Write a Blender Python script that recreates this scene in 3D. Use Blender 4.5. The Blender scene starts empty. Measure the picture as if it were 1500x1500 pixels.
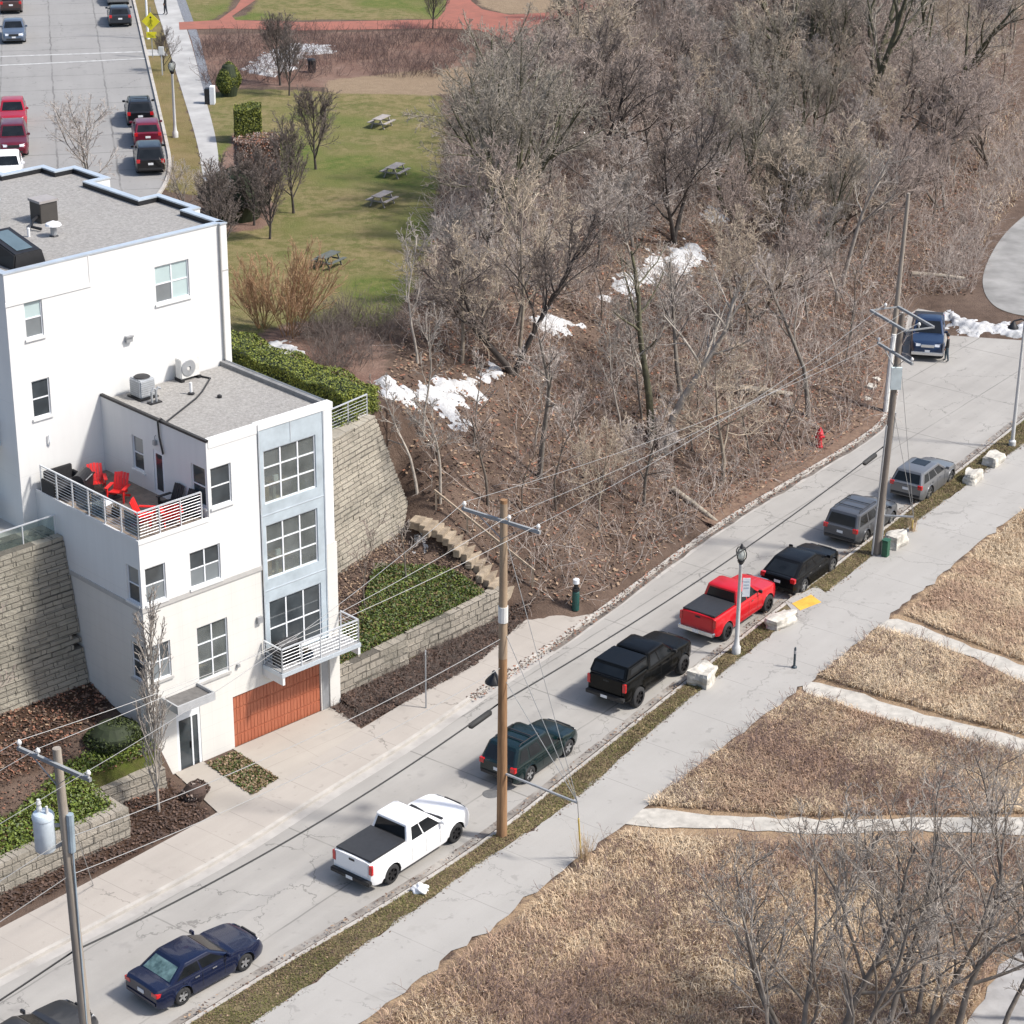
import bpy, bmesh, math, random
import numpy as np
from mathutils import Vector, Matrix
random.seed(7); rng = np.random.default_rng(7)
S = bpy.context.scene; COL = S.collection
PI = math.pi
def R(d): return math.radians(d)
# ---------------------------------------------------------------- survey: camera 46 m above the street
CAMH, FPX, PITCH, ROLL = 46.0, 3307.0, R(23.5), R(.56)
def ray(px, py):
    x, y = (px-750)/FPX, (py-750)/FPX
    cr, sr = math.cos(ROLL), math.sin(ROLL)
    X = x*cr+y*sr; yy = -x*sr+y*cr
    c, s = math.cos(PITCH), math.sin(PITCH)
    return np.array([X, c-yy*s, -s-yy*c])
def W(px, py, z=0.0):
    d = ray(px, py); t = (z-CAMH)/d[2]
    return np.array([0, 0, CAMH])+t*d
def W2(px, py, z=0.0): return tuple(W(px, py, z)[:2])
YAW = R(44.44)
ORG = np.array([-7.4678, 84.7092, 0.0])
AV = np.array([math.cos(YAW), math.sin(YAW)]); BV = np.array([-math.sin(YAW), math.cos(YAW)])
def LW(a, b, z=0.0): return np.array([ORG[0]+a*AV[0]+b*BV[0], ORG[1]+a*AV[1]+b*BV[1], z])
def L2(a, b): return tuple(LW(a, b)[:2])
SDIR = np.array([.595, .804])             # street direction
SANG = math.atan2(SDIR[1], SDIR[0])

# ---------------------------------------------------------------- terrain height
ZP = 9.0
FOOT = np.array([L2(10.8, .9)]+[W2(*p) for p in [(845,903),(900,872),(1050,760),(1170,690),(1285,618),(1303,560),(1318,468),(1360,438),(1428,440),(1432,400),(1465,330),(1520,265),(1600,150),(1680,0),(1750,-150),(1800,-300)]])
CREST = np.array([L2(8.6, 7.0)]+[W2(px,py,ZP) for px,py in [(572,525),(600,465),(622,400),(640,300),(680,200),(740,110),(830,75),(930,25),(1000,-60),(1080,-150),(1150,-250)]])
def pl_dist(P, pl):
    """signed distance of points P[N,2] to polyline, + on the left of its direction"""
    best = np.full(len(P), 1e9); sg = np.zeros(len(P))
    for i in range(len(pl)-1):
        a, b = pl[i], pl[i+1]; d = b-a; L = d@d
        t = np.clip(((P-a)@d)/L, 0, 1); q = a+t[:, None]*d
        dd = np.hypot(*(P-q).T); cr = d[0]*(P[:,1]-a[1])-d[1]*(P[:,0]-a[0])
        m = dd < best-1e-9
        best[m] = dd[m]; sg[m] = np.sign(cr[m])
    return best*np.where(sg == 0, 1, sg)
def inpoly(P, poly):
    poly = np.asarray(poly); x, y = P[:,0], P[:,1]; r = np.zeros(len(P), bool); j = len(poly)-1
    for i in range(len(poly)):
        xi, yi = poly[i]; xj, yj = poly[j]
        c = ((yi > y) != (yj > y)) & (x < (xj-xi)*(y-yi)/(yj-yi+1e-12)+xi)
        r ^= c; j = i
    return r
KERB_L = [(-160,1520),(0,1432),(117,1372),(333,1258),(450,1182),(549,1121),(618,1078),(720,1005),(810,949),(900,884),(1050,772),(1170,701),(1290,629)]
KERB_R = [(100,1606),(275,1500),(400,1422),(610,1300),(740,1212),(840,1132),(1010,996),(1140,892),(1300,772),(1450,654),(1510,606)]
ROADPX = KERB_L+[(1303,600),(1309,550),(1322,466),(1345,452),(1378,458),(1386,491),(1700,512),(1700,600)]+KERB_R[::-1]
ROAD = np.array([W2(*p) for p in ROADPX])
KLX = np.array([W2(*p) for p in [(-2400,3000)]+KERB_L+[(1303,600),(1309,550),(1322,466),(1360,440),(1430,442),(1434,400),(1467,330),(1522,265),(1600,150),(1680,0),(1750,-150),(1800,-300)]])
ISWL = np.array([W2(*p) for p in [(-1500,2100),(-150,1440),(0,1365),(320,1195),(520,1078),(700,966),(785,897),(838,908)]])
ROADL = np.vstack([ROAD, ROAD[:1]])
def ab(P):
    q = P-ORG[:2]; return q@AV, q@BV
def wallb_r(a): return 3.3+.285*np.clip(a, 0, 10)         # foot of right retaining wall
def lowb_r(a): return .62+.095*np.clip(a, 0, 12)          # right low wall
def hh(P):
    P = np.atleast_2d(np.asarray(P, float)); a, b = ab(P)
    df = pl_dist(P, FOOT); dc = -pl_dist(P, CREST)
    s = np.clip(df, 0, None)/(np.clip(df, 0, None)+np.clip(dc, 0, None)+1e-6)
    h = .1+(ZP-.1)*(.55*s+.45*s*s*(3-2*s))
    n = np.sin(P[:,0]*.55+1.3*np.sin(P[:,1]*.31))*np.sin(P[:,1]*.47+P[:,0]*.2)
    h = h+.35*n*np.clip(s*(1-s)*4, 0, 1)
    h = np.where((df <= 0) | (pl_dist(P, KLX) < 0), .1, h)
    # building plot
    left = a < -9.0; mid = (a >= -9.0) & (a <= .3); right = (a > .3)
    di = np.clip(pl_dist(P, ISWL), 0, 4); low = .1+.1*di
    zl = np.where(b < -2.45, low, np.where(b < 5.45, 1.15+np.clip(b+2.45, 0, 6.6)*.29, 9.0))
    notch = (a > -12.65) & (b < -.4) & left
    zl = np.where(notch, low, zl)
    h = np.where(left, zl, h)
    h = np.where(mid, np.where(b < 7.5, .1, 9.0), h)
    lb, wb = lowb_r(a), wallb_r(a)
    f = np.clip((b-lb)/(wb-lb), 0, 1)
    zr = np.where(b < lb, low, np.where(b < wb+1.5, 1.35+2.1*f, 9.0))
    k = np.clip((a-9.3)/2.4, 0, 1)
    inr = right & (a < 11.7) & (b < wb+1.6)
    h = np.where(inr, zr*(1-k)+h*k, h)
    h = np.where(right & (b >= wb+1.5) & (a < 8.3) & (b > 3), 9.0, h)
    h = np.where(inpoly(P, ROAD) | (np.abs(pl_dist(P, ROADL)) < .6), -.08, h)
    return h
def hz(x, y): return float(hh([[x, y]])[0])
def G(px, py):
    """point of the ground seen at a pixel of the survey photo"""
    d = ray(px, py); o = np.array([0, 0, CAMH]); ts = np.linspace((13-CAMH)/d[2], (-1-CAMH)/d[2], 90)
    P = o+ts[:, None]*d; H = hh(P[:, :2]); k = np.argmax(P[:, 2] < H)
    if k == 0: return W(px, py, 0)
    t0, t1 = ts[k-1], ts[k]
    for _ in range(12):
        t = (t0+t1)/2; p = o+t*d
        if p[2] < hz(p[0], p[1]): t1 = t
        else: t0 = t
    p = o+t1*d; return np.array([p[0], p[1], hz(p[0], p[1])])

# ---------------------------------------------------------------- materials
MATS = {}
def nodes(name):
    m = bpy.data.materials.new(name); m.use_nodes = True
    return m, m.node_tree.nodes, m.node_tree.links, m.node_tree.nodes['Principled BSDF']
def ramp(N, cols):
    r = N.new('ShaderNodeValToRGB'); e = r.color_ramp.elements
    e[0].position, e[1].position = cols[0][0], cols[-1][0]
    e[0].color = (*cols[0][1], 1); e[1].color = (*cols[-1][1], 1)
    for p, c in cols[1:-1]:
        q = e.new(p); q.color = (*c, 1)
    return r
def noise(N, L, scale, detail=5, rough=.6, coord=None, dist=0):
    n = N.new('ShaderNodeTexNoise'); n.inputs['Scale'].default_value = scale; n.inputs['Detail'].default_value = detail
    n.inputs['Roughness'].default_value = rough; n.inputs['Distortion'].default_value = dist
    if coord is not None: L.new(coord, n.inputs['Vector'])
    return n
def mix(N, L, f, a, b, mode='MIX'):
    m = N.new('ShaderNodeMix'); m.data_type = 'RGBA'; m.blend_type = mode
    for s, v in ((m.inputs[0], f), (m.inputs[6], a), (m.inputs[7], b)):
        if hasattr(v, 'is_linked'): L.new(v, s)
        elif isinstance(v, (int, float)): s.default_value = v
        else: s.default_value = (*v, 1)
    return m.outputs[2]
def mth(N, L, op, a, b=None, c=None):
    m = N.new('ShaderNodeMath'); m.operation = op
    for i, v in enumerate((a, b, c)):
        if v is None: continue
        if hasattr(v, 'is_linked'): L.new(v, m.inputs[i])
        else: m.inputs[i].default_value = v
    return m.outputs[0]
def mat(name, col, rough=.6, metal=0, var=.15, scale=3, col2=None, bump=0, bscale=30, coat=0, spec=.5, detail=5):
    """procedural: base colour broken up by noise, optional bump"""
    if name in MATS: return MATS[name]
    m, N, L, B = nodes(name)
    tc = N.new('ShaderNodeTexCoord').outputs['Object']
    n = noise(N, L, scale, detail, .6, tc)
    c2 = col2 or tuple(max(0, c*(1-var)) for c in col); c1 = col if col2 else tuple(min(1, c*(1+var*.6)) for c in col)
    r = ramp(N, [(.3, c2), (.7, c1)]); L.new(n.outputs['Fac'], r.inputs[0]); L.new(r.outputs[0], B.inputs['Base Color'])
    B.inputs['Roughness'].default_value = rough; B.inputs['Metallic'].default_value = metal
    B.inputs['Coat Weight'].default_value = coat; B.inputs['Coat Roughness'].default_value = .05
    B.inputs['Specular IOR Level'].default_value = spec
    if bump:
        nb = noise(N, L, bscale, 4, .6, tc); b = N.new('ShaderNodeBump'); b.inputs['Strength'].default_value = bump; b.inputs['Distance'].default_value = .03
        L.new(nb.outputs['Fac'], b.inputs['Height']); L.new(b.outputs[0], B.inputs['Normal'])
    MATS[name] = m; return m
def glass(name, tint=(.02,.025,.03), see=.0, rough=.04, spec=.6):
    if name in MATS: return MATS[name]
    m, N, L, B = nodes(name)
    tc = N.new('ShaderNodeTexCoord').outputs['Object']
    n = noise(N, L, 1.2, 2, .5, tc); r = ramp(N, [(.3, tint), (.7, tuple(c*1.8+.005 for c in tint))]); L.new(n.outputs['Fac'], r.inputs[0])
    L.new(r.outputs[0], B.inputs['Base Color']); B.inputs['Roughness'].default_value = rough; B.inputs['Specular IOR Level'].default_value = spec
    if see:
        t = N.new('ShaderNodeBsdfTransparent'); t.inputs[0].default_value = (.85,.9,.88,1)
        x = N.new('ShaderNodeMixShader'); x.inputs[0].default_value = see
        L.new(B.outputs[0], x.inputs[1]); L.new(t.outputs[0], x.inputs[2]); L.new(x.outputs[0], N['Material Output'].inputs[0])
    MATS[name] = m; return m
def paint(name, col, metal=.3, rough=.32):
    if name in MATS: return MATS[name]
    m = mat(name, col, rough, metal, .08, 40, coat=.1 if max(col) < .01 else .55, bump=0, spec=.15 if max(col) < .01 else .3); return m

# ---------------------------------------------------------------- mesh builder
class MB:
    def __init__(s): s.v = []; s.f = []; s.m = []
    def add(s, vs, fs, m=0):
        o = len(s.v); s.v += [tuple(v) for v in vs]; s.f += [tuple(i+o for i in f) for f in fs]; s.m += [m]*len(fs); return s
    def box(s, x0, x1, y0, y1, z0, z1, m=0):
        return s.add([(x0,y0,z0),(x1,y0,z0),(x1,y1,z0),(x0,y1,z0),(x0,y0,z1),(x1,y0,z1),(x1,y1,z1),(x0,y1,z1)],
                     [(0,3,2,1),(4,5,6,7),(0,1,5,4),(1,2,6,5),(2,3,7,6),(3,0,4,7)], m)
    def cbox(s, c, sz, M=None, m=0):
        x, y, z = (q/2 for q in sz); V = [Vector(p) for p in [(-x,-y,-z),(x,-y,-z),(x,y,-z),(-x,y,-z),(-x,-y,z),(x,-y,z),(x,y,z),(-x,y,z)]]
        if M is not None: V = [M @ p for p in V]
        return s.add([p+Vector(c) for p in V], [(0,3,2,1),(4,5,6,7),(0,1,5,4),(1,2,6,5),(2,3,7,6),(3,0,4,7)], m)
    def bar(s, p, q, w, h=None, m=0):
        """square bar from p to q"""
        p, q = Vector(p), Vector(q); d = (q-p).normalized(); h = h or w
        u = d.cross(Vector((0,0,1)));
        if u.length < 1e-4: u = Vector((1,0,0))
        u.normalize(); n = u.cross(d).normalized(); u *= w/2; n *= h/2
        V = [p-u-n, p+u-n, p+u+n, p-u+n, q-u-n, q+u-n, q+u+n, q-u+n]
        return s.add(V, [(0,1,2,3),(7,6,5,4),(0,4,5,1),(1,5,6,2),(2,6,7,3),(3,7,4,0)], m)
    def tube(s, pts, rad, n=8, m=0, cap=True):
        pts = [Vector(p) for p in pts]; rad = rad if hasattr(rad, '__len__') else [rad]*len(pts)
        V = []; F = []; up = Vector((0,0,1)); prev = None
        for i, p in enumerate(pts):
            d = (pts[min(i+1, len(pts)-1)]-pts[max(i-1, 0)]).normalized()
            u = prev-d*prev.dot(d) if prev else d.cross(Vector((.31,.94,.1)) if abs(d.z) > .9 else up)
            u.normalize(); prev = u; w = d.cross(u)
            V += [p+(u*math.cos(2*PI*k/n)+w*math.sin(2*PI*k/n))*rad[i] for k in range(n)]
        for i in range(len(pts)-1):
            for k in range(n): F.append((i*n+k, i*n+(k+1)%n, (i+1)*n+(k+1)%n, (i+1)*n+k))
        if cap: F += [tuple(range(n))[::-1], tuple(range((len(pts)-1)*n, len(pts)*n))]
        return s.add(V, F, m)
    def lathe(s, prof, n=16, m=0, c=(0,0,0)):
        V = []; F = []
        for r, z in prof: V += [(c[0]+r*math.cos(2*PI*k/n), c[1]+r*math.sin(2*PI*k/n), c[2]+z) for k in range(n)]
        for i in range(len(prof)-1):
            for k in range(n): F.append((i*n+k, i*n+(k+1)%n, (i+1)*n+(k+1)%n, (i+1)*n+k))
        F += [tuple(range(n))[::-1], tuple(range((len(prof)-1)*n, len(prof)*n))]
        return s.add(V, F, m)
    def prism(s, poly, z0, z1, m=0, mt=None):
        n = len(poly); A = sum(poly[i][0]*poly[(i+1)%n][1]-poly[(i+1)%n][0]*poly[i][1] for i in range(n))
        if A < 0: poly = poly[::-1]
        o = len(s.v); s.v += [(x,y,z0) for x,y in poly]+[(x,y,z1) for x,y in poly]
        F = [(i,(i+1)%n,n+(i+1)%n,n+i) for i in range(n)]
        for f in F: s.f.append(tuple(k+o for k in f)); s.m.append(m)
        s.f += [tuple(o+k for k in range(n))[::-1], tuple(o+n+k for k in range(n))]; s.m += [m, m if mt is None else mt]
        return s
    def build(s, name, mats, parent=None, smooth=False, sharp=40, bevel=0, weld=False):
        me = bpy.data.meshes.new(name); me.from_pydata([tuple(map(float, v)) for v in s.v], [], s.f)
        mats = mats if isinstance(mats, (list, tuple)) else [mats]
        for x in mats: me.materials.append(x)
        me.polygons.foreach_set('material_index', s.m)
        if smooth or bevel or weld:
            bm = bmesh.new(); bm.from_mesh(me)
            if weld: bmesh.ops.remove_doubles(bm, verts=bm.verts, dist=1e-4)
            if bevel:
                ed = [e for e in bm.edges if len(e.link_faces) == 2 and e.calc_face_angle(0) > R(30)]
                bmesh.ops.bevel(bm, geom=ed, offset=bevel, segments=2, affect='EDGES', clamp_overlap=True)
            if smooth:
                for f in bm.faces: f.smooth = True
                for e in bm.edges:
                    if len(e.link_faces) != 2 or e.calc_face_angle(0) > R(sharp): e.smooth = False
            bm.normal_update(); bm.to_mesh(me); bm.free()
        me.update()
        o = bpy.data.objects.new(name, me); COL.objects.link(o)
        if parent is not None: o.parent = parent
        return o
def np_mesh(name, V, Fq, mats, parent=None, mi=None, smooth=False):
    """fast mesh from numpy verts and same-length faces"""
    V = np.asarray(V, np.float32); Fq = np.asarray(Fq, np.int32); k = Fq.shape[1]
    me = bpy.data.meshes.new(name); me.vertices.add(len(V)); me.vertices.foreach_set('co', V.ravel())
    me.loops.add(Fq.size); me.loops.foreach_set('vertex_index', Fq.ravel()); me.polygons.add(len(Fq))
    me.polygons.foreach_set('loop_start', np.arange(0, Fq.size, k, dtype=np.int32))
    for x in (mats if isinstance(mats, (list, tuple)) else [mats]): me.materials.append(x)
    if mi is not None: me.polygons.foreach_set('material_index', np.asarray(mi, np.int32))
    if smooth: me.polygons.foreach_set('use_smooth', np.ones(len(Fq), bool))
    me.update(calc_edges=True); me.validate()
    if name is None: return me
    o = bpy.data.objects.new(name, me); COL.objects.link(o)
    if parent is not None: o.parent = parent
    return o
def tag(o, label, cat, group=None, kind=None):
    if label: o['label'] = label
    if cat: o['category'] = cat
    if group: o['group'] = group
    if kind: o['kind'] = kind
    return o
def struct(o): o['kind'] = 'structure'; return o
def thing(name, label, cat, loc=(0,0,0), rz=0, group=None):
    o = bpy.data.objects.new(name, None); COL.objects.link(o); o.empty_display_size = .3
    o.location = tuple(map(float, loc)); o.rotation_euler = (0,0,rz)
    return tag(o, label, cat, group)
def copy_tree(o, parent=None):
    c = o.copy(); COL.objects.link(c); c.parent = parent
    for ch in list(o.children): copy_tree(ch, c)
    return c
# ================================================================= GROUND
SW_L = [(300,1556),(375,1500),(600,1342),(700,1270),(850,1172),(930,1092),(1130,930),(1215,868),(1320,782),(1500,652),(1560,610)]
SW_R = [(430,1574),(530,1500),(770,1322),(920,1207),(1060,1095),(1185,1003),(1310,902),(1500,745),(1570,690)]
ISW = [(-150,1440),(0,1365),(320,1195),(520,1078),(700,966),(785,897),(838,908)]      # building side walk, inner edge
def Wl(pxs, z=0): return [W2(*p, z) for p in pxs]
LAWN = [Wl([(318,255),(300,140),(345,130),(480,134),(640,126),(655,200),(632,300),(625,400),(560,480),(440,470),(330,500),(300,400)], ZP),
        Wl([(330,30),(360,22),(440,-70),(760,-60),(660,0),(644,28)], ZP), Wl([(258,38),(257,-10),(345,-10),(318,30)], ZP)]
UVERGE = [Wl([(186,-60),(194,0),(241,205),(248,245),(240,280),(320,290),(290,210),(262,120),(238,40),(228,0),(218,-60)], ZP)]
BED = [Wl([(275,50),(400,50),(640,44),(720,60),(640,120),(560,126),(345,128),(300,132)], ZP), Wl([(300,300),(345,180),(400,215),(400,330),(330,345)], ZP), Wl([(330,520),(440,470),(560,490),(560,600),(470,600)], ZP)]
TAN = [Wl([(480,136),(480,118),(600,104),(720,96),(800,70),(760,120),(640,140)], ZP), Wl([(692,-50),(700,8),(740,20),(800,20),(850,4),(900,-50)], ZP)]
MEAD = [Wl([(520,1512)]+SW_R[1:]+[(2100,620),(2400,1500),(1500,2600),(300,1800)])]
MULCH = [[L2(-30,-4.7),L2(-9.2,-3.6),L2(-9.0,-.4),L2(-12.6,-.5),L2(-12.6,-2.8),L2(-30,-2.9)], [L2(-.25,-.05),L2(-.5,-2.2),L2(7,-1.4),L2(12.8,.7),L2(11,1.3),L2(.3,.2)], [L2(-30,.6),L2(-13.5,1.1),L2(-11.5,2.0),L2(-9.3,2.4),L2(-9.3,5.4),L2(-30,5.6)]]
GREEN = [[L2(-30,-2.6),L2(-12.7,-2.5),L2(-12.6,-.5),L2(-9.3,-.8),L2(-9.3,1.0),L2(-13,.6),L2(-16,-.6),L2(-30,-.9)], [L2(.8,.5),L2(10.6,1.4),L2(9.2,3.6),L2(6.2,4.4),L2(3.2,2.2),L2(1,2)],
         [L2(-7.0,-.3),L2(-5.5,-.3),L2(-5.6,-3.2),L2(-7.2,-3.5)]]
def axis(lo, hi, st, a, b):
    m = list(np.arange(lo, hi+1e-6, st)); l = []; r = []; d = st*2; x = lo
    while x > a: x -= d; l.append(x); d *= 1.35
    d = st*2; x = hi
    while x < b: x += d; r.append(x); d *= 1.35
    return np.array(l[::-1]+m+r)
def ground():
    X = axis(-44, 84, .5, -1600, 1600); Y = axis(44, 252, .5, -400, 2600)
    gx, gy = np.meshgrid(X, Y); P = np.stack([gx.ravel(), gy.ravel()], 1); H = hh(P)
    nx, ny = len(X), len(Y)
    idx = np.arange(nx*ny).reshape(ny, nx)
    F = np.stack([idx[:-1,:-1], idx[:-1,1:], idx[1:,1:], idx[1:,:-1]], -1).reshape(-1, 4)
    def blur(m, k=1):
        m = m.reshape(ny, nx).astype(float)
        for _ in range(k):
            p = np.pad(m, 1, 'edge'); m = (p[:-2,1:-1]+p[2:,1:-1]+p[1:-1,:-2]+p[1:-1,2:]+2*p[1:-1,1:-1])/6
        return m.ravel()
    def mask(polys, k=1):
        r = np.zeros(len(P), bool)
        for q in polys: r |= inpoly(P, q)
        return blur(r, k)
    z1 = np.stack([mask(LAWN, 4), mask(MEAD, 2), np.maximum(mask(MULCH, 1), 0), np.ones(len(P))], 1)
    z2 = np.stack([mask(UVERGE, 1), mask(GREEN, 1), mask(BED, 3), mask(TAN, 4)], 1)
    m, N, L, B = nodes('ground_soil')
    co = N.new('ShaderNodeTexCoord').outputs['Object']
    A1 = N.new('ShaderNodeVertexColor'); A1.layer_name = 'zone'; A2 = N.new('ShaderNodeVertexColor'); A2.layer_name = 'zone_b'
    s1 = N.new('ShaderNodeSeparateColor'); L.new(A1.outputs[0], s1.inputs[0]); s2 = N.new('ShaderNodeSeparateColor'); L.new(A2.outputs[0], s2.inputs[0])
    nB = noise(N, L, .35, 4, .6, co).outputs['Fac']; nM = noise(N, L, 1.6, 5, .65, co).outputs['Fac']; nF = noise(N, L, 9, 5, .7, co).outputs['Fac']; nX = noise(N, L, .09, 3, .5, co).outputs['Fac']
    def two(f, a, b, lo=.35, hi=.65):
        r = ramp(N, [(lo, a), (hi, b)]); L.new(f, r.inputs[0]); return r.outputs[0]
    jit = mth(N, L, 'MULTIPLY_ADD', nM, 1.0, -.5); jit2 = mth(N, L, 'MULTIPLY_ADD', nF, .6, -.3)
    jt = mth(N, L, 'ADD', jit, jit2)
    def edge(v, w=.12):
        q = mth(N, L, 'ADD', v, mth(N, L, 'MULTIPLY', jt, mth(N, L, 'MULTIPLY', mth(N, L, 'MULTIPLY', v, mth(N, L, 'SUBTRACT', 1.0, v)), 4.0)))
        mr = N.new('ShaderNodeMapRange'); mr.inputs[1].default_value = .5-w; mr.inputs[2].default_value = .5+w; L.new(q, mr.inputs[0]); return mr.outputs[0]
    litter = mix(N, L, nF, two(nM, (.062,.043,.033), (.125,.088,.067)), two(nB, (.09,.062,.048), (.165,.118,.092)))
    lawn = mix(N, L, nF, two(nB, (.185,.15,.068), (.12,.12,.042), .40, .60), two(nM, (.25,.20,.105), (.115,.118,.04), .42, .58))
    lush = two(nM, (.085,.115,.026), (.15,.15,.05))
    lawn = mix(N, L, two(nX, (0,0,0), (1,1,1), .52, .62), lawn, lush)
    mead = mix(N, L, nF, two(nB, (.21,.142,.095), (.33,.235,.15)), two(nM, (.22,.15,.10), (.40,.29,.18)))
    mulch = mix(N, L, nF, (.035,.021,.015), two(nM, (.055,.033,.022), (.10,.06,.04)))
    verge = mix(N, L, nF, two(nM, (.15,.115,.05), (.20,.16,.075)), two(nB, (.11,.11,.03), (.22,.165,.085)))
    green = mix(N, L, nF, (.045,.06,.012), two(nM, (.09,.11,.018), (.10,.08,.035)))
    bed = mix(N, L, nF, two(nM, (.12,.072,.055), (.21,.135,.105)), two(nB, (.16,.09,.07), (.24,.17,.135)))
    tan = mix(N, L, nF, (.20,.15,.10), two(nM, (.33,.25,.17), (.26,.19,.13)))
    c = mix(N, L, edge(s1.outputs[0]), litter, lawn); c = mix(N, L, edge(s2.outputs[2]), c, bed); c = mix(N, L, edge(A2.outputs['Alpha']), c, tan)
    c = mix(N, L, edge(s1.outputs[1]), c, mead); c = mix(N, L, edge(s1.outputs[2], .2), c, mulch)
    c = mix(N, L, edge(s2.outputs[0]), c, verge); c = mix(N, L, edge(s2.outputs[1]), c, green)
    L.new(c, B.inputs['Base Color']); B.inputs['Roughness'].default_value = .95; B.inputs['Specular IOR Level'].default_value = .15
    bp = N.new('ShaderNodeBump'); bp.inputs['Strength'].default_value = .8; bp.inputs['Distance'].default_value = .12
    L.new(mth(N, L, 'ADD', nF, nM), bp.inputs['Height']); L.new(bp.outputs[0], B.inputs['Normal'])
    MATS['ground'] = m
    o = np_mesh('ground', np.stack([P[:,0], P[:,1], H], 1), F, m, smooth=True)
    for nm, z in (('zone', z1), ('zone_b', z2)):
        at = o.data.color_attributes.new(nm, 'FLOAT_COLOR', 'POINT'); at.data.foreach_set('color', z.astype(np.float32).ravel())
    return struct(o)
ground()

def concrete(name, c1, c2, ju, jv, ou=0, ov=0, ang=SANG, crack=.35, stain=(.3,.28,.25), jw=.035, seal=.10, jd=.45, crk=.55):
    """cast concrete: joints every ju/jv metres along/across, cracks, tyre stains along the lane"""
    m, N, L, B = nodes(name)
    co = N.new('ShaderNodeTexCoord').outputs['Object']
    mp = N.new('ShaderNodeMapping'); mp.vector_type = 'TEXTURE'; mp.inputs['Rotation'].default_value = (0,0,ang); L.new(co, mp.inputs['Vector'])
    wob = noise(N, L, .6, 3, .5, co); xyz = N.new('ShaderNodeSeparateXYZ'); L.new(mp.outputs[0], xyz.inputs[0])
    u, v = xyz.outputs[0], xyz.outputs[1]
    st = N.new('ShaderNodeMapping'); st.inputs['Scale'].default_value = (.05, .9, 1); L.new(mp.outputs[0], st.inputs['Vector'])
    n1 = noise(N, L, .3, 5, .6, co).outputs['Fac']; n2 = noise(N, L, 14, 5, .7, co).outputs['Fac']; n3 = noise(N, L, 1.0, 4, .6, st.outputs[0]).outputs['Fac']
    r = ramp(N, [(.3, c2), (.68, c1)]); L.new(mth(N, L, 'ADD', mth(N, L, 'MULTIPLY', n1, .55), mth(N, L, 'MULTIPLY', n3, .45)), r.inputs[0])
    c = mix(N, L, mth(N, L, 'MULTIPLY', n2, .22), r.outputs[0], tuple(x*.55 for x in c1))
    def joint(coord, per, off, amp, w):
        q = mth(N, L, 'ADD', coord, off); q = mth(N, L, 'ADD', q, mth(N, L, 'MULTIPLY_ADD', wob.outputs['Fac'], amp, -amp/2))
        f = mth(N, L, 'ABSOLUTE', mth(N, L, 'SUBTRACT', mth(N, L, 'FRACT', mth(N, L, 'DIVIDE', q, per)), .5))
        return mth(N, L, 'LESS_THAN', mth(N, L, 'MULTIPLY', f, per), w)
    pres = noise(N, L, .5, 2, .5, co).outputs['Fac']
    pr = N.new('ShaderNodeMapRange'); pr.inputs[1].default_value = .38; pr.inputs[2].default_value = .58; L.new(pres, pr.inputs[0])
    if ju: c = mix(N, L, mth(N, L, 'MULTIPLY', joint(u, ju, ou, seal, jw), mth(N, L, 'MULTIPLY_ADD', pr.outputs[0], .4, .4)), c, tuple(x*jd for x in c1))
    if jv: c = mix(N, L, mth(N, L, 'MULTIPLY', joint(v, jv, ov, seal, jw), mth(N, L, 'MULTIPLY_ADD', pr.outputs[0], .5, .3)), c, tuple(x*jd for x in c1))
    if crack:
        vo = N.new('ShaderNodeTexVoronoi'); vo.feature = 'DISTANCE_TO_EDGE'; vo.inputs['Scale'].default_value = crack
        wv = noise(N, L, 1.3, 4, .6, co); va = N.new('ShaderNodeVectorMath'); va.operation = 'MULTIPLY_ADD'
        L.new(wv.outputs['Color'], va.inputs[0]); va.inputs[1].default_value = (1.6,1.6,0); L.new(co, va.inputs[2]); L.new(va.outputs[0], vo.inputs['Vector'])
        ck = mth(N, L, 'LESS_THAN', vo.outputs['Distance'], .008*crack/.35)
        pc = N.new('ShaderNodeMapRange'); pc.inputs[1].default_value = .44; pc.inputs[2].default_value = .5; L.new(noise(N, L, .22, 2, .5, co).outputs['Fac'], pc.inputs[0])
        c = mix(N, L, mth(N, L, 'MULTIPLY', ck, mth(N, L, 'MULTIPLY', pc.outputs[0], crk)), c, tuple(x*.3 for x in c1))
    sp = N.new('ShaderNodeMapRange'); sp.inputs[1].default_value = .62; sp.inputs[2].default_value = .72; L.new(noise(N, L, .8, 3, .6, co).outputs['Fac'], sp.inputs[0])
    c = mix(N, L, mth(N, L, 'MULTIPLY', sp.outputs[0], .4), c, stain)
    s2 = N.new('ShaderNodeMapRange'); s2.inputs[1].default_value = .66; s2.inputs[2].default_value = .74; L.new(noise(N, L, 2.6, 2, .5, co).outputs['Fac'], s2.inputs[0])
    c = mix(N, L, mth(N, L, 'MULTIPLY', s2.outputs[0], .35), c, tuple(x*.45 for x in c1))
    L.new(c, B.inputs['Base Color']); B.inputs['Roughness'].default_value = .9; B.inputs['Specular IOR Level'].default_value = .25
    bp = N.new('ShaderNodeBump'); bp.inputs['Strength'].default_value = .25; bp.inputs['Distance'].default_value = .02; L.new(n2, bp.inputs['Height']); L.new(bp.outputs[0], B.inputs['Normal'])
    MATS[name] = m; return m
ROADM = concrete('road_concrete', (.365,.35,.325), (.265,.253,.235), 7.5, 4.55, 1.0, .7, stain=(.21,.20,.19), crack=.22)
WALKM = concrete('walk_concrete', (.37,.355,.332), (.305,.293,.272), 3.4, 0, .6, 0, stain=(.24,.23,.21), crack=.2, jw=.018, seal=.02, crk=.3, jd=.6)
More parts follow.
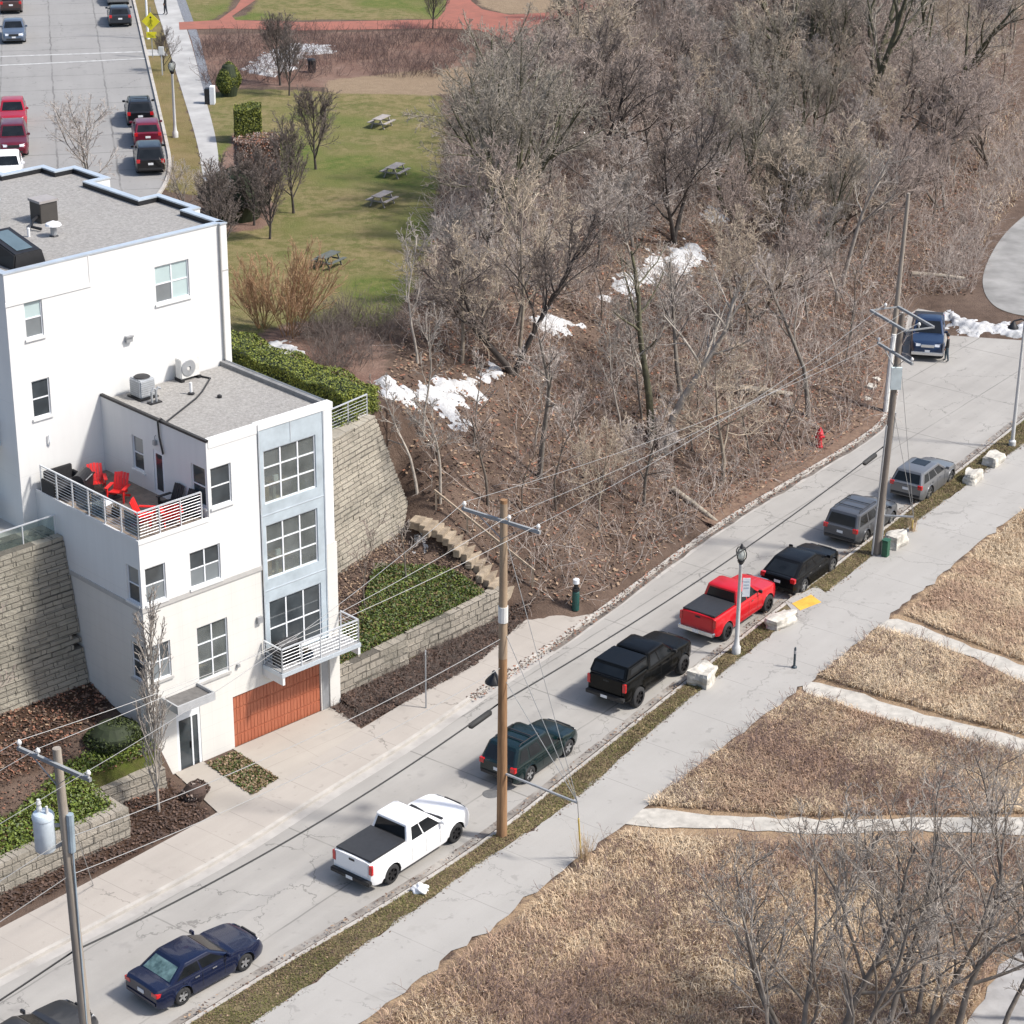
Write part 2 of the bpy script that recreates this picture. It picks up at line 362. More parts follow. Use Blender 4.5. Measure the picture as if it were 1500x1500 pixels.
SLABM = concrete('slab_concrete', (.405,.37,.33), (.33,.30,.268), 1.6, 0, 0, 0, stain=(.25,.23,.205), crack=.1, jw=.016, seal=.01, ang=YAW+.14, jd=.6)
URD = concrete('upper_road_concrete', (.285,.278,.268), (.235,.23,.222), 4.6, 3.7, 0, 1.3, ang=R(101.5), stain=(.17,.17,.17), crack=.14, seal=.25, jw=.06)
APRM = concrete('drive_concrete', (.405,.37,.325), (.325,.295,.26), 3.1, 3.0, .5, 1, ang=YAW, crack=.1, jw=.016, seal=.01, jd=.6)
PATHM = mat('gravel_path', (.42,.395,.35), .95, 0, .25, 2.5, bump=.3)
def sheet(name, poly, z, m, th=.0):
    b = MB(); poly = [tuple(p) for p in poly]
    n = len(poly); A = sum(poly[i][0]*poly[(i+1)%n][1]-poly[(i+1)%n][0]*poly[i][1] for i in range(n))
    if A < 0: poly = poly[::-1]
    b.add([(x,y,z) for x,y in poly], [tuple(range(n))])
    o = b.build(name, m)
    bm = bmesh.new(); bm.from_mesh(o.data); bmesh.ops.triangulate(bm, faces=bm.faces, ngon_method='EAR_CLIP'); bm.to_mesh(o.data); bm.free()
    return struct(o)
def resample(pl, st=1.0):
    pl = np.asarray(pl, float); d = np.r_[0, np.cumsum(np.hypot(*np.diff(pl, axis=0).T))]; s = np.linspace(0, d[-1], max(2, int(d[-1]/st)+1))
    return np.stack([np.interp(s, d, pl[:,0]), np.interp(s, d, pl[:,1])], 1)
def smooth_pl(pl, k=2):
    pl = np.asarray(pl, float)
    for _ in range(k):
        q = [pl[0]]
        for i in range(len(pl)-1): q += [pl[i]*.75+pl[i+1]*.25, pl[i]*.25+pl[i+1]*.75]
        pl = np.array(q+[pl[-1]])
    return pl
def offs(pl, d):
    t = np.gradient(pl, axis=0); t /= np.hypot(*t.T)[:, None]; return pl+np.stack([-t[:,1], t[:,0]], 1)*d
def ribbon(name, pl, prof, m, jit=0):
    """sweep a profile [(offset,z or callable)] along a plan line; every 1 m"""
    b = MB(); n = len(pl); k = len(prof)
    for o, z in prof:
        q = offs(pl, o)
        if jit and o != 0: q = q+rng.normal(0, jit, q.shape)
        zz = z(q) if callable(z) else np.full(n, z)
        b.v += [(q[i,0], q[i,1], float(zz[i])) for i in range(n)]
    for j in range(k-1):
        for i in range(n-1): b.f.append((j*n+i, j*n+i+1, (j+1)*n+i+1, (j+1)*n+i)); b.m.append(0)
    return struct(b.build(name, m, smooth=True, sharp=35))
kl = smooth_pl(Wl(KERB_L+[(1303,600),(1309,550),(1322,466)])); kr = smooth_pl(Wl(KERB_R)); sl = smooth_pl(Wl(SW_L)); sr = smooth_pl(Wl(SW_R))
sheet('road', list(kl)+Wl([(1345,452),(1378,458),(1386,491),(1700,512),(1700,600)])+list(kr[::-1]), .0, ROADM)
KERBM = mat('kerb_concrete', (.40,.375,.34), .9, 0, .22, 1.2, bump=.2)
klr = resample(kl); krr = resample(kr); slr = resample(sl, .6); srr = resample(sr, .6)
ribbon('kerb', klr, [(0,-.05),(0,.13),(.17,.14),(.19,.05)], KERBM); ribbon('kerb', krr, [(-.19,.05),(-.17,.14),(0,.13),(0,-.05)], KERBM)
ribbon('gutter', klr, [(-.42,.004),(0,.004)], mat('gutter_pale', (.37,.35,.325), .9, 0, .2, 1.0, bump=.2)); ribbon('gutter', krr, [(0,.004),(.5,.004)], mat('gutter_dirty', (.36,.34,.31), .9, 0, 1.2, .9, col2=(.12,.10,.085), bump=.2))
ribbon('gutter_dirt', klr[len(klr)*40//100:], [(-.30,.008),(-.02,.008)], mat('gutter_leaves', (.23,.205,.18), .95, 0, .5, .9, col2=(.07,.055,.045), bump=.4), .05); ribbon('gutter_dirt', krr, [(.0,.008),(.16,.008)], mat('gutter_silt', (.07,.055,.045), .95, 0, .5, 2))
ribbon('roadside_soil', klr[len(klr)*58//100:], [(.16,.12),(.8,lambda q: np.maximum(hh(q),.1)+.03),(1.6,lambda q: np.maximum(hh(q),.1)+.02),(2.2,lambda q: hh(q)-.1)], mat('soil_litter', (.19,.125,.085), .95, 0, .5, 4, col2=(.09,.055,.04), bump=.6, bscale=12))
VERGEM = mat('verge_turf', (.175,.14,.072), .95, 0, .4, 1.1, col2=(.075,.06,.03), bump=.8, bscale=14, detail=9)
def strip(name, A, B, z, m):
    return sheet(name, list(A)+list(B[::-1]), z, m)
ro = offs(krr, -.17)
strip('verge', list(ro), list(slr), .125, VERGEM)
slj = slr+rng.normal(0, .07, slr.shape); srj = srr+rng.normal(0, .09, srr.shape)
strip('sidewalk', list(slj), list(srj), .14, WALKM)
isw = smooth_pl(Wl(ISW)); ke = offs(klr, .17)
n0 = int(np.argmin(np.hypot(*(ke-np.array(W2(845,900))).T)))
strip('sidewalk', list(isw), list(ke[:n0+1]), .135, SLABM)
E0 = .131
sheet('driveway', [L2(-5.45,-.02),L2(-.05,-.02),L2(-.55,-2.4),L2(-5.6,-3.4)], E0+.012, APRM)
sheet('entrance_walk', [L2(-8.35,-.02),L2(-6.95,-.02),L2(-7.2,-3.7),L2(-9.0,-3.9)], E0+.012, APRM)
def paths():
    PP = [[(912,1190),(950,1187),(1060,1199),(1200,1206),(1350,1203),(1560,1200),(1560,1226),(1350,1222),(1200,1226),(1060,1218),(905,1212)],
          [(1178,1002),(1200,1001),(1290,1030),(1400,1062),(1540,1095),(1540,1122),(1400,1084),(1280,1050),(1172,1018)],
          [(1290,912),(1315,909),(1400,942),(1470,968),(1560,1005),(1560,1032),(1440,975),(1360,945),(1282,921)],
          [(1560,1330),(1480,1400),(1430,1480),(1400,1540),(1500,1600),(1620,1450)]]
    for k, p in enumerate(PP):
        q = resample(Wl(p+p[:1]), .7); q = q+rng.normal(0, .08, q.shape)
        sheet('meadow_path', q[:-1], .135 if k < 3 else .13, PATHM if k < 3 else mat('grey_path', (.30,.29,.28), .9, 0, .3, 1))
    sheet('bend_path', smooth_pl(Wl([(1560,270),(1500,318),(1468,347),(1444,388),(1437,420),(1450,448),(1478,462),(1520,468),(1700,480),(1700,250)])), .13, mat('path_concrete', (.24,.235,.225), .9, 0, .35, .5))
paths()
# upper street, its walk and the red brick paths of the plaza: all on the level plateau
UK = [(170,-110),(180,-60),(194,0),(218,105),(241,205),(248,240),(244,264),(230,288),(190,330)]
sheet('upper_road', Wl(UK, ZP)+Wl([(-500,330),(-400,-110)], ZP), ZP+.012, URD)
ribbon('upper_kerb', resample(smooth_pl(Wl(UK, ZP))[::-1]), [(-.2,ZP-.05),(-.2,ZP+.15),(0,ZP+.15),(0,ZP)], KERBM)
sheet('upper_sidewalk', smooth_pl(Wl([(198,-110),(212,-60),(225,0),(238,40),(262,120),(290,210),(297,260),(310,310)], ZP)).tolist()+smooth_pl(Wl([(332,310),(322,260),(318,205),(297,130),(280,60),(258,0),(242,-60),(228,-110)], ZP)).tolist(), ZP+.02, mat('upper_walk', (.36,.355,.345), .9, 0, .22, .7))
sheet('slate_strip', Wl([(242,-60),(258,0),(281,60),(297,130),(302,142),(316,142),(306,110),(292,55),(272,0),(262,-60)], ZP), ZP+.016, mat('slate_chips', (.17,.18,.20), .9, 0, .5, 6, bump=.5))
for py in (76, 88, 46):                                                      # painted crossing lines and tar seams
    pass
m = mat('road_paint_worn', (.42,.42,.41), .8, 0, .35, 2)
for a, b_ in (((0,83),(208,76)), ((0,96),(213,86))):
    A0, B0 = W(*a, ZP), W(*b_, ZP); d = (B0-A0)[:2]; n = np.array([-d[1], d[0]])/np.hypot(*d)*.16
    sheet('road_marking', [A0[:2]-n, B0[:2]-n, B0[:2]+n, A0[:2]+n], ZP+.018, m)
sheet('walk_link', Wl([(213,73),(240,73),(246,82),(216,82)], ZP), ZP+.024, MATS['upper_walk'])
BRM = mat('red_brick_paving', (.30,.105,.072), .9, 0, .3, 1.5, col2=(.22,.085,.06), bump=.3)
sheet('plaza_path', Wl([(263,44),(262,33),(320,30),(345,12),(372,-30),(392,-30),(375,0),(340,24),(345,30),(440,33),(640,29),(652,16),(660,-40),(690,-40),(690,2),(706,14),(745,22),(800,19),(840,6),(856,-40),(915,-40),(895,8),(860,20),(800,30),(780,44),(790,80),(760,86),(738,58),(700,44),(640,42),(440,45),(330,42)], ZP), ZP+.03, BRM)
# far lawn of the plaza
sheet('parking_pad', [L2(-30,5.8),L2(-9.9,5.8),L2(-9.9,30),L2(-30,30)], ZP+.015, mat('patio_concrete', (.38,.37,.35), .9, 0, .2, 1))

# ---------------------------------------------------------------- snow
def snow_mat():
    m, N, L, B = nodes('old_snow'); co = N.new('ShaderNodeTexCoord').outputs['Object']
    n1 = noise(N, L, 1.6, 6, .7, co).outputs['Fac']; n2 = noise(N, L, 11, 5, .75, co).outputs['Fac']
    r = ramp(N, [(.33,(.17,.15,.13)),(.43,(.38,.38,.375)),(.6,(.54,.545,.555))]); L.new(mth(N, L, 'ADD', mth(N, L, 'MULTIPLY', n1, .6), mth(N, L, 'MULTIPLY', n2, .42)), r.inputs[0]); L.new(r.outputs[0], B.inputs['Base Color']); B.inputs['Roughness'].default_value = .7
    b = N.new('ShaderNodeBump'); b.inputs['Strength'].default_value = .7; b.inputs['Distance'].default_value = .06; L.new(n2, b.inputs['Height']); L.new(b.outputs[0], B.inputs['Normal']); return m
SNOWM = snow_mat()
def snow_patch(pxs, label, lift=.28, flat=None, seed=0):
    r = np.random.default_rng(seed)
    Pw = np.array([G(*p)[:2] for p in pxs]); Pw = resample(smooth_pl(np.vstack([Pw, Pw[:1]]), 2), .35)
    Pw = Pw+r.normal(0, .16, Pw.shape); lo, hi = Pw.min(0)-.4, Pw.max(0)+.4; st = .1
    nx, ny = [int((hi[i]-lo[i])/st)+2 for i in (0, 1)]
    gx, gy = np.meshgrid(lo[0]+np.arange(nx)*st, lo[1]+np.arange(ny)*st); P = np.stack([gx.ravel(), gy.ravel()], 1)
    ins = inpoly(P, Pw); d = np.abs(pl_dist(P, Pw))*np.where(ins, 1, -1)
    ph = r.uniform(0, 6, 6)
    nz = (np.sin(P[:,0]*2.1+ph[0]+1.5*np.sin(P[:,1]*1.3+ph[1]))*np.sin(P[:,1]*2.4+ph[2])+.6*np.sin(P[:,0]*5.3+ph[3]+P[:,1]*1.7)*np.sin(P[:,1]*4.7+ph[4]))
    n3 = np.sin(P[:,0]*8.7+ph[5]+2*np.sin(P[:,1]*3.1))*np.sin(P[:,1]*7.9+ph[1]+1.5*np.sin(P[:,0]*4.2)); e = d*.7-.16+.24*nz*np.clip(1.7-d*.6, .25, 1)+.10*n3*np.clip(1.5-d*.6, .2, 1)+.10
    z = hh(P)+np.clip(np.minimum(e*.45, lift*.7), -.35, lift)+.02*nz+.015*n3
    keep = (e > -.42).reshape(ny, nx); idx = np.arange(nx*ny).reshape(ny, nx)
    k = keep[:-1,:-1] & keep[:-1,1:] & keep[1:,1:] & keep[1:,:-1]
    F = np.stack([idx[:-1,:-1], idx[:-1,1:], idx[1:,1:], idx[1:,:-1]], -1)[k]
    if len(F) == 0: return
    u, inv = np.unique(F, return_inverse=True)
    o = np_mesh('snow_patch', np.stack([P[:,0], P[:,1], z], 1)[u], inv.reshape(F.shape), SNOWM, smooth=True)
    tag(o, label, 'snow patch', 'patches of melting snow')
snow_patch([(356,100),(385,80),(420,68),(445,75),(440,95),(415,108),(385,114)], 'bright melting snow patch beneath the bare trees beside the brick path', .3, seed=1)
snow_patch([(420,66),(470,63),(492,74),(470,82),(440,80)], 'thin snow tongue between brown shrubs below the red brick path', .2, seed=2)
snow_patch([(532,548),(560,552),(585,570),(612,566),(630,560),(655,552),(690,552),(706,575),(698,600),(672,622),(648,614),(625,596),(600,590),(570,588),(548,572)], 'largest wide snow patch on the slope right of the clipped hedge', .3, seed=3)
snow_patch([(712,535),(728,532),(736,555),(722,568),(708,560)], 'small lone snow scrap at the upper right end of the largest snow patch', .25, seed=4)
snow_patch([(778,468),(800,456),(832,466),(852,482),(835,496),(800,492)], 'mid sized snow patch among trunks halfway up the wooded slope', .3, seed=5)
snow_patch([(885,440),(900,418),(925,395),(950,372),(975,366),(985,390),(965,410),(940,425),(915,445)], 'long snow patch high in the wood, left of its neighbour', .3, seed=6)
snow_patch([(975,372),(1000,357),(1030,362),(1042,385),(1020,403),(990,402)], 'round snow patch high in the wood below the tallest trees', .3, seed=7)
snow_patch([(1028,315),(1050,300),(1072,312),(1060,330),(1035,332)], 'faint topmost snow patch deep between the wood trees', .25, seed=8)
snow_patch([(366,508),(395,502),(430,508),(442,522),(410,532),(375,528)], 'snow patch behind the long clipped hedge under the orange willow', .25, seed=9)
snow_patch([(1374,456),(1392,462),(1430,472),(1470,474),(1530,478),(1540,497),(1450,492),(1386,488)], 'ploughed snow bank along the end kerb behind the blue pickup', .7, seed=10)
snow_patch([(604,790),(618,788),(634,802),(626,810),(610,804)], 'little snow scrap at the head of the timber steps', .2, seed=11)
# ================================================================= WHITE BUILDING (local a along facade, b into the plot)
def stucco(name, c, amt, jz, ju, bs):
    m, N, L, B = nodes(name); co = N.new('ShaderNodeTexCoord').outputs['Object']; mp = N.new('ShaderNodeMapping'); mp.inputs['Scale'].default_value = (1.7,1.7,.11); L.new(co, mp.inputs[0])
    n1 = noise(N, L, .35, 4, .6, co).outputs['Fac']; n2 = noise(N, L, 1.5, 5, .65, mp.outputs[0]).outputs['Fac']; n3 = noise(N, L, bs, 4, .6, co).outputs['Fac']
    r = ramp(N, [(.30,tuple(q*(1-amt) for q in c)),(.62,c)]); L.new(mth(N,L,'ADD',mth(N,L,'MULTIPLY',n1,.5),mth(N,L,'MULTIPLY',n2,.5)), r.inputs[0]); o = mix(N,L,mth(N,L,'MULTIPLY',n3,.12),r.outputs[0],tuple(q*.6 for q in c))
    x = N.new('ShaderNodeSeparateXYZ'); L.new(co, x.inputs[0])
    for k, per, w in ((2,jz,.012),(0,ju,.010)):
        if per: o = mix(N,L,mth(N,L,'MULTIPLY',mth(N,L,'LESS_THAN',mth(N,L,'FRACT',mth(N,L,'DIVIDE',mth(N,L,'ADD',x.outputs[k],100.3),per)),w/per),.28),o,tuple(q*.45 for q in c))
    L.new(o, B.inputs['Base Color']); B.inputs['Roughness'].default_value = .85; bp = N.new('ShaderNodeBump'); bp.inputs['Strength'].default_value = .1; bp.inputs['Distance'].default_value = .02; L.new(n3, bp.inputs['Height']); L.new(bp.outputs[0], B.inputs['Normal']); return m
STU = stucco('white_stucco', (.68,.68,.665), .09, 3.1, 0, 45)
CRM = stucco('cream_block', (.645,.63,.59), .10, .61, 1.22, 22)
BLUE = mat('blue_grey_panel', (.46,.53,.575), .45, .2, .2, 1.1)
COPE = mat('coping_blue', (.60,.66,.71), .4, .5, .12, 1.5)
FRM = mat('window_frame_white', (.70,.72,.74), .5, 0, .06, 4)
GRAV = mat('roof_gravel', (.33,.32,.30), .95, 0, .5, 9, col2=(.19,.18,.17), bump=.7, bscale=22, detail=9)
BLK = mat('black_metal', (.018,.018,.02), .5, .2, .3, 4)
BELT = mat('belt_course', (.42,.41,.39), .85, 0, .1, 3)
GLS = glass('window_glass', (.032,.038,.042)); GLT = glass('clear_glass', (.20,.21,.21), .74)
BLIND = mat('window_blind', (.42,.52,.52), .35, 0, .06, 2, coat=.8); BLIND2 = mat('half_blind', (.17,.19,.20), .3, 0, .08, 2, coat=.8)
DARKIN = mat('room_dark', (.34,.32,.28), .9); WOODIN = mat('room_floor', (.6,.47,.3), .6, 0, .3, 3); WALLIN = mat('room_wall', (.30,.29,.26), .9, 0, .2, 1)
ALU = mat('rail_metal', (.62,.64,.66), .4, .4, .06, 5)
bld = thing('apartment_building', 'tall white flat roofed building with blue window bay and orange garage door', 'building', ORG, YAW)
def wall(name, axis, pos, u0, u1, z0, z1, holes, m, rev=.14, out=-1):
    """vertical wall in the plane axis='b' (u=a) or 'a' (u=b) with cut openings and reveals going inwards"""
    us = sorted({u0, u1, *[h[0] for h in holes], *[h[1] for h in holes]}); zs = sorted({z0, z1, *[h[2] for h in holes], *[h[3] for h in holes]})
    us = [u for u in us if u0 <= u <= u1]; zs = [z for z in zs if z0 <= z <= z1]
    b = MB(); P = (lambda u, z, d: (u, pos+d, z)) if axis == 'b' else (lambda u, z, d: (pos+d, u, z))
    fl = (axis == 'b') == (out < 0)
    def q(V):
        b.add(V if fl else V[::-1], [(0,1,2,3)])
    for i in range(len(us)-1):
        for j in range(len(zs)-1):
            cu, cz = (us[i]+us[i+1])/2, (zs[j]+zs[j+1])/2
            if any(h[0] < cu < h[1] and h[2] < cz < h[3] for h in holes): continue
            q([P(us[i],zs[j],0), P(us[i+1],zs[j],0), P(us[i+1],zs[j+1],0), P(us[i],zs[j+1],0)])
    d = -out*rev
    for h in holes:
        a0, a1, c0, c1 = h[:4]
        q([P(a0,c0,0), P(a0,c0,d), P(a1,c0,d), P(a1,c0,0)][::-1]); q([P(a0,c1,0), P(a1,c1,0), P(a1,c1,d), P(a0,c1,d)][::-1])
        q([P(a0,c0,0), P(a0,c1,0), P(a0,c1,d), P(a0,c0,d)][::-1]); q([P(a1,c0,0), P(a1,c0,d), P(a1,c1,d), P(a1,c1,0)][::-1])
    return b.build(name, m, bld)
def window(axis, pos, u0, u1, z0, z1, cols, rows, pane=None, inset=.1, out=-1, sill=True, blinds=None, fw=.05, label=None, half=None):
    """frame with mullions; pane and sill are its sub-parts.  blinds = {(col,row): material}"""
    d = -out*inset; P = (lambda ua, ub, za, zb, da, db: (ua,ub,pos+min(da,db),pos+max(da,db),za,zb)) if axis == 'b' else (lambda ua, ub, za, zb, da, db: (pos+min(da,db),pos+max(da,db),ua,ub,za,zb))
    f = MB(); e = .004
    def bx(mb, *a, m=0): mb.box(*P(*a), m)
    bx(f, u0+e, u0+fw, z0+e, z1-e, d-.05*-out*-1 if False else d*.55, d+.03*-out); bx(f, u1-fw, u1-e, z0+e, z1-e, d*.55, d+.03*-out)
    bx(f, u0+fw, u1-fw, z0+e, z0+fw, d*.55, d+.03*-out); bx(f, u0+fw, u1-fw, z1-fw, z1-e, d*.55, d+.03*-out)
    for i in range(1, cols):
        u = u0+(u1-u0)*i/cols; bx(f, u-fw*.6, u+fw*.6, z0+fw, z1-fw, d*.62, d+.028*-out)
    for j in range(1, rows):
        z = z0+(z1-z0)*j/rows; bx(f, u0+fw, u1-fw, z-fw*.5, z+fw*.5, d*.68, d+.026*-out)
    fr = f.build('window', FRM, bld)
    if label: fr['label'] = label
    g = MB(); mats = [pane or GLS]
    if half: blinds = half; mats.append(BLIND2)
    if blinds and not half: mats.append(BLIND); mats.append(BLIND2)
    for i in range(cols):
        for j in range(rows):
            ua, ub = u0+(u1-u0)*i/cols, u0+(u1-u0)*(i+1)/cols; za, zb = z0+(z1-z0)*j/rows, z0+(z1-z0)*(j+1)/rows
            mi = (blinds or {}).get((i, j), 0)
            bx(g, ua+.02, ub-.02, za+.02, zb-.02, d*.9, d*.9+.012*-out, m=mi)
    g.build('pane', mats, fr)
    if sill:
        s = MB(); bx(s, u0-.06, u1+.06, z0-.1, z0-.004, out*.07, d*.5); s.build('sill', BELT if z0 < 7 else STU, fr)
    return fr
def room(u0, u1, z0, z1, b0, depth=2.6):
    r = MB(); r.add([(u0,b0,z0),(u1,b0,z0),(u1,b0+depth,z0),(u0,b0+depth,z0)], [(0,1,2,3)], 0)
    r.add([(u0,b0+depth,z0),(u1,b0+depth,z0),(u1,b0+depth,z1),(u0,b0+depth,z1)], [(0,1,2,3)], 1)
    for u in (u0, u1): r.add([(u,b0,z0),(u,b0+depth,z0),(u,b0+depth,z1),(u,b0,z1)], [(0,1,2,3)], 1)
    r.add([(u0,b0,z1),(u1,b0,z1),(u1,b0+depth,z1),(u0,b0+depth,z1)], [(3,2,1,0)], 1)
    w = u1-u0
    r.box(u0+w*.08, u0+w*.3, b0+.5, b0+1.1, z0+.003, z0+.85, 2); r.box(u0+w*.42, u0+w*.75, b0+.7, b0+1.5, z0+.7, z0+.76, 2); r.box(u0+w*.45, u0+w*.5, b0+.8, b0+.9, z0+.003, z0+.7, 1)
    r.box(u0+w*.8, u0+w*.97, b0+.4, b0+.9, z0+.003, z0+.55, 3); r.box(u0+w*.5, u0+w*.58, b0+.9, b0+1.0, z0+.76, z0+1.0, 4)
    r.build('room', [WOODIN, DARKIN, mat('oak_furniture', (.33,.2,.08), .5), mat('sofa_olive', (.2,.2,.08), .9), mat('pot_white', (.7,.7,.7), .4)], bld)
AL, AR = -9.4, .2; UL = -6.05; ZR = 13.86; DECK = 10.55
# front walls
H_up = [(-3.32,-.66,10.38,12.68), (-3.32,-.66,7.1,9.48)]
wall('front_wall', 'b', 0, UL, -3.56, DECK, ZR, [(-5.9,-4.9,11.0,12.65)], STU)
wall('front_wall', 'b', 0, AL, -3.56, 7.82, DECK, [(-7.08,-5.6,7.9,9.43), (-9.2,-8.24,7.9,9.42)], STU)
wall('front_wall', 'b', .02, AL+.02, -5.35, 0, 7.62, [(-6.91,-5.4,3.7,6.12), (-9.2,-8.2,4.5,6.07), (-8.12,-6.95,.0,2.85)], CRM)
wall('front_wall', 'b', .02, -5.35, -3.56, 3.3, 7.62, [], CRM)
wall('garage_wall', 'b', .02, -5.35, -.25, 0, 3.3, [(-5.3,-.68,.0,2.45)], CRM)
wall('front_wall', 'b', .021, -3.56, -.25, 3.3, 3.5, [], CRM)
wall('bay_wall', 'b', -.03, -3.56, -.23, 3.5, 13.6, H_up+[(-3.3,-.58,3.55,6.1)], BLUE)
b = MB(); b.box(-3.56, -.23, -.045, -.031, 6.6, 6.64); b.box(-3.56, -.23, -.045, -.031, 9.9, 9.94); b.box(-1.95, -1.91, -.045, -.031, 12.75, 13.6); b.box(-3.56,-3.5,-.06,-.031,3.5,13.6); b.box(-.29,-.23,-.06,-.031,3.5,13.6); b.build('bay_trim', COPE, bld)
b = MB(); b.box(-3.56, AR+.05, -.06, .3, 13.602, ZR); b.build('fascia', STU, bld)
# right pier + right wall
b = MB(); b.box(-.23, AR, -.05, .35, 7.7, 13.6); b.build('corner_pier', STU, bld); b = MB(); b.box(-.25, AR+.1, -.06, .4, 0, 7.69); b.build('corner_pier', CRM, bld)
wall('right_wall', 'a', AR, .35, 7.0, 0, ZR, [], STU, out=1)
b = MB(); b.box(-.62,-.3,.0,.045,.02,2.45); b.build('downspout', mat('grey_metal', (.35,.36,.37), .5, .4), bld)
# left walls
wall('left_wall', 'a', UL, 0, 7.0, DECK, ZR, [(.15,1.05,11.0,12.65), (2.83,3.53,10.62,12.5), (4.2,4.95,11.25,12.7)], STU)
wall('left_wall', 'a', AL, 0, 7.0, 7.82, DECK, [(.15,.95,7.9,9.42)], STU)
wall('left_wall', 'a', AL+.02, .02, 7.0, 0, 7.62, [(.15,.98,4.5,6.1)], CRM)
b = MB(); b.box(AL-.035, -3.56, -.035, .3, 7.62, 7.82); b.box(AL-.035, AL+.3, .3, 6.9, 7.62, 7.82); b.build('belt_course', BELT, bld)
# windows front
window('b', 0, -5.9, -4.9, 11.0, 12.65, 1, 2, half={(0,1):0}); window('b', 0, -7.08, -5.6, 7.9, 9.43, 2, 2, half={(0,0):1,(1,0):1}); window('b', 0, -9.2, -8.24, 7.9, 9.42, 1, 2, half={(0,0):1})
window('b', .02, -6.91, -5.4, 3.7, 6.12, 2, 3, pane=GLT); window('b', .02, -9.2, -8.2, 4.5, 6.07, 2, 2, half={(0,0):1,(1,0):1,(0,1):1})
room(-6.9, -5.41, 3.1, 6.2, .2)
for z0, z1, zf in ((10.38,12.68,10.2), (7.1,9.48,6.9)):
    window('b', -.03, -3.32, -.66, z0, z1, 3, 3, pane=GLT, fw=.055, sill=False); room(-3.4, -.5, zf-.3, z1+.2, .2)
window('b', -.03, -3.3, -.58, 3.55, 6.1, 3, 2, pane=GLS, fw=.055, sill=False)
# windows left
window('a', UL, .15, 1.05, 11.0, 12.65, 1, 2); window('a', UL, 4.2, 4.95, 11.25, 12.7, 1, 2, half={(0,1):1}); window('a', AL, .15, .95, 7.9, 9.42, 1, 2, half={(0,1):1}); window('a', AL+.02, .15, .98, 4.5, 6.1, 1, 2)
d = MB(); d.box(UL+.03, UL+.09, 2.84, 3.52, 10.63, 12.49); dr = d.build('terrace_door', FRM, bld); d = MB(); d.box(UL+.02, UL+.028, 2.98, 3.38, 10.8, 12.35); d.build('pane', GLS, dr)
# blocks: corner posts between the corner windows, low roof and its kerb
b = MB(); b.box(UL+.005, -3.6, .4, 6.9, 13.3, 13.62); b.box(-3.6, AR-.01, .4, 6.9, 13.3, 13.62); b.build('roof_gravel', GRAV, bld)
b = MB(); b.box(UL-.03, UL+.10, -.03, 6.97, 13.78, ZR+.02); b.build('roof_edge', BLK, bld)
b = MB(); b.box(AR-.22, AR+.05, .3, 6.97, 13.6, ZR-.06); b.build('roof_edge', mat('edge_grey',(.20,.20,.20),.7,0,.25,3), bld)
b = MB(); b.box(UL+.10, -3.56, -.02, .2, 13.5, ZR+.01); b.build('parapet', STU, bld)
# terrace deck
WD = mat('deck_boards', (.20,.165,.135), .8, 0, .35, 2.2, bump=.3, bscale=8)
b = MB(); y = .06
while y < 6.9: b.box(AL+.06, UL-.005, y, y+.13, DECK-.06, DECK+.02); y += .14
b.build('terrace_deck', WD, bld)
b = MB(); b.box(AL-.03, AL+.05, -.03, 6.98, DECK-.05, DECK+.12); b.box(AL+.05, UL-.03, -.03, .05, DECK-.05, DECK+.12); b.build('terrace_edge', STU, bld)
def railing(name, pts, z0, h, nposts, cables=8, parent=bld, mm=ALU):
    b = MB(); w = MB()
    for (p, q), n in zip(zip(pts[:-1], pts[1:]), nposts):
        p, q = Vector((*p, 0)), Vector((*q, 0))
        b.bar(p+Vector((0,0,z0+h)), q+Vector((0,0,z0+h)), .07, .05)
        for i in range(n+1):
            c = p.lerp(q, i/n); b.bar(c+Vector((0,0,z0)), c+Vector((0,0,z0+h-.025)), .05)
        for k in range(1, cables+1):
            zz = z0+h*k/(cables+1); w.tube([p+Vector((0,0,zz)), q+Vector((0,0,zz))], .009, 4)
    r = b.build(name, mm, parent); w.build('cable', mm, r); return r
railing('terrace_railing', [(AL+.06,6.6),(AL+.06,.06),(UL-.3,.06)], DECK+.12, 1.12, [6,3])
for i in (2,3,5): b = MB(); b.box(AL+.10, AL+.108, 6.5-1.09*i-1.03, 6.5-1.09*i-.06, DECK+.2, DECK+1.1); b.build('railing_glass', glass('smoked_glass', (.03,.05,.07), .35), bld)
# entrance canopy + door, garage door, balcony
b = MB(); b.box(-8.75, -7.05, -1.05, .0, 3.45, 3.6); b.box(-8.82,-6.98,-1.12,-1.05,3.4,3.75); b.box(-8.82,-8.75,-1.05,0,3.4,3.75); b.box(-7.05,-6.98,-1.05,0,3.4,3.75); b.build('entrance_canopy', mat('canopy_metal', (.45,.46,.47), .5, .3), bld)
b = MB(); b.box(-8.75,-7.05,-1.05,0,3.602,3.62); b.build('canopy_roof', mat('canopy_gravel', (.13,.125,.12), .9, 0, .3, 5), bld)
b = MB(); b.box(-8.12,-8.0,.04,.14,0.02,2.85); b.box(-7.07,-6.95,.04,.14,.02,2.85); b.box(-8.0,-7.07,.04,.14,2.35,2.85); b.box(-7.4,-7.33,.05,.14,.02,2.35); dr = b.build('entrance_door', FRM, bld)
b = MB(); b.box(-8.0,-7.4,.08,.1,.1,2.35); b.box(-7.33,-7.07,.08,.1,.1,2.35); b.build('pane', GLS, dr); b = MB(); b.box(-7.47,-7.43,.03,.07,.95,1.25); b.build('handle', BLK, dr)
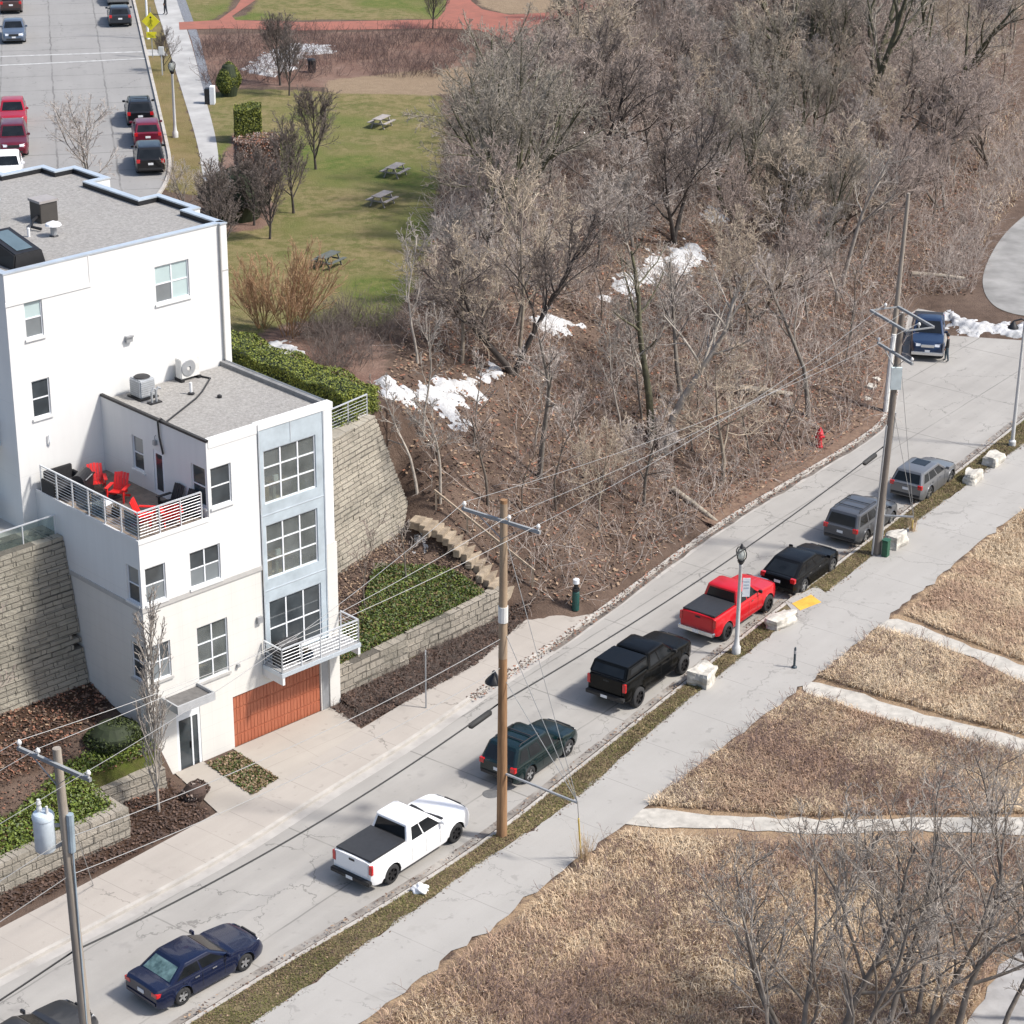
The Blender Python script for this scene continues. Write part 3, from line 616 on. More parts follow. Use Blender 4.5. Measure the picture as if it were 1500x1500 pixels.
def garage():
    m, N, L, B = nodes('garage_wood'); co = N.new('ShaderNodeTexCoord').outputs['Object']
    mp = N.new('ShaderNodeMapping'); mp.inputs['Scale'].default_value = (9,1,.7); L.new(co, mp.inputs[0])
    n = noise(N, L, 1.2, 4, .6, mp.outputs[0]); r = ramp(N, [(.3,(.29,.08,.04)),(.7,(.39,.13,.068))]); L.new(n.outputs['Fac'], r.inputs[0]); L.new(r.outputs[0], B.inputs['Base Color']); B.inputs['Roughness'].default_value = .5
    b = MB()
    for k in range(4):
        z = .02+.605*k; b.box(-5.29, -.69, .1, .16, z, z+.59)
        u = -5.25
        while u < -.75: b.box(u, u+.15, .085, .1, z+.03, z+.56); u += .175
    b.build('garage_door', m, bld)
garage()
b = MB(); b.box(-3.75, .45, -1.3, -.01, 3.25, 3.42); bal = b.build('balcony', COPE, bld); b = MB(); b.box(-3.7, .4, -1.25, -.06, 3.421, 3.45); b.build('balcony_floor', mat('balcony_floor', (.33,.33,.33), .8, 0, .2, 2), bal)
for x in (-3.72,.3): b = MB(); b.box(x,x+.12,-1.28,-.0,2.9,3.25); b.build('balcony_bracket', STU, bal)
railing('balcony_railing', [(-3.68,-.08),(-3.68,-1.22),(.38,-1.22),(.38,-.08)], 3.44, 1.05, [1,4,1], 6, bal)
# small fittings
GM = MATS['grey_metal']
b = MB(); b.box(-3.95,-3.72,-.12,.0,5.35,5.62); b.build('wall_vent', GM, bld); b = MB(); b.box(-4.7,-4.4,6.85,7.0,15.75,16.0); b.box(-4.72,-4.38,6.8,6.85,15.95,16.02); b.build('wall_vent', GM, bld)
b = MB(); b.box(-5.05,-4.93,-.1,0,3.75,3.88); b.build('wall_lamp', GM, bld); b = MB(); b.box(UL-.14,UL,3.2,3.34,12.75,12.95); b.tube([(UL-.07,3.27,12.95),(UL-.07,3.27,13.1),(UL-.0,3.27,13.15)],.015,5); b.build('wall_lamp', GM, bld)
b = MB(); b.tube([(-8.63,6.99,12.3),(-8.63,6.9,12.5),(-8.63,6.92,12.8)],.035,6); b.build('wall_lamp', FRM, bld)
# ---- rear upper block
ZT = 19.7; ML = -10.05; MF = 7.0
OUT = [(ML,MF),(.25,MF),(.25,MF-.12),(.55,MF-.12),(.55,9.4),(1.1,9.4),(1.1,12.3),(.12,12.3),(.12,15.9),(1.08,15.9),(1.08,18.6),(.12,18.6),(.12,19.65),(-1.95,19.65),(-1.95,21.0),(ML,21.0)]
wall('rear_front_wall', 'b', MF, ML, .25, DECK-1.6, ZT, [(-3.06,-1.36,16.98,18.56),(-9.25,-8.43,16.93,18.51),(-9.2,-8.37,13.6,15.16)], STU)
window('b', MF, -3.06, -1.36, 16.98, 18.56, 2, 2, blinds={(0,1):1,(1,1):1,(1,0):1,(0,0):2}, label='window with pale blinds, one lower pane open dark'); window('b', MF, -9.25, -8.43, 16.93, 18.51, 1, 2, blinds={(0,1):1,(0,0):2}); window('b', MF, -9.2, -8.37, 13.6, 15.16, 1, 2)
b = MB()
for i in range(1, len(OUT)):
    (x0,y0),(x1,y1) = OUT[i], OUT[(i+1) % len(OUT)]
    z0 = 8.5
    b.add([(x0,y0,z0),(x1,y1,z0),(x1,y1,ZT),(x0,y0,ZT)], [(0,1,2,3)])
b.build('rear_wall', STU, bld)
b = MB(); n = len(OUT); b.add([(x,y,ZT-.2) for x,y in OUT], [tuple(range(n))]); o = b.build('roof_gravel', GRAV, bld)
bm = bmesh.new(); bm.from_mesh(o.data); bmesh.ops.triangulate(bm, faces=bm.faces, ngon_method='EAR_CLIP'); bm.to_mesh(o.data); bm.free()
def inset_poly(poly, d):
    n = len(poly); r = []
    for i in range(n):
        p0, p1, p2 = (np.array(poly[k % n], float) for k in (i-1, i, i+1))
        d1 = p1-p0; d2 = p2-p1; n1 = np.array([-d1[1],d1[0]])/np.hypot(*d1); n2 = np.array([-d2[1],d2[0]])/np.hypot(*d2)
        r.append(p1+(n1+n2)*d if abs(n1@n2) < .5 else p1+n1*d)
    return r
def parapet():
    IN = inset_poly(OUT, .28); OO = inset_poly(OUT, -.03); c = MB(); s = MB()
    for i in range(n):
        j = (i+1) % n
        p, q, ip, iq = OO[i], OO[j], IN[i], IN[j]
        c.add([(*p,ZT),(*q,ZT),(*iq,ZT),(*ip,ZT),(*p,ZT+.06),(*q,ZT+.06),(*iq,ZT+.06),(*ip,ZT+.06)], [(4,5,6,7),(0,1,5,4),(2,3,7,6)])
        s.add([(*ip,ZT-.21),(*iq,ZT-.21),(*iq,ZT),(*ip,ZT)], [(3,2,1,0)])
    c.build('parapet_coping', COPE, bld); s.build('parapet_flashing', BLK, bld)
parapet()
b = MB(); b.box(ML-.03, -6.14, MF-.035, MF+.0, 18.42, 18.58); b.box(-6.2,-6.14,MF-.03,MF,18.58,19.7); b.build('belt_course', STU, bld)
b = MB(); b.box(ML+.0, -6.14, MF-.012, MF, 18.58, 19.69); b.build('parapet_band', STU, bld)
b = MB(); b.box(.2,.25,MF-.126,MF-.003,9,ZT); b.box(.25,.56,MF-.13,MF-.12,17.7,17.76); b.build('pilaster_joint', BELT, bld)
# left side balcony of the rear block
b = MB(); b.box(ML-2.2, ML-.001, 8.2, 11.5, 12.35, 12.5); sb = b.build('side_balcony', COPE, bld)
railing('side_balcony_railing', [(ML-.1,8.25),(ML-2.1,8.25),(ML-2.1,11.4)], 12.5, 1.05, [2,3], 7, sb, BLK)
# ---- things standing on roofs, terrace and balcony
def at(a, b_, z): return LW(a, b_, z)
def cond_round():
    t = thing('air_conditioner', 'square grey air conditioner with round black fan on the lower roof', 'air conditioner', at(-4.6,6.1,13.62), YAW)
    b = MB(); b.box(-.38,.38,-.38,.38,.08,.85); b.build('casing', mat('ac_grey', (.42,.44,.46), .5, .3), t, bevel=.05)
    b = MB()
    for k in range(7): b.box(-.32,.32,-.39,-.381,.16+.09*k,.2+.09*k); b.box(-.39,-.381,-.32,.32,.16+.09*k,.2+.09*k)
    b.build('grille', GM, t); b = MB(); b.lathe([(.32,.851),(.34,.87),(.3,.9),(.05,.92)], 20); b.build('fan', BLK, t); b = MB(); b.box(-.45,.45,-.45,.45,.0,.08); b.build('base', BLK, t)
cond_round()
def cond_split():
    t = thing('air_conditioner', 'upright cream air conditioner with round fan guard on the lower roof', 'air conditioner', at(-2.0,6.55,13.62), YAW)
    b = MB(); b.box(-.48,.48,-.2,.2,.12,.98); b.build('casing', mat('ac_cream', (.62,.61,.58), .5), t, bevel=.03)
    b = MB(); V = []
    for r_, y in ((.36,-.205),(.34,-.23),(.12,-.235),(.1,-.24)): V.append((r_, y))
    for (r0,y0),(r1,y1) in zip(V[:-1], V[1:]):
        P = [(-.1+r0*math.cos(2*PI*k/20),y0,.56+r0*math.sin(2*PI*k/20)) for k in range(20)]+[(-.1+r1*math.cos(2*PI*k/20),y1,.56+r1*math.sin(2*PI*k/20)) for k in range(20)]
        b.add(P, [(k,(k+1)%20,20+(k+1)%20,20+k) for k in range(20)])
    b.build('fan_guard', GM, t); b = MB(); b.box(-.5,-.35,-.25,.25,0,.12); b.box(.35,.5,-.25,.25,0,.12); b.build('foot', BLK, t)
cond_split()
b = MB(); b.tube([at(-1.5,6.4,13.66),at(-1.35,5.9,13.66),at(-2.5,4.9,13.66),at(-3.2,4.4,13.66),at(-5.7,3.05,13.66),at(-5.98,3.0,13.92),at(-6.13,2.98,13.9),at(-6.12,2.95,13.2),at(-6.12,2.75,12.5)], .04, 6); tag(b.build('pipe', BLK), 'thin black pipe running over the lower roof and down to the terrace', 'pipe')
def vent(a, b_, z, label, kind):
    t = thing('roof_vent', label, 'roof vent', at(a,b_,z), YAW)
    m2 = mat('vent_white', (.7,.7,.7), .5); b = MB()
    if kind == 'pipe': b.lathe([(.06,0),(.06,.5),(.04,.52)], 10); b.build('pipe', m2, t); b = MB(); b.lathe([(.14,0),(.14,.06),(.06,.1)], 10); b.build('flashing', BLK, t)
    elif kind == 'cap': b.lathe([(.13,0),(.13,.55),(.1,.57)], 12); b.build('pipe', GM, t); b = MB(); b.lathe([(.34,.6),(.3,.68),(.05,.78)], 14); b.build('cap', m2, t); b = MB(); b.lathe([(.25,.0),(.22,.12),(.14,.2)], 12); b.build('flashing', BLK, t)
    elif kind == 'low': b.lathe([(.1,0),(.1,.1),(.04,.14)], 10); b.build('pipe', BLK, t)
    elif kind == 'twin':
        for x in (-.1,.12): b.tube([(x,0,0),(x,0,.5),(x+.1,0,.62),(x+.22,0,.55)], .05, 8)
        b.build('pipe', GM, t); b = MB(); b.box(-.25,.3,-.15,.15,0,.05); b.build('flashing', BLK, t)
vent(-6.1,11.3,19.36,'thin white vent pipe on the upper gravel roof','pipe'); vent(-5.3,10.7,19.36,'grey vent with round white cap on the upper gravel roof','cap')
vent(-3.0,5.0,13.62,'small white vent pipe beside the black pipe on the lower roof','pipe'); vent(-2.4,3.9,13.62,'low black vent stub in the middle of the lower roof','low'); vent(-4.7,5.2,13.62,'bent twin vent pipes in front of the round fan unit','twin')
t = thing('roof_hood', 'boxy dark roof hood with lighter top on the upper roof', 'roof vent', at(-4.3,12.9,19.5), YAW)
b = MB(); b.box(-.42,.42,-.4,.4,.0,.85); b.build('casing', mat('hood_dark', (.05,.045,.04), .6), t, bevel=.02); b = MB(); b.box(-.46,.46,-.44,.44,.85,.95); b.build('lid', mat('hood_lid', (.30,.28,.27), .6), t); b = MB(); b.tube([(-.42,-.2,.3),(-.9,-.5,.25),(-1.2,-.9,.15),(-1.0,-1.3,.1)],.06,8); b.build('hose', BLK, t)
t = thing('roof_box', 'grey metal box at the left edge of the upper roof', 'roof box', at(-6.3,14.6,19.5), YAW)
b = MB(); b.box(-.6,.6,-.6,.6,0,.9); b.build('casing', mat('box_grey', (.16,.19,.22), .5), t, bevel=.03); b = MB(); b.box(-.64,.64,-.64,.64,.9,.98); b.build('lid', COPE, t)
t = thing('skylight_hatch', 'black sloping skylight hatch with glass top near the front parapet', 'skylight', at(-8.35,8.9,19.5), YAW)
b = MB(); b.add([(-.75,-1.15,0),(.75,-1.15,0),(.75,1.15,0),(-.75,1.15,0),(-.62,-1.1,.6),(.62,-1.1,.6),(.62,1.1,1.05),(-.62,1.1,1.05)], [(3,2,1,0),(4,5,6,7),(0,1,5,4),(1,2,6,5),(2,3,7,6),(3,0,4,7)]); b.build('casing', BLK, t, bevel=.05)
b = MB(); s_ = .25; b.add([(-.36,-.85,.60+.45*.114+.02),(.36,-.85,.60+.45*.114+.02),(.36,.85,1.05-.45*.114+.02),(-.36,.85,1.05-.45*.114+.02)], [(0,1,2,3)]); b.build('pane', mat('skylight_glass', (.10,.14,.16), .15, 0, .2, 1), t)
# terrace furniture
RED = mat('red_plastic', (.62,.02,.018), .45, 0, .15, 3)
def armchair(a, b_, rz, m, label, name='garden_chair', cat='garden chair', z=DECK+.02, group='chairs on the terrace'):
    t = thing(name, label, cat, at(a,b_,z), YAW+rz, group)
    b = MB()
    for k in range(5): b.cbox((-.25+.125*k,.02,.36), (.11,.56,.03), Matrix.Rotation(-.12,3,'X'), 0)
    b.build('seat', m, t)
    b = MB()
    for k in range(5): b.cbox((-.25+.125*k,.36+.0,.66-.02*abs(k-2)), (.105,.03,.78), Matrix.Rotation(-.38,3,'X'), 0)
    b.cbox((0,.33,.5),(.62,.03,.08),Matrix.Rotation(-.38,3,'X')); b.build('backrest', m, t)
    for sx in (-1,1):
        b = MB(); b.box(sx*.36-.07,sx*.36+.07,-.36,.32,.56,.595); b.build('armrest', m, t)
        b = MB(); b.box(sx*.34-.02,sx*.34+.02,-.33,-.23,0,.56); b.build('leg', m, t); b = MB(); b.bar((sx*.3,.5,0.02),(sx*.3,-.25,.36),.04,.1); b.build('leg', m, t)
armchair(-7.6,5.35,-.5,RED,'red slatted garden chair with its back to the white wall, rear of the terrace'); armchair(-7.5,4.0,-1.0,RED,'red slatted garden chair in the middle of the terrace below the narrow window')
armchair(-8.1,1.35,.7,RED,'low red garden chair at the terrace front away from the rail'); armchair(-7.35,.65,2.6,RED,'red garden chair seen through the cables of the front rail')
BW = mat('black_wicker', (.02,.02,.022), .7, 0, .4, 12)
armchair(-6.65,1.7,-1.57,BW,'black armchair near the corner windows of the terrace, further from the front rail'); armchair(-6.6,.85,-1.57,BW,'black armchair by the front rail under the corner windows')
t = thing('garden_sofa', 'black wicker sofa at the back left corner of the terrace', 'sofa', at(-8.7,6.0,DECK+.02), YAW+.0)
b = MB(); b.box(-.55,.75,-.35,.45,.05,.42); b.build('seat', BW, t, bevel=.03); b = MB(); b.box(-.55,.75,.46,.6,.05,.95); b.build('backrest', BW, t, bevel=.03)
for x in (-.68,.76): b = MB(); b.box(x,x+.12,-.35,.6,.05,.66); b.build('armrest', BW, t, bevel=.03)
def grill(a, b_, z, label, rz=0):
    t = thing('barbecue_grill', label, 'grill', at(a,b_,z), YAW+rz)
    b = MB(); b.box(-.5,.5,-.28,.28,.12,.78); b.build('cabinet', BLK, t, bevel=.02); b = MB(); b.box(-.78,-.505,-.25,.25,.74,.79); b.box(.505,.78,-.25,.25,.74,.79); b.build('side_shelf', BLK, t)
    b = MB(); V = []
    for x in (-.48,.48): V += [(x,.27*math.cos(k*PI/8),.8+.3*math.sin(k*PI/8)) for k in range(9)]
    b.add(V, [(k,k+1,10+k,9+k) for k in range(8)]+[tuple(range(9)),tuple(range(9,18))[::-1]]); b.build('lid', mat('grill_lid', (.03,.03,.033), .35, .3), t); b = MB(); b.tube([(-.35,-.3,.88),(.35,-.3,.88)],.018,6); b.build('handle', GM, t)
    for x in (-.45,.45):
        for y in (-.23,.23): b = MB(); b.lathe([(.05,0),(.05,.12)],8,0,(x,y,0)); b.build('leg', BLK, t)
grill(-8.35,5.2,DECK+.02,'black barbecue grill between the wicker sofa and a red chair',.6); grill(-3.0,-.62,3.46,'black barbecue grill at the left end of the front balcony')
def planter(a, b_, z, r_, m, label, plant=None):
    t = thing('planter', label, 'planter', at(a,b_,z), YAW); b = MB(); b.lathe([(r_*.75,0),(r_,.1),(r_,.32),(r_*.85,.33),(r_*.8,.25)], 16); b.build('pot', m, t, smooth=True)
    b = MB()
    for k in range(26):
        an = rng.uniform(0,2*PI); q = rng.uniform(.1,1)*r_; L_ = rng.uniform(.1,.3); b.bar((q*.5*math.cos(an),q*.5*math.sin(an),.25),(q*math.cos(an),q*math.sin(an),.28+L_),.02,.006)
    b.build('plant', mat('dry_plant', (.12,.09,.05), .9) if not plant else plant, t)
planter(-2.15,-.95,3.46,.26,mat('pot_navy',(.02,.03,.05),.4),'dark blue flower pot on the balcony in front of the grill'); planter(-8.75,4.0,DECK+.02,.24,mat('pot_cream',(.6,.58,.52),.6),'cream flower pot beside the terrace side rail'); planter(-8.5,2.7,DECK+.02,.2,BLK,'black flower pot by the terrace side rail')
t = thing('side_table', 'small white slatted table near the terrace side rail', 'table', at(-8.75,3.25,DECK+.02), YAW+.2)
b = MB()
for k in range(5): b.box(-.32,.32,-.3+.125*k,-.2+.125*k,.44,.47)
b.build('tabletop', FRM, t)
for x in (-.28,.28):
    for y in (-.25,.25): b = MB(); b.box(x-.02,x+.02,y-.02,y+.02,0,.44); b.build('leg', FRM, t)
t = thing('door_mat', 'dark grey mat on the deck by the grill', 'mat', at(-8.0,4.5,DECK+.02), YAW+.2); b = MB(); b.box(-.7,.7,-.45,.45,.004,.02); b.build('mat', mat('mat_dark',(.05,.05,.05),.9), t)
# patio behind the left retaining wall
t = thing('wheeled_bin', 'pale bin with dark green lid on the patio left of the building', 'bin', at(-11.3,8.6,ZP+.02), YAW)
b = MB(); b.add([(-.4,-.4,.08),(.4,-.4,.08),(.4,.4,.08),(-.4,.4,.08),(-.5,-.5,1.1),(.5,-.5,1.1),(.5,.5,1.1),(-.5,.5,1.1)], [(3,2,1,0),(4,5,6,7),(0,1,5,4),(1,2,6,5),(2,3,7,6),(3,0,4,7)]); b.build('body', mat('bin_pale',(.45,.5,.5),.5), t, bevel=.03)
b = MB(); b.box(-.54,.54,-.54,.54,1.1,1.2); b.build('lid', mat('bin_green',(.02,.09,.05),.5), t, bevel=.03)
for x in (-.35,.35): b = MB(); b.tube([(x-.04,.35,.1),(x+.04,.35,.1)],.1,12); b.build('wheel', BLK, t)
r_ = thing('glass_railing', 'low glass railing along the patio edge beside the terrace', 'railing', ORG, YAW)
b = MB()
for p in [(-12.6,5.6),(-11.0,5.6),(-9.5,5.6)]: b.bar((*p,ZP),(*p,ZP+1.0),.05)
b.bar((-12.6,5.6,ZP+1.0),(-9.5,5.6,ZP+1.0),.06,.04); b.build('rail', ALU, r_); b = MB(); b.box(-12.55,-9.55,5.595,5.605,ZP+.1,ZP+.95); b.build('pane', glass('rail_glass',(.1,.12,.12),.8), r_)
# ---- retaining walls of stacked stone
def stone(name, c1, c2, rowh=.24, w=.6, ang=YAW):
    m, N, L, B = nodes(name); co = N.new('ShaderNodeTexCoord').outputs['Object']
    br = N.new('ShaderNodeTexBrick'); br.inputs['Scale'].default_value = 1; br.inputs['Brick Width'].default_value = w; br.inputs['Row Height'].default_value = rowh; br.inputs['Mortar Size'].default_value = .018; br.inputs['Bias'].default_value = -.1
    x = N.new('ShaderNodeSeparateXYZ'); L.new(co, x.inputs[0]); cb = N.new('ShaderNodeCombineXYZ'); L.new(x.outputs[0], cb.inputs[0]); L.new(x.outputs[2], cb.inputs[1]); wn = noise(N, L, 1.1, 3, .5, co)
    va = N.new('ShaderNodeVectorMath'); va.operation = 'MULTIPLY_ADD'; L.new(wn.outputs['Color'], va.inputs[0]); va.inputs[1].default_value = (.12,.07,0); L.new(cb.outputs[0], va.inputs[2]); L.new(va.outputs[0], br.inputs['Vector'])
    br.inputs['Color1'].default_value = (*c1,1); br.inputs['Color2'].default_value = (*c2,1); br.inputs['Mortar'].default_value = (*[q*.28 for q in c2],1)
    n1 = noise(N, L, .5, 5, .7, co); n2 = noise(N, L, 9, 5, .7, co); c = mix(N, L, mth(N,L,'MULTIPLY',n2.outputs['Fac'],.5), br.outputs[0], tuple(q*.5 for q in c2))
    rr = N.new('ShaderNodeMapRange'); rr.inputs[1].default_value = .5; rr.inputs[2].default_value = .65; L.new(n1.outputs['Fac'], rr.inputs[0]); c = mix(N, L, mth(N,L,'MULTIPLY',rr.outputs[0],.45), c, (.16,.15,.12))
    L.new(c, B.inputs['Base Color']); B.inputs['Roughness'].default_value = .95
    bp = N.new('ShaderNodeBump'); bp.inputs['Strength'].default_value = .9; bp.inputs['Distance'].default_value = .08; L.new(mth(N,L,'ADD',mth(N,L,'MULTIPLY',br.outputs['Fac'],-1.2),n2.outputs['Fac']), bp.inputs['Height']); L.new(bp.outputs[0], B.inputs['Normal'])
    return m
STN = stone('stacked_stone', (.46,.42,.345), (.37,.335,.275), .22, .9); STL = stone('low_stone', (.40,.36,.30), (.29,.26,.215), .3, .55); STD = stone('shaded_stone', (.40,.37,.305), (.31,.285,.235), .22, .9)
def course_wall(name, rows, ends, m, label, tops=None):
    """battered wall built course by course: rows = list of (z0,z1,[(a,b) front line],depth)"""
    b = MB()
    for k, (z0, z1, line, dep) in enumerate(rows):
        a0 = line[0][0]
        for i in range(len(line)-1):
            p, q = np.array(line[i], float), np.array(line[i+1], float); L_ = np.hypot(*(q-p)); nseg = max(1, int(L_/.8)); d = (q-p)/L_; nn = np.array([-d[1], d[0]])
            sh = .31*(k % 2)/L_
            cuts = [0]+[min(1, max(0, (j+rng.uniform(-.15,.15))/nseg+sh)) for j in range(1, nseg)]+[1]
            for j in range(nseg):
                if cuts[j+1]-cuts[j] < .02: continue
                e = rng.uniform(-.022,.022); u, v = p+d*L_*(cuts[j])+d*.01, p+d*L_*cuts[j+1]-d*.01; f0 = nn*e
                V = [u+f0, v+f0, v+nn*dep, u+nn*dep]; zz1 = z1-rng.uniform(0,.025)
                b.add([(*x, z0) for x in V]+[(*x, zz1) for x in V], [(0,1,5,4),(1,2,6,5),(2,3,7,6),(3,0,4,7),(4,5,6,7)])
    o = b.build(name, m); o.location = ORG; o.rotation_euler = (0,0,YAW); tag(o, label, 'wall'); return o
rows = []
for k in range(42):
    z0 = .9+.2*k; f = (z0-3.3)/5.7
    if z0 > 9.0: break
    a1 = 10.3-1.75*np.clip(f, -.6, 1.05); off = 1.25*np.clip(f, -.5, 1.1)
    rows.append((z0, z0+.205, [(.22, 3.3+off), (a1, 3.3+.285*a1+off)], 1.6))
course_wall('retaining_wall', rows, 0, STN, 'high battered stone retaining wall right of the building under the hedge')
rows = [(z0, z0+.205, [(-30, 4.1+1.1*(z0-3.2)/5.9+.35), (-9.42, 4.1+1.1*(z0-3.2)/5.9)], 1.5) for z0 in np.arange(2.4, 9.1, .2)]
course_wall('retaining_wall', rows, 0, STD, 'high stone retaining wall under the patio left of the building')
course_wall('low_wall', [(.0+.3*k, .3+.3*k, [(.3,.12+.05*k),(4.6,.34+.05*k),(5.0,.75+.05*k),(7.6,.8+.05*k),(11.3,1.15+.05*k)], .5) for k in range(5)], 0, STL, 'low stone wall holding the ivy bed right of the garage')
course_wall('low_wall', [(.0+.28*k, .28+.28*k, [(-30,-3.15+.05*k),(-12.5,-2.85+.05*k)], .5) for k in range(5)]+[(.0+.28*k, .28+.28*k, [(-12.4,-2.7),(-12.4,-.6)], .45) for k in range(5)], 0, STL, 'low stone wall along the pavement under the transformer pole')
course_wall('low_wall', [(.1+.28*k, .38+.28*k, [(-12.2,-.85+.05*k),(-9.45,-1.1+.05*k)], .5) for k in range(4)], 0, STL, 'short low stone wall left of the entrance door')
# timber steps up the bank
def steps():
    t = thing('garden_steps', 'flight of timber and stone steps climbing beside the retaining wall', 'steps', LW(11.5,1.6,0), 0)
    p0, p1 = G(748,872), G(606,762); N_ = 17; d = (p1-p0)[:2]; d = d/np.hypot(*d); nn = np.array([-d[1], d[0]])
    ms = [mat('step_stone_a',(.33,.27,.2),.9,0,.35,3,bump=.4), mat('step_stone_b',(.26,.21,.155),.9,0,.35,3,bump=.4)]
    for k in range(N_):
        c = p0+(p1-p0)*(k+.5)/N_; z = max(hz(c[0],c[1]), p0[2]+(p1[2]-p0[2])*k/N_)+.1; w = rng.uniform(.62,.85); o = rng.normal(0,.1)
        b = MB(); x0, y0 = c[:2]-np.array(t.location)[:2]; dep = np.hypot(*(p1-p0)[:2])/N_*.62
        V = [(x0+nn[0]*(s*w+o)+d[0]*e, y0+nn[1]*(s*w+o)+d[1]*e) for s, e in ((-1,-dep),(1,-dep),(1,dep*.8),(-1,dep*.8))]
        b.prism(V, z-.28, z+.1); b.build('step', ms[k % 2], t, bevel=.02)
steps()
b = MB(); p0, p1 = G(783,862), G(636,744); b.bar((*p0[:2],p0[2]+.9),(*p1[:2],p1[2]+.9),.09)
hr = thing('handrail', 'sloping wooden handrail beside the steps', 'handrail'); b.build('rail', mat('rail_wood',(.30,.24,.18),.9,0,.3,4), hr)
for f in (.02,.34,.67,.98): b = MB(); c = p0+(p1-p0)*f; b.bar((c[0],c[1],hz(c[0],c[1])-.1),(c[0],c[1],c[2]+.9),.09); b.build('post', MATS['rail_wood'], hr)
# metal rail above the right wall
fr_ = thing('metal_fence', 'short white metal railing at the top end of the high retaining wall', 'railing')
pA, pB = LW(.6,6.1,9.0), LW(8.35,7.3,9.0); b = MB(); b.bar(pA+[0,0,1.1],pB+[0,0,1.1],.06,.05)
for k in range(7): b.bar(pA+(pB-pA)*k/6, pA+(pB-pA)*k/6+[0,0,1.1], .05)
for k in range(1,7): b.tube([pA+[0,0,.15*k],pB+[0,0,.15*k]],.008,4)
b.build('rail', ALU, fr_)
# ================================================================= VEHICLES
TYRE = mat('tyre_rubber', (.022,.022,.023), .85, 0, .2, 20); ALLOY = mat('alloy_wheel', (.5,.51,.52), .3, .8, .1, 9); BLKW = mat('black_wheel', (.02,.02,.022), .35, .4, .1, 9)
TRIM = mat('black_trim', (.02,.02,.021), .6, 0, .15, 9); CGL = glass('car_glass', (.006,.0075,.009), 0, .1, .3); RLT = mat('tail_red', (.5,.012,.015), .25, 0, .1, 5, coat=.8); HLT = mat('headlight_clear', (.62,.64,.66), .12, .1, .1, 9, coat=.9); CHR = mat('chrome', (.62,.63,.64), .16, .95, .05, 5); PLATE = mat('licence_plate', (.7,.71,.72), .5, 0, .1, 30)
UNDER = mat('underbody', (.012,.012,.012), .9)
def lerp_tab(tab, x): return float(np.interp(x, [t[0] for t in tab], [t[1] for t in tab]))
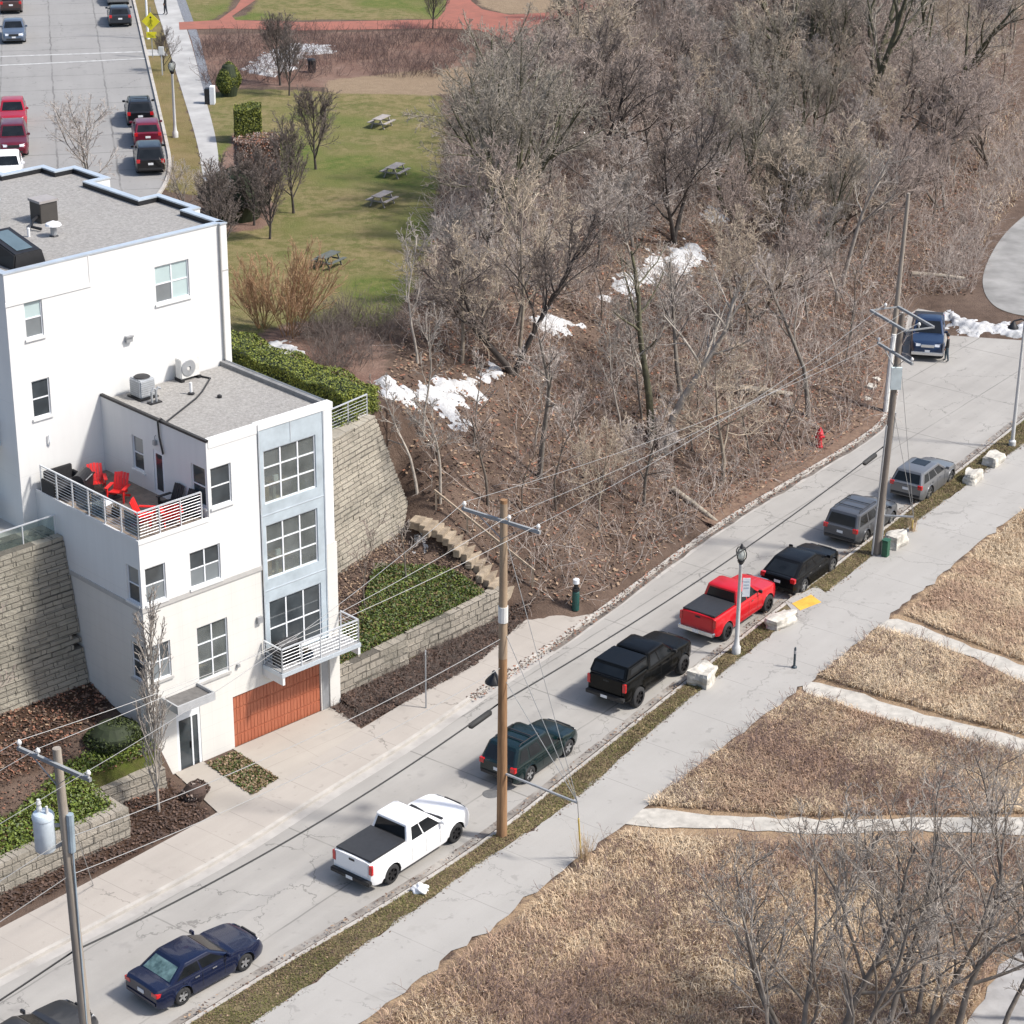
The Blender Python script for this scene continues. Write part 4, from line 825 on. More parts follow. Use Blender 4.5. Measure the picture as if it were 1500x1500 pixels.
def car(name, label, cat, loc, rz, paintm, kind, L=4.7, Wd=1.82, H=1.47, wb=2.75, fo=.92, gc=.2, wr=.33, rim=ALLOY, rack=False, roofm=None, lift=0, group='cars parked along the street', hood=.97, belt=.98, glassm=None, rearm=None, bed=None, sunroof=False, chrome=False, lowtrim=False):
    t = thing(name, label, cat, (loc[0],loc[1],loc[2]), rz, group)
    xf, xr = L/2, -L/2; axf = xf-fo; axr = axf-wb; hw = Wd/2; g = glassm or CGL
    gc += lift; belt += lift; hood += lift; H += lift
    # cabin key stations: rear glass base, roof rear, roof front, windscreen base
    K = dict(sedan=(xr+.58, xr+1.22, axf-1.32, axf-.52), suv=(xr+.05, xr+.40, axf-1.32, axf-.45), wagon=(xr+.10, xr+.95, axf-1.40, axf-.38), hatch=(xr+.1,xr+.55,axf-1.35,axf-.45), van=(xr+.05,xr+.34,axf-1.1,axf-.2), pickup=(xr+(bed or 2.0)+.04, xr+(bed or 2.0)+.2, axf-1.42, axf-.62))[kind]
    cb, rb, rf, cf = K
    deck = dict(sedan=belt+.02, pickup=belt+.1).get(kind, belt)
    # ---- lower body loft
    xs = np.unique(np.round(np.r_[np.linspace(xr, xf, 45), xr+.04, xr+.1, xf-.04, xf-.1, xf-.2, [ax+s*(wr+.07) for ax in (axr, axf) for s in (-1, -.85, -.5, 0, .5, .85, 1)]], 3))
    V = []; ringn = 15; M = MB()
    for x in xs:
        te = min(1, (x-xr)/.38); tf = min(1, (xf-x)/.75)
        w = hw*(1-.10*(1-te)**2-.20*(1-tf)**2.2)
        if cf < x: top = lerp_tab([(cf, belt), (cf+.12, hood+.03), (xf-.35, hood-.08), (xf-.12, hood-.17), (xf, hood-.34)], x)
        elif x < cb and kind in ('sedan', 'pickup'): top = lerp_tab([(xr, deck-.03), (xr+.06, deck), (cb, deck)], x)
        else: top = belt
        if kind not in ('pickup',): top = min(top, lerp_tab([(xr, belt-.06), (xr+.07, belt), (xr+.1, 9)], x))
        zb = lerp_tab([(xr, gc+.16), (xr+.15, gc+.06), (xr+.6, gc), (xf-.5, gc), (xf-.1, gc+.04), (xf, gc+.12)], x)
        arch = 0
        for ax in (axr, axf):
            dx = abs(x-ax); ra = wr+.075
            if dx < ra: arch = max(arch, wr+math.sqrt(ra*ra-dx*dx))
        zs = max(zb, arch); fl = .03 if arch > zb+.05 else 0
        mid = zb+(top-zb)*.58; mid = max(mid, zs+.02); sh = max(top-.10, zs+.05)
        half = [(0, max(zb, arch*.97)), (w*.62, max(zb, arch*.97)), (w*.97+fl, zs), (w*1.0+fl, max(zs+.015, zb+.12)), (w*1.0, max(mid, zs+.03)), (w*.975, max(sh, zs+.06)), (w*.92, max(top-.015, zs+.075)), (w*.5, max(top+.018, zs+.08))]
        ring = [(x,y,z) for y, z in half]+[(x,0,max(top+.03, zs+.08))]+[(x,-y,z) for y, z in half[:0:-1]]
        ringn = len(ring); V += ring
    n = len(xs); F = []; mi = []
    for i in range(n-1):
        for k in range(ringn):
            F.append((i*ringn+k, (i+1)*ringn+k, (i+1)*ringn+(k+1)%ringn, i*ringn+(k+1)%ringn)); mi.append(1 if k in (0,1,ringn-1,ringn-2) else (1 if lowtrim and k in (2,ringn-3) else 0))
    F += [tuple(range(ringn)), tuple(range((n-1)*ringn, n*ringn))[::-1]]; mi += [0,0]
    M.v = V; M.f = F; M.m = mi
    M.build('body', [paintm, UNDER], t, smooth=True, sharp=38)
    # ---- greenhouse: loft of rounded rectangles
    th = .15 if kind != 'van' else .1
    wB = hw*.945; wT = hw*(.945-th)
    def lay(x0, x1, w, z, c): return [(x0+c,-w,z),(x1-c,-w,z),(x1,-w+c,z),(x1,w-c,z),(x1-c,w,z),(x0+c,w,z),(x0,w-c,z),(x0,-w+c,z)]
    zt = H-.085; rl = rf-rb
    Ls = [lay(cb, cf, wB, belt-.03, .07), lay(rb, rf, wT, zt, .09), lay(rb+.05, rf-.06, wT-.04, zt+.045, .12), lay(rb+.1*rl, rf-.14*rl, wT-.17, H-.018, .16), lay(rb+.24*rl, rf-.30*rl, wT-.40, H, .1)]
    c = MB()
    for l in Ls: c.v += l
    for i in range(4):
        for k in range(8): c.f.append((i*8+k, i*8+(k+1)%8, (i+1)*8+(k+1)%8, (i+1)*8+k)); c.m.append(1 if (i >= 2 and roofm) else 0)
    c.f.append(tuple(range(32,40))); c.m.append(1 if roofm else 0)
    c.build('cabin', [paintm, roofm or paintm], t, smooth=True, sharp=25)
    # glass laid 6 mm proud on the flat faces of the greenhouse
    A, B_ = Ls[0], Ls[1]
    def quad(i, j): return [Vector(A[i]), Vector(A[j]), Vector(B_[j]), Vector(B_[i])]
    def pane(nm, q, s0, s1, t0, t1, m, off=.008, s0t=None, s1t=None, parent=t):
        s0t = s0 if s0t is None else s0t; s1t = s1 if s1t is None else s1t
        f = lambda s, tt: (q[0].lerp(q[1], s)).lerp(q[3].lerp(q[2], s), tt)
        nrm = (q[1]-q[0]).cross(q[3]-q[0]).normalized(); o = nrm*off
        b = MB(); P = [f(s0,t0), f(s1,t0), f(s1t,t1), f(s0t,t1)]
        b.add([p+o for p in P]+[p-nrm*.02 for p in P], [(0,1,2,3),(0,4,5,1),(1,5,6,2),(2,6,7,3),(3,7,4,0)]); return b.build(nm, m, parent)
    t0 = .12
    pane('windshield', quad(2,3), .03, .97, t0, .95, g); pane('rear_window', quad(6,7), .05, .95, t0+.03, .9, rearm or g)
    nb = {'sedan':(.0,.5,1), 'suv':(0,.3,.62,1), 'wagon':(0,.28,.62,1), 'hatch':(0,.22,.6,1), 'van':(0,.34,.66,1), 'pickup':(0,.42,1)}[kind]
    for i0, i1, flip in ((0,1,False),(4,5,True)):
        q = quad(i0, i1)
        for a, b2 in zip(nb[:-1], nb[1:]):
            s0, s1 = a+.02, b2-.02
            if a == 0: s0 = .07
            if b2 == 1: s1 = .93
            if flip: s0, s1 = 1-s1, 1-s0
            pane('side_window', q, s0, s1, t0, .86, g)
    # ---- wheels
    for ax in (axf, axr):
        for s in (-1, 1):
            w = thing('wheel', None, None, (0,0,0)); w.parent = t; w.location = (ax, s*(hw-.115+ (.03 if lift else 0)), wr)
            b = MB(); ww = .115 if not lift else .15; P = [(wr*.62,-ww),(wr*.9,-ww),(wr*.985,-ww*.75),(wr,-ww*.4),(wr,ww*.4),(wr*.985,ww*.75),(wr*.9,ww),(wr*.62,ww)]
            k = 24; b.v = [(r_*math.cos(2*PI*j/k), y, r_*math.sin(2*PI*j/k)) for r_, y in P for j in range(k)]
            b.f = [(i*k+j, i*k+(j+1)%k, (i+1)*k+(j+1)%k, (i+1)*k+j) for i in range(len(P)-1) for j in range(k)]; b.m = [0]*len(b.f); b.build('tyre', TYRE, w, smooth=True, sharp=50)
            b = MB(); y = s*ww*.72; rr = wr*.63
            b.tube([(0,s*ww*.15,0),(0,s*ww*.2,0)], rr, 24, 1)
            for q in range(5 if rim is not BLKW else 6):
                an = 2*PI*q/(5 if rim is not BLKW else 6); b.bar((0,y*.95,0),(rr*.97*math.cos(an),y,rr*.97*math.sin(an)),.03,.085)
            b.tube([(0,y*.8,0),(0,y*1.1,0)], .06, 12)
            for j in range(24):
                a0, a1 = 2*PI*j/24, 2*PI*(j+1)/24; C = [(rr*f*math.cos(a), yy, rr*f*math.sin(a)) for f, yy in ((1.0,y),(.88,y)) for a in (a0,a1)]; b.add(C, [(0,1,3,2)])
            b.build('rim', [rim, UNDER], w)
    # ---- lights, bumpers, plates, mirrors, handles
    fw = hw*.80; zl = hood-.22
    for s in (-1, 1):
        b = MB(); x0 = xf-.03; b.add([(x0-.28,s*(hw*.90),zl-.03),(x0+.0,s*(hw*.70),zl-.07),(x0+.015,s*(hw*.42),zl-.06),(x0-.05,s*(hw*.42),zl+.075),(x0-.1,s*(hw*.70),zl+.09),(x0-.36,s*(hw*.90),zl+.10)], [(0,1,4,5),(1,2,3,4)] if s > 0 else [(5,4,1,0),(4,3,2,1)]); b.build('headlight', HLT, t)
        b = MB(); zt_ = belt-.08
        if kind == 'sedan': b.box(xr-.015, xr+.20, s*hw*.62 if s > 0 else -hw*.95, s*hw*.95 if s > 0 else -hw*.62, zt_-.16, zt_+.0)
        elif kind == 'pickup': b.box(xr-.015, xr+.10, (hw*.80 if s > 0 else -hw*.965), (hw*.965 if s > 0 else -hw*.80), zt_-.30, zt_+.10)
        else: b.box(xr-.012, xr+.16, (hw*.70 if s > 0 else -hw*.955), (hw*.955 if s > 0 else -hw*.70), zt_-.14, zt_+.09)
        b.build('taillight', RLT, t, bevel=.015)
        b = MB(); xm = cf-.28; b.cbox((xm, s*(hw+.07), belt+.11), (.11,.19,.14)); b.bar((xm,s*(hw-.1),belt+.04),(xm,s*(hw+.04),belt+.09),.05,.04); b.build('wing_mirror', TRIM if kind == 'pickup' and lift else paintm, t, bevel=.02)
        b = MB()
        for f in ((.42, .70) if kind != 'pickup' or bed and bed < 1.8 else (.62,)):
            xh = cb+(cf-cb)*f-.12; b.box(xh, xh+.19, s*hw-(.0 if s > 0 else .022), s*hw+(.022 if s > 0 else 0), belt-.16, belt-.125)
        b.build('door_handle', CHR if chrome else paintm, t)
        b = MB()
        for f in {'sedan':(.2,.5,.86), 'pickup':(.08,.46,.84)}.get(kind, (.3,.58,.86)):
            xh = cb+(cf-cb)*f; b.box(xh-.006, xh+.006, min(s*hw*1.0, s*(hw+.003)), max(s*hw*1.0, s*(hw+.003)), gc+.16, belt-.07)
        b.build('door_gap', UNDER, t)
    b = MB(); b.box(xf-.06, xf+.012, -hw*.40, hw*.40, zl-.12, zl+.05); gr = b.build('grille', CHR if chrome and kind == 'pickup' else TRIM, t, bevel=.01)
    b = MB(); b.box(xf-.1, xf+.02, -hw*.62, hw*.62, gc+.16, gc+.27); b.build('lower_grille', TRIM, t)
    b = MB(); b.box(xf+.012, xf+.03, -.15, .15, gc+.30, gc+.42); b.build('licence_plate', PLATE, t)
    zp = belt-.34 if kind != 'pickup' else gc+.30
    b = MB(); b.box(xr-.022, xr+.0, -.16, .16, zp, zp+.13)
    if kind != 'pickup': b.build('licence_plate', PLATE, t)
    if kind == 'pickup':
        b = MB(); b.box(xr-.18, xr+.05, -hw*.94, hw*.94, gc+.12, gc+.30); bp = b.build('rear_bumper', CHR if chrome else TRIM, t, bevel=.03); b = MB(); b.box(xr-.19, xr-.18, -.16, .16, gc+.14, gc+.27); b.build('licence_plate', PLATE, bp)
        b = MB(); b.box(xr-.02, xr+.0, -hw*.78, hw*.78, gc+.36, deck+.0); tg = b.build('tailgate', paintm, t, bevel=.012); b = MB(); b.box(xr-.035, xr-.02, -.13, .13, deck-.17, deck-.09); b.build('handle', TRIM, tg)
        if bed: b = MB(); b.box(xr+.06, cb-.05, -hw*.86, hw*.86, deck+.0, deck+.075); b.build('bed_cover', mat('bed_vinyl', (.026,.027,.03), .5, 0, .2, 6), t, bevel=.025)
    else:
        b = MB(); b.box(xr-.035, xr+.12, -hw*.88, hw*.88, gc+.17, gc+.36); b.build('rear_bumper', TRIM if kind in ('suv','van') else paintm, t, bevel=.04)
    if rack:
        b = MB()
        for s in (-1, 1): b.tube([(rb+.25,s*(wT-.12),H-.03),(rb+.35,s*(wT-.12),H+.05),(rf-.5,s*(wT-.12),H+.05),(rf-.4,s*(wT-.12),H-.03)], .022, 6)
        for f in (.25,.7): x = rb+.3+(rf-rb-.8)*f; b.bar((x,-wT+.12,H+.05),(x,wT-.12,H+.05),.05,.025)
        b.build('roof_rack', TRIM, t)
    if sunroof: b = MB(); xm = (rb+rf)/2; b.box(xm-.05, xm+.75, -.4, .4, H-.01, H+.004); b.build('sunroof', CGL, t, bevel=.003)
    return t, dict(xr=xr, xf=xf, cb=cb, rb=rb, rf=rf, cf=cf, hw=hw, H=H, belt=belt, deck=deck, wT=wT, gc=gc, axf=axf, axr=axr)
def park(rear, front, L, wb, fo, Wd):
    """place a car from the contact points of its two kerb side wheels"""
    r, f = W(*rear)[:2], W(*front)[:2]; d = (f-r)/np.hypot(*(f-r)); d = d*.75+SDIR*.25; d /= np.hypot(*d); m = (r+f)/2; nn = np.array([-d[1], d[0]])
    c = m+nn*(Wd/2-.06)-d*((L/2-fo)-wb/2); return (c[0], c[1], .004), math.atan2(d[1], d[0])
# near to far along the street
l, a = park((267,1470),(360,1422), 4.78, 2.75, .95, 1.83)
t, D = car('sedan', 'dark navy sedan with a frosted rear window at the near end of the kerb', 'car', l, a, paint('paint_navy', (.006,.011,.036), .1, .25), 'sedan', 4.78, 1.83, 1.46, 2.75, .95, rearm=mat('frosted_glass', (.15,.24,.235), .25, 0, 0, 3.5, col2=(.03,.06,.06), coat=.5, detail=2), chrome=True)
c = W(86,1486,1.0)[:2]-SDIR*1.35
car('sedan', 'dark grey car cut off by the bottom left corner, only its bonnet showing', 'car', (c[0],c[1],.004), SANG-.03, paint('paint_graphite', (.035,.037,.042)), 'sedan', 4.7, 1.82, 1.45)
WH = paint('paint_white', (.80,.80,.80), 0, .3)
l, a = park((574,1293),(667,1234), 5.8, 3.70, 1.0, 2.02)
t, D = car('pickup_truck', 'white pickup truck with black bed cover and black wheels', 'pickup truck', l, a, WH, 'pickup', 5.8, 2.02, 1.93, 3.70, 1.0, .30, .40, BLKW, bed=2.02, hood=1.22, belt=1.22)
b = MB(); b.box(D['cf']-.08, D['cf']+.10, -.8, .8, D['belt']+.0, D['belt']+.035); b.build('cowl', TRIM, t)
l, a = park((778,1144),(831,1107), 4.82, 2.84, .88, 1.86)
car('suv', 'dark green SUV with silver wheels behind the brown utility pole', 'suv', l, a, paint('paint_green', (.0025,.013,.0145), .1, .25), 'suv', 4.6, 1.84, 1.72, 2.7, .88, .24, .36, ALLOY, rack=True, hood=1.02, belt=1.03)
l, a = park((932,1036),(999,986), 5.7, 3.70, 1.0, 2.0)
t, D = car('pickup_truck', 'lifted black pickup truck with a black bed cap and big black tyres', 'pickup truck', l, a, paint('paint_black', (.0035,.0038,.004), 0, .22), 'pickup', 5.7, 2.0, 1.90, 3.70, .98, .28, .46, BLKW, bed=1.75, hood=1.2, belt=1.2, lift=.22)
b = MB(); x0, x1 = D['xr']+.05, D['cb']+.08; z0, z1, w0, w1 = D['deck']+.02, D['H']-.06, D['hw']*.93, D['wT']+.06
b.add([(x0,-w0,z0),(x1,-w0,z0),(x1,w0,z0),(x0,w0,z0),(x0+.30,-w1,z1),(x1,-w1,z1),(x1,w1,z1),(x0+.30,w1,z1)], [(3,2,1,0),(4,5,6,7),(0,1,5,4),(1,2,6,5),(2,3,7,6),(3,0,4,7)]); cap = b.build('bed_cap', MATS['paint_black'], t, bevel=.05)
b = MB(); b.add([(x0+.035,-w0*.85,z0+.1),(x0+.035,w0*.85,z0+.1),(x0+.23,w1*.85,z1-.1),(x0+.23,-w1*.85,z1-.1)], [(0,1,2,3)]); b.build('rear_window', CGL, cap)
for s in (-1,1): b = MB(); f=lambda z:(w0+(w1-w0)*(z-z0)/(z1-z0)+.006)*s; b.add([(x0+.4,f(z0+.15),z0+.15),(x1-.15,f(z0+.15),z0+.15),(x1-.15,f(z1-.12),z1-.12),(x0+.5,f(z1-.12),z1-.12)], [(0,1,2,3)]); b.build('side_window', CGL, cap)
l, a = park((1062,938),(1124,895), 5.7, 3.70, 1.0, 2.0)
car('pickup_truck', 'bright red pickup truck with dark bed cover', 'pickup truck', l, a, paint('paint_red', (.52,.008,.016), .1), 'pickup', 5.6, 1.98, 1.88, 3.65, .98, .28, .43, BLKW, bed=1.85, hood=1.18, belt=1.18, lift=.12, chrome=True)
l, a = park((1178,868),(1217,839), 4.9, 2.95, .92, 1.92)
car('wagon', 'black wagon with silver wheels parked in front of the red pickup', 'car', l, a, paint('paint_black_b', (.006,.0065,.0075), 0, .25), 'wagon', 4.75, 1.92, 1.56, 2.85, .92, .22, .37, ALLOY, hood=1.0, belt=1.03, chrome=True)
l, a = park((1270,793),(1302,769), 4.85, 2.8, .92, 1.9)
car('minivan', 'grey minivan with bluish roof and roof rails beside the tall utility pole', 'minivan', l, a, paint('paint_grey', (.085,.088,.096)), 'van', 4.85, 1.94, 1.72, 2.85, .95, .2, .34, ALLOY, rack=True, hood=1.02, belt=1.04, lowtrim=True)
l, a = park((1360,732),(1390,708), 4.7, 2.7, .95, 1.86)
car('crossover', 'silver grey crossover at the far end of the kerbside row', 'suv', l, a, paint('paint_silver', (.16,.163,.17), .4), 'suv', 4.65, 1.88, 1.66, 2.66, .95, .2, .37, ALLOY, hood=1.02, belt=1.06, sunroof=True)
p = W(1357,529)[:2]; an = R(-100); c = p-np.array([math.cos(an), math.sin(an)])*2.75
BLU = paint('paint_blue', (.012,.03,.075))
t, D = car('pickup_truck', 'dark blue pickup with chrome grille facing the camera before the wood', 'pickup truck', (c[0],c[1],.004), an, BLU, 'pickup', 5.6, 2.0, 1.93, 3.65, .98, .3, .41, ALLOY, bed=1.85, hood=1.22, belt=1.2, chrome=True)
b = MB(); b.box(D['xf']-.05, D['xf']+.12, -.95, .95, .42, .62); b.build('front_bumper', CHR, t, bevel=.03)
# upper street
def ucar(px, py, rev, kind, pm, label, **k):
    """bottom edge of the visible end at a pixel; rev = front faces the camera"""
    L_ = k.get('L', 4.6); h = R(101.5)+(PI if rev else 0); p = W(px, py, ZP)[:2]; d = np.array([math.cos(R(101.5)), math.sin(R(101.5))]); c = p+d*(L_/2+.1)
    return car({'sedan':'sedan','suv':'suv','hatch':'hatchback','wagon':'suv'}[kind], label, 'suv' if kind in ('suv','wagon') else 'car', (c[0],c[1],ZP+.015), h, pm, kind, group='cars parked on the upper street', **k)
ucar(21, 66, True, 'sedan', paint('paint_slate', (.12,.15,.20), .5), 'blue grey sedan facing the camera on the left side of the upper street', L=4.6)
ucar(20, 192, True, 'hatch', paint('paint_cherry', (.36,.012,.028), .2), 'cherry red hatchback facing the camera behind the maroon SUV', L=4.3, H=1.52, Wd=1.78)
ucar(21, 233, True, 'suv', paint('paint_maroon', (.13,.010,.022), .3), 'maroon SUV facing the camera just above the white parked car', L=4.6, H=1.68, wb=2.7, wr=.35, hood=1.02, belt=1.05)
ucar(12, 276, True, 'hatch', WH, 'white car mostly hidden by the roof parapet at the left edge', L=4.3, H=1.5)
ucar(17, 22, False, 'suv', paint('paint_umber', (.075,.045,.042), .3), 'dark brown SUV seen from behind, cut off by the top left corner', L=4.6, H=1.7, hood=1.02, belt=1.05)
ucar(177, 41, False, 'hatch', paint('paint_ink', (.03,.035,.045)), 'charcoal hatchback with red tail lamps near the yellow diamond sign', L=4.4, H=1.5)
ucar(174, 10, False, 'sedan', paint('paint_pewter', (.22,.23,.235), .5), 'pale grey car at the top edge ahead of the charcoal hatchback', L=4.6)
ucar(207, 188, False, 'suv', paint('paint_jet', (.012,.013,.016)), 'black SUV with bluish glass at the head of the three tightly parked cars', L=4.6, H=1.7, rack=True, hood=1.02, belt=1.05)
ucar(218, 219, False, 'suv', paint('paint_wine', (.16,.012,.03), .3), 'wine red SUV squeezed between two black cars on the upper street', L=4.3, H=1.62, hood=1.02, belt=1.05)
ucar(222, 259, False, 'suv', paint('paint_onyx', (.010,.010,.011)), 'black SUV nearest the white building on the right side of the upper street', L=4.7, H=1.74, hood=1.02, belt=1.05)
# ================================================================= TREES AND PLANTS
def bark(name, c1, c2, sc=3):
    return mat(name, c1, .9, 0, 0, sc, col2=c2, bump=.3, bscale=14)
BK = {'grey': (bark('bark_grey',(.20,.18,.155),(.11,.095,.08)), bark('twig_grey',(.53,.47,.425),(.33,.285,.25))),
      'brown': (bark('bark_brown',(.15,.125,.10),(.075,.06,.05)), bark('twig_brown',(.43,.355,.31),(.25,.20,.172))),
      'dark': (bark('bark_dark',(.075,.062,.053),(.035,.03,.027)), bark('twig_dark',(.20,.163,.142),(.105,.084,.073))),
      'moss': (bark('bark_moss',(.13,.125,.07),(.055,.05,.035)), bark('twig_moss',(.36,.32,.265),(.2,.175,.145))),
      'pale': (bark('bark_pale',(.40,.36,.31),(.24,.21,.18)), bark('twig_pale',(.36,.325,.29),(.22,.195,.175))),
      'straw': (bark('bark_straw',(.30,.255,.20),(.17,.14,.105)), bark('twig_straw',(.54,.45,.35),(.33,.27,.205))),
      'front': (bark('bark_front',(.21,.185,.16),(.10,.085,.072)), bark('twig_front',(.42,.375,.325),(.22,.19,.165))),
      'tan': (bark('bark_tan',(.33,.19,.09),(.2,.11,.05)), bark('twig_tan',(.46,.295,.175),(.30,.18,.10)))}
def nrm(v): return v/np.maximum(np.linalg.norm(v, axis=-1, keepdims=True), 1e-9)
def tubes(P, Rr, k):
    """P[N,S,3] polylines, Rr[N,S] radii -> verts, quads"""
    N, S_, _ = P.shape; T = nrm(np.gradient(P, axis=1)); ref = np.where(np.abs(T[:,:1,2:3]) > .85, np.array([1.,0,0]), np.array([0,0,1.]))
    U = nrm(np.cross(T, ref)); V = np.cross(T, U); an = 2*PI*np.arange(k)/k
    X = P[:,:,None,:]+(U[:,:,None,:]*np.cos(an)[None,None,:,None]+V[:,:,None,:]*np.sin(an)[None,None,:,None])*Rr[:,:,None,None]
    idx = np.arange(N*S_*k).reshape(N,S_,k); a = idx[:,:-1]; b = idx[:,1:]
    F = np.stack([a, np.roll(a,-1,2), np.roll(b,-1,2), b], -1).reshape(-1,4)
    return X.reshape(-1,3), F
def grow(r, p0, d0, L, S_, gn, up):
    N = len(p0); P = np.zeros((N,S_+1,3)); P[:,0] = p0; d = d0.copy(); st = (L/S_)[:,None]
    for j in range(S_):
        d = nrm(d+gn*r.normal(0,1,(N,3))+np.array([0,0,up])); P[:,j+1] = P[:,j]+d*st
    return P
def branch(r, P, Rr, n, t0, t1, ang, ja, lr, gn, up, S_, rr, rmin, taper=.5, L0=None):
    N, S1, _ = P.shape; S = S1-1
    pi = np.repeat(np.arange(N), n); k = np.tile(np.arange(n), N); M = len(pi)
    t = t0+(t1-t0)*np.clip((k+r.uniform(0,1,M))/n, 0, .999); f = t*S; i = f.astype(int); w = (f-i)[:,None]
    p0 = P[pi,i]*(1-w)+P[pi,i+1]*w; T = nrm(P[pi,i+1]-P[pi,i]); pr = Rr[pi,i]*(1-w[:,0])+Rr[pi,i+1]*w[:,0]
    ref = nrm(r.normal(0,1,(M,3))); az = k*2.4+r.uniform(0,2*PI,N)[pi]+r.normal(0,.4,M)
    ax = np.where(np.abs(T[:,2:3]) > .9, np.array([1.,0,0]), np.array([0,0,1.])); U = nrm(np.cross(T,ax)); V = np.cross(T,U)
    side = U*np.cos(az)[:,None]+V*np.sin(az)[:,None]; a = np.clip(ang+ja*r.normal(0,1,M), .15, 1.5)[:,None]
    d = nrm(T*np.cos(a)+side*np.sin(a))
    Lp = np.linalg.norm(np.diff(P,axis=1),axis=2).sum(1); L = Lp[pi]*lr*(1-taper*(t-t0)/(t1-t0+1e-6))*r.uniform(.65,1.25,M)
    r0 = np.maximum(np.minimum(pr*.85, pr*rr+.0), rmin); Q = grow(r, p0, d, L, S_, gn, up)
    Rq = r0[:,None]*np.linspace(1,.35,S_+1)[None]; return Q, np.maximum(Rq, rmin)
def tree_mesh(seed, H=9., stems=1, fork=.3, spread=.8, form='round', nb=(9,6,6,4), r0=.16, rmin=.011, lean=.1, gn=.10, up=.06, lr=(.55,.55,.5,.45), first=.25):
    r = np.random.default_rng(seed)
    d0 = nrm(np.c_[r.normal(0,lean+(.28 if stems > 1 else 0),(stems,2)), np.ones(stems)]); L = np.full(stems, H*(.82 if form != 'column' else .95))*r.uniform(.8,1.1,stems)
    P0 = grow(r, np.c_[r.normal(0,.12*(stems>1),(stems,2)), np.full(stems,-.3)], d0, L, 9, gn*.6, .03); R0 = r0*r.uniform(.75,1,stems)[:,None]*np.linspace(1,.22,10)[None]
    R0[:,0] *= 1.35
    out = {'trunk': [tubes(P0,R0,8)], 'crown': []}
    ang = {'round':.75,'column':.32,'vase':.5,'spread':.95}[form]*spread/.8
    P1, R1 = branch(r, P0, R0, nb[0], first, .97, ang, .16, lr[0], gn, up, 6, .62, rmin*1.6); out['trunk'].append(tubes(P1,R1,6))
    P2, R2 = branch(r, P1, R1, nb[1], .22, 1, ang*.9, .22, lr[1], gn*1.2, up, 4, .6, rmin*1.2); out['crown'].append(tubes(P2,R2,4))
    P3, R3 = branch(r, P2, R2, nb[2], .15, 1, .7, .25, lr[2], gn*1.4, up, 3, .6, rmin); out['crown'].append(tubes(P3,R3,3))
    if nb[3]: P4, R4 = branch(r, P3, R3, nb[3], .15, 1, .65, .25, lr[3], gn*1.5, up*.8, 2, .6, rmin*.85); out['crown'].append(tubes(P4,R4,3))
    ms = {}
    for k, lst in out.items():
        V = []; F = []; o = 0
        for v, f in lst: V.append(v); F.append(f+o); o += len(v)
        ms[k] = (np.concatenate(V), np.concatenate(F))
    return ms
def me_of(nm, V, F, m):
    me = bpy.data.meshes.new(nm); me.vertices.add(len(V)); me.vertices.foreach_set('co', V.astype(np.float32).ravel()); me.loops.add(F.size); me.loops.foreach_set('vertex_index', F.astype(np.int32).ravel())
    me.polygons.add(len(F)); me.polygons.foreach_set('loop_start', np.arange(0,F.size,4,dtype=np.int32)); me.polygons.foreach_set('use_smooth', np.ones(len(F),bool)); me.materials.append(m); me.update(calc_edges=True); return me
PROTO = {}
def proto(key, bk, **k):
    ms = tree_mesh(**k); PROTO[key] = (me_of('trunk',*ms['trunk'],BK[bk][0]), me_of('crown',*ms['crown'],BK[bk][1]))
def plant(key, p, label, group=None, s=1., rz=None, name='bare_tree', cat='tree', tilt=0):
    t = thing(name, label, cat, p, random.uniform(0,2*PI) if rz is None else rz, group); t.scale = (s,s,s*random.uniform(.92,1.08))
    if tilt: t.rotation_euler[0] = tilt
    for nm, me in zip(('trunk','crown'), PROTO[key]):
        o = bpy.data.objects.new(nm, me); COL.objects.link(o); o.parent = t
    return t
for i, (bk, fm) in enumerate((('grey','round'),('brown','vase'),('grey','spread'),('brown','round'),('moss','vase'),('pale','round'),('grey','vase'),('brown','spread'),('straw','round'),('straw','spread'),('dark','vase'))):
    proto(f'wood{i}', bk, seed=20+i, H=9.5, form=fm, stems=1+(i%3==1), nb=(11,8,7,5), r0=(.15,.2,.13)[i%3], gn=.13, first=.28, rmin=.0125)
for i, bk in enumerate(('brown','grey','pale')): proto(f'thin{i}', bk, seed=50+i, H=8, form='vase', nb=(7,5,4,3), r0=.085, gn=.14, first=.35, lr=(.42,.5,.5,.45))
for i in range(2): proto(f'lawn{i}', 'dark', seed=60+i, H=6.0, form='vase', nb=(20,9,7,4), r0=.10, gn=.06, up=.085, first=.2, lr=(.68,.5,.45,.4), spread=.95, rmin=.0095)
proto('giant', 'moss', seed=71, H=12.5, form='vase', stems=7, nb=(10,8,6,5), r0=.22, gn=.085, up=.035, first=.18, lr=(.55,.5,.5,.42), spread=1.0, lean=.42, rmin=.014)
proto('tall', 'moss', seed=72, H=20, form='vase', stems=2, nb=(8,6,6,4), r0=.42, gn=.10, first=.3, lr=(.5,.5,.45,.4), rmin=.014)
proto('column', 'pale', seed=75, H=8.6, form='column', lean=.01, nb=(34,5,4,0), r0=.075, gn=.035, up=.12, first=.12, lr=(.32,.5,.5,.4), rmin=.012)
proto('willow', 'tan', seed=74, H=4.2, form='column', stems=15, nb=(8,5,5,0), r0=.03, gn=.07, up=.05, first=.15, lr=(.5,.5,.45,.4), lean=.25, rmin=.0085)
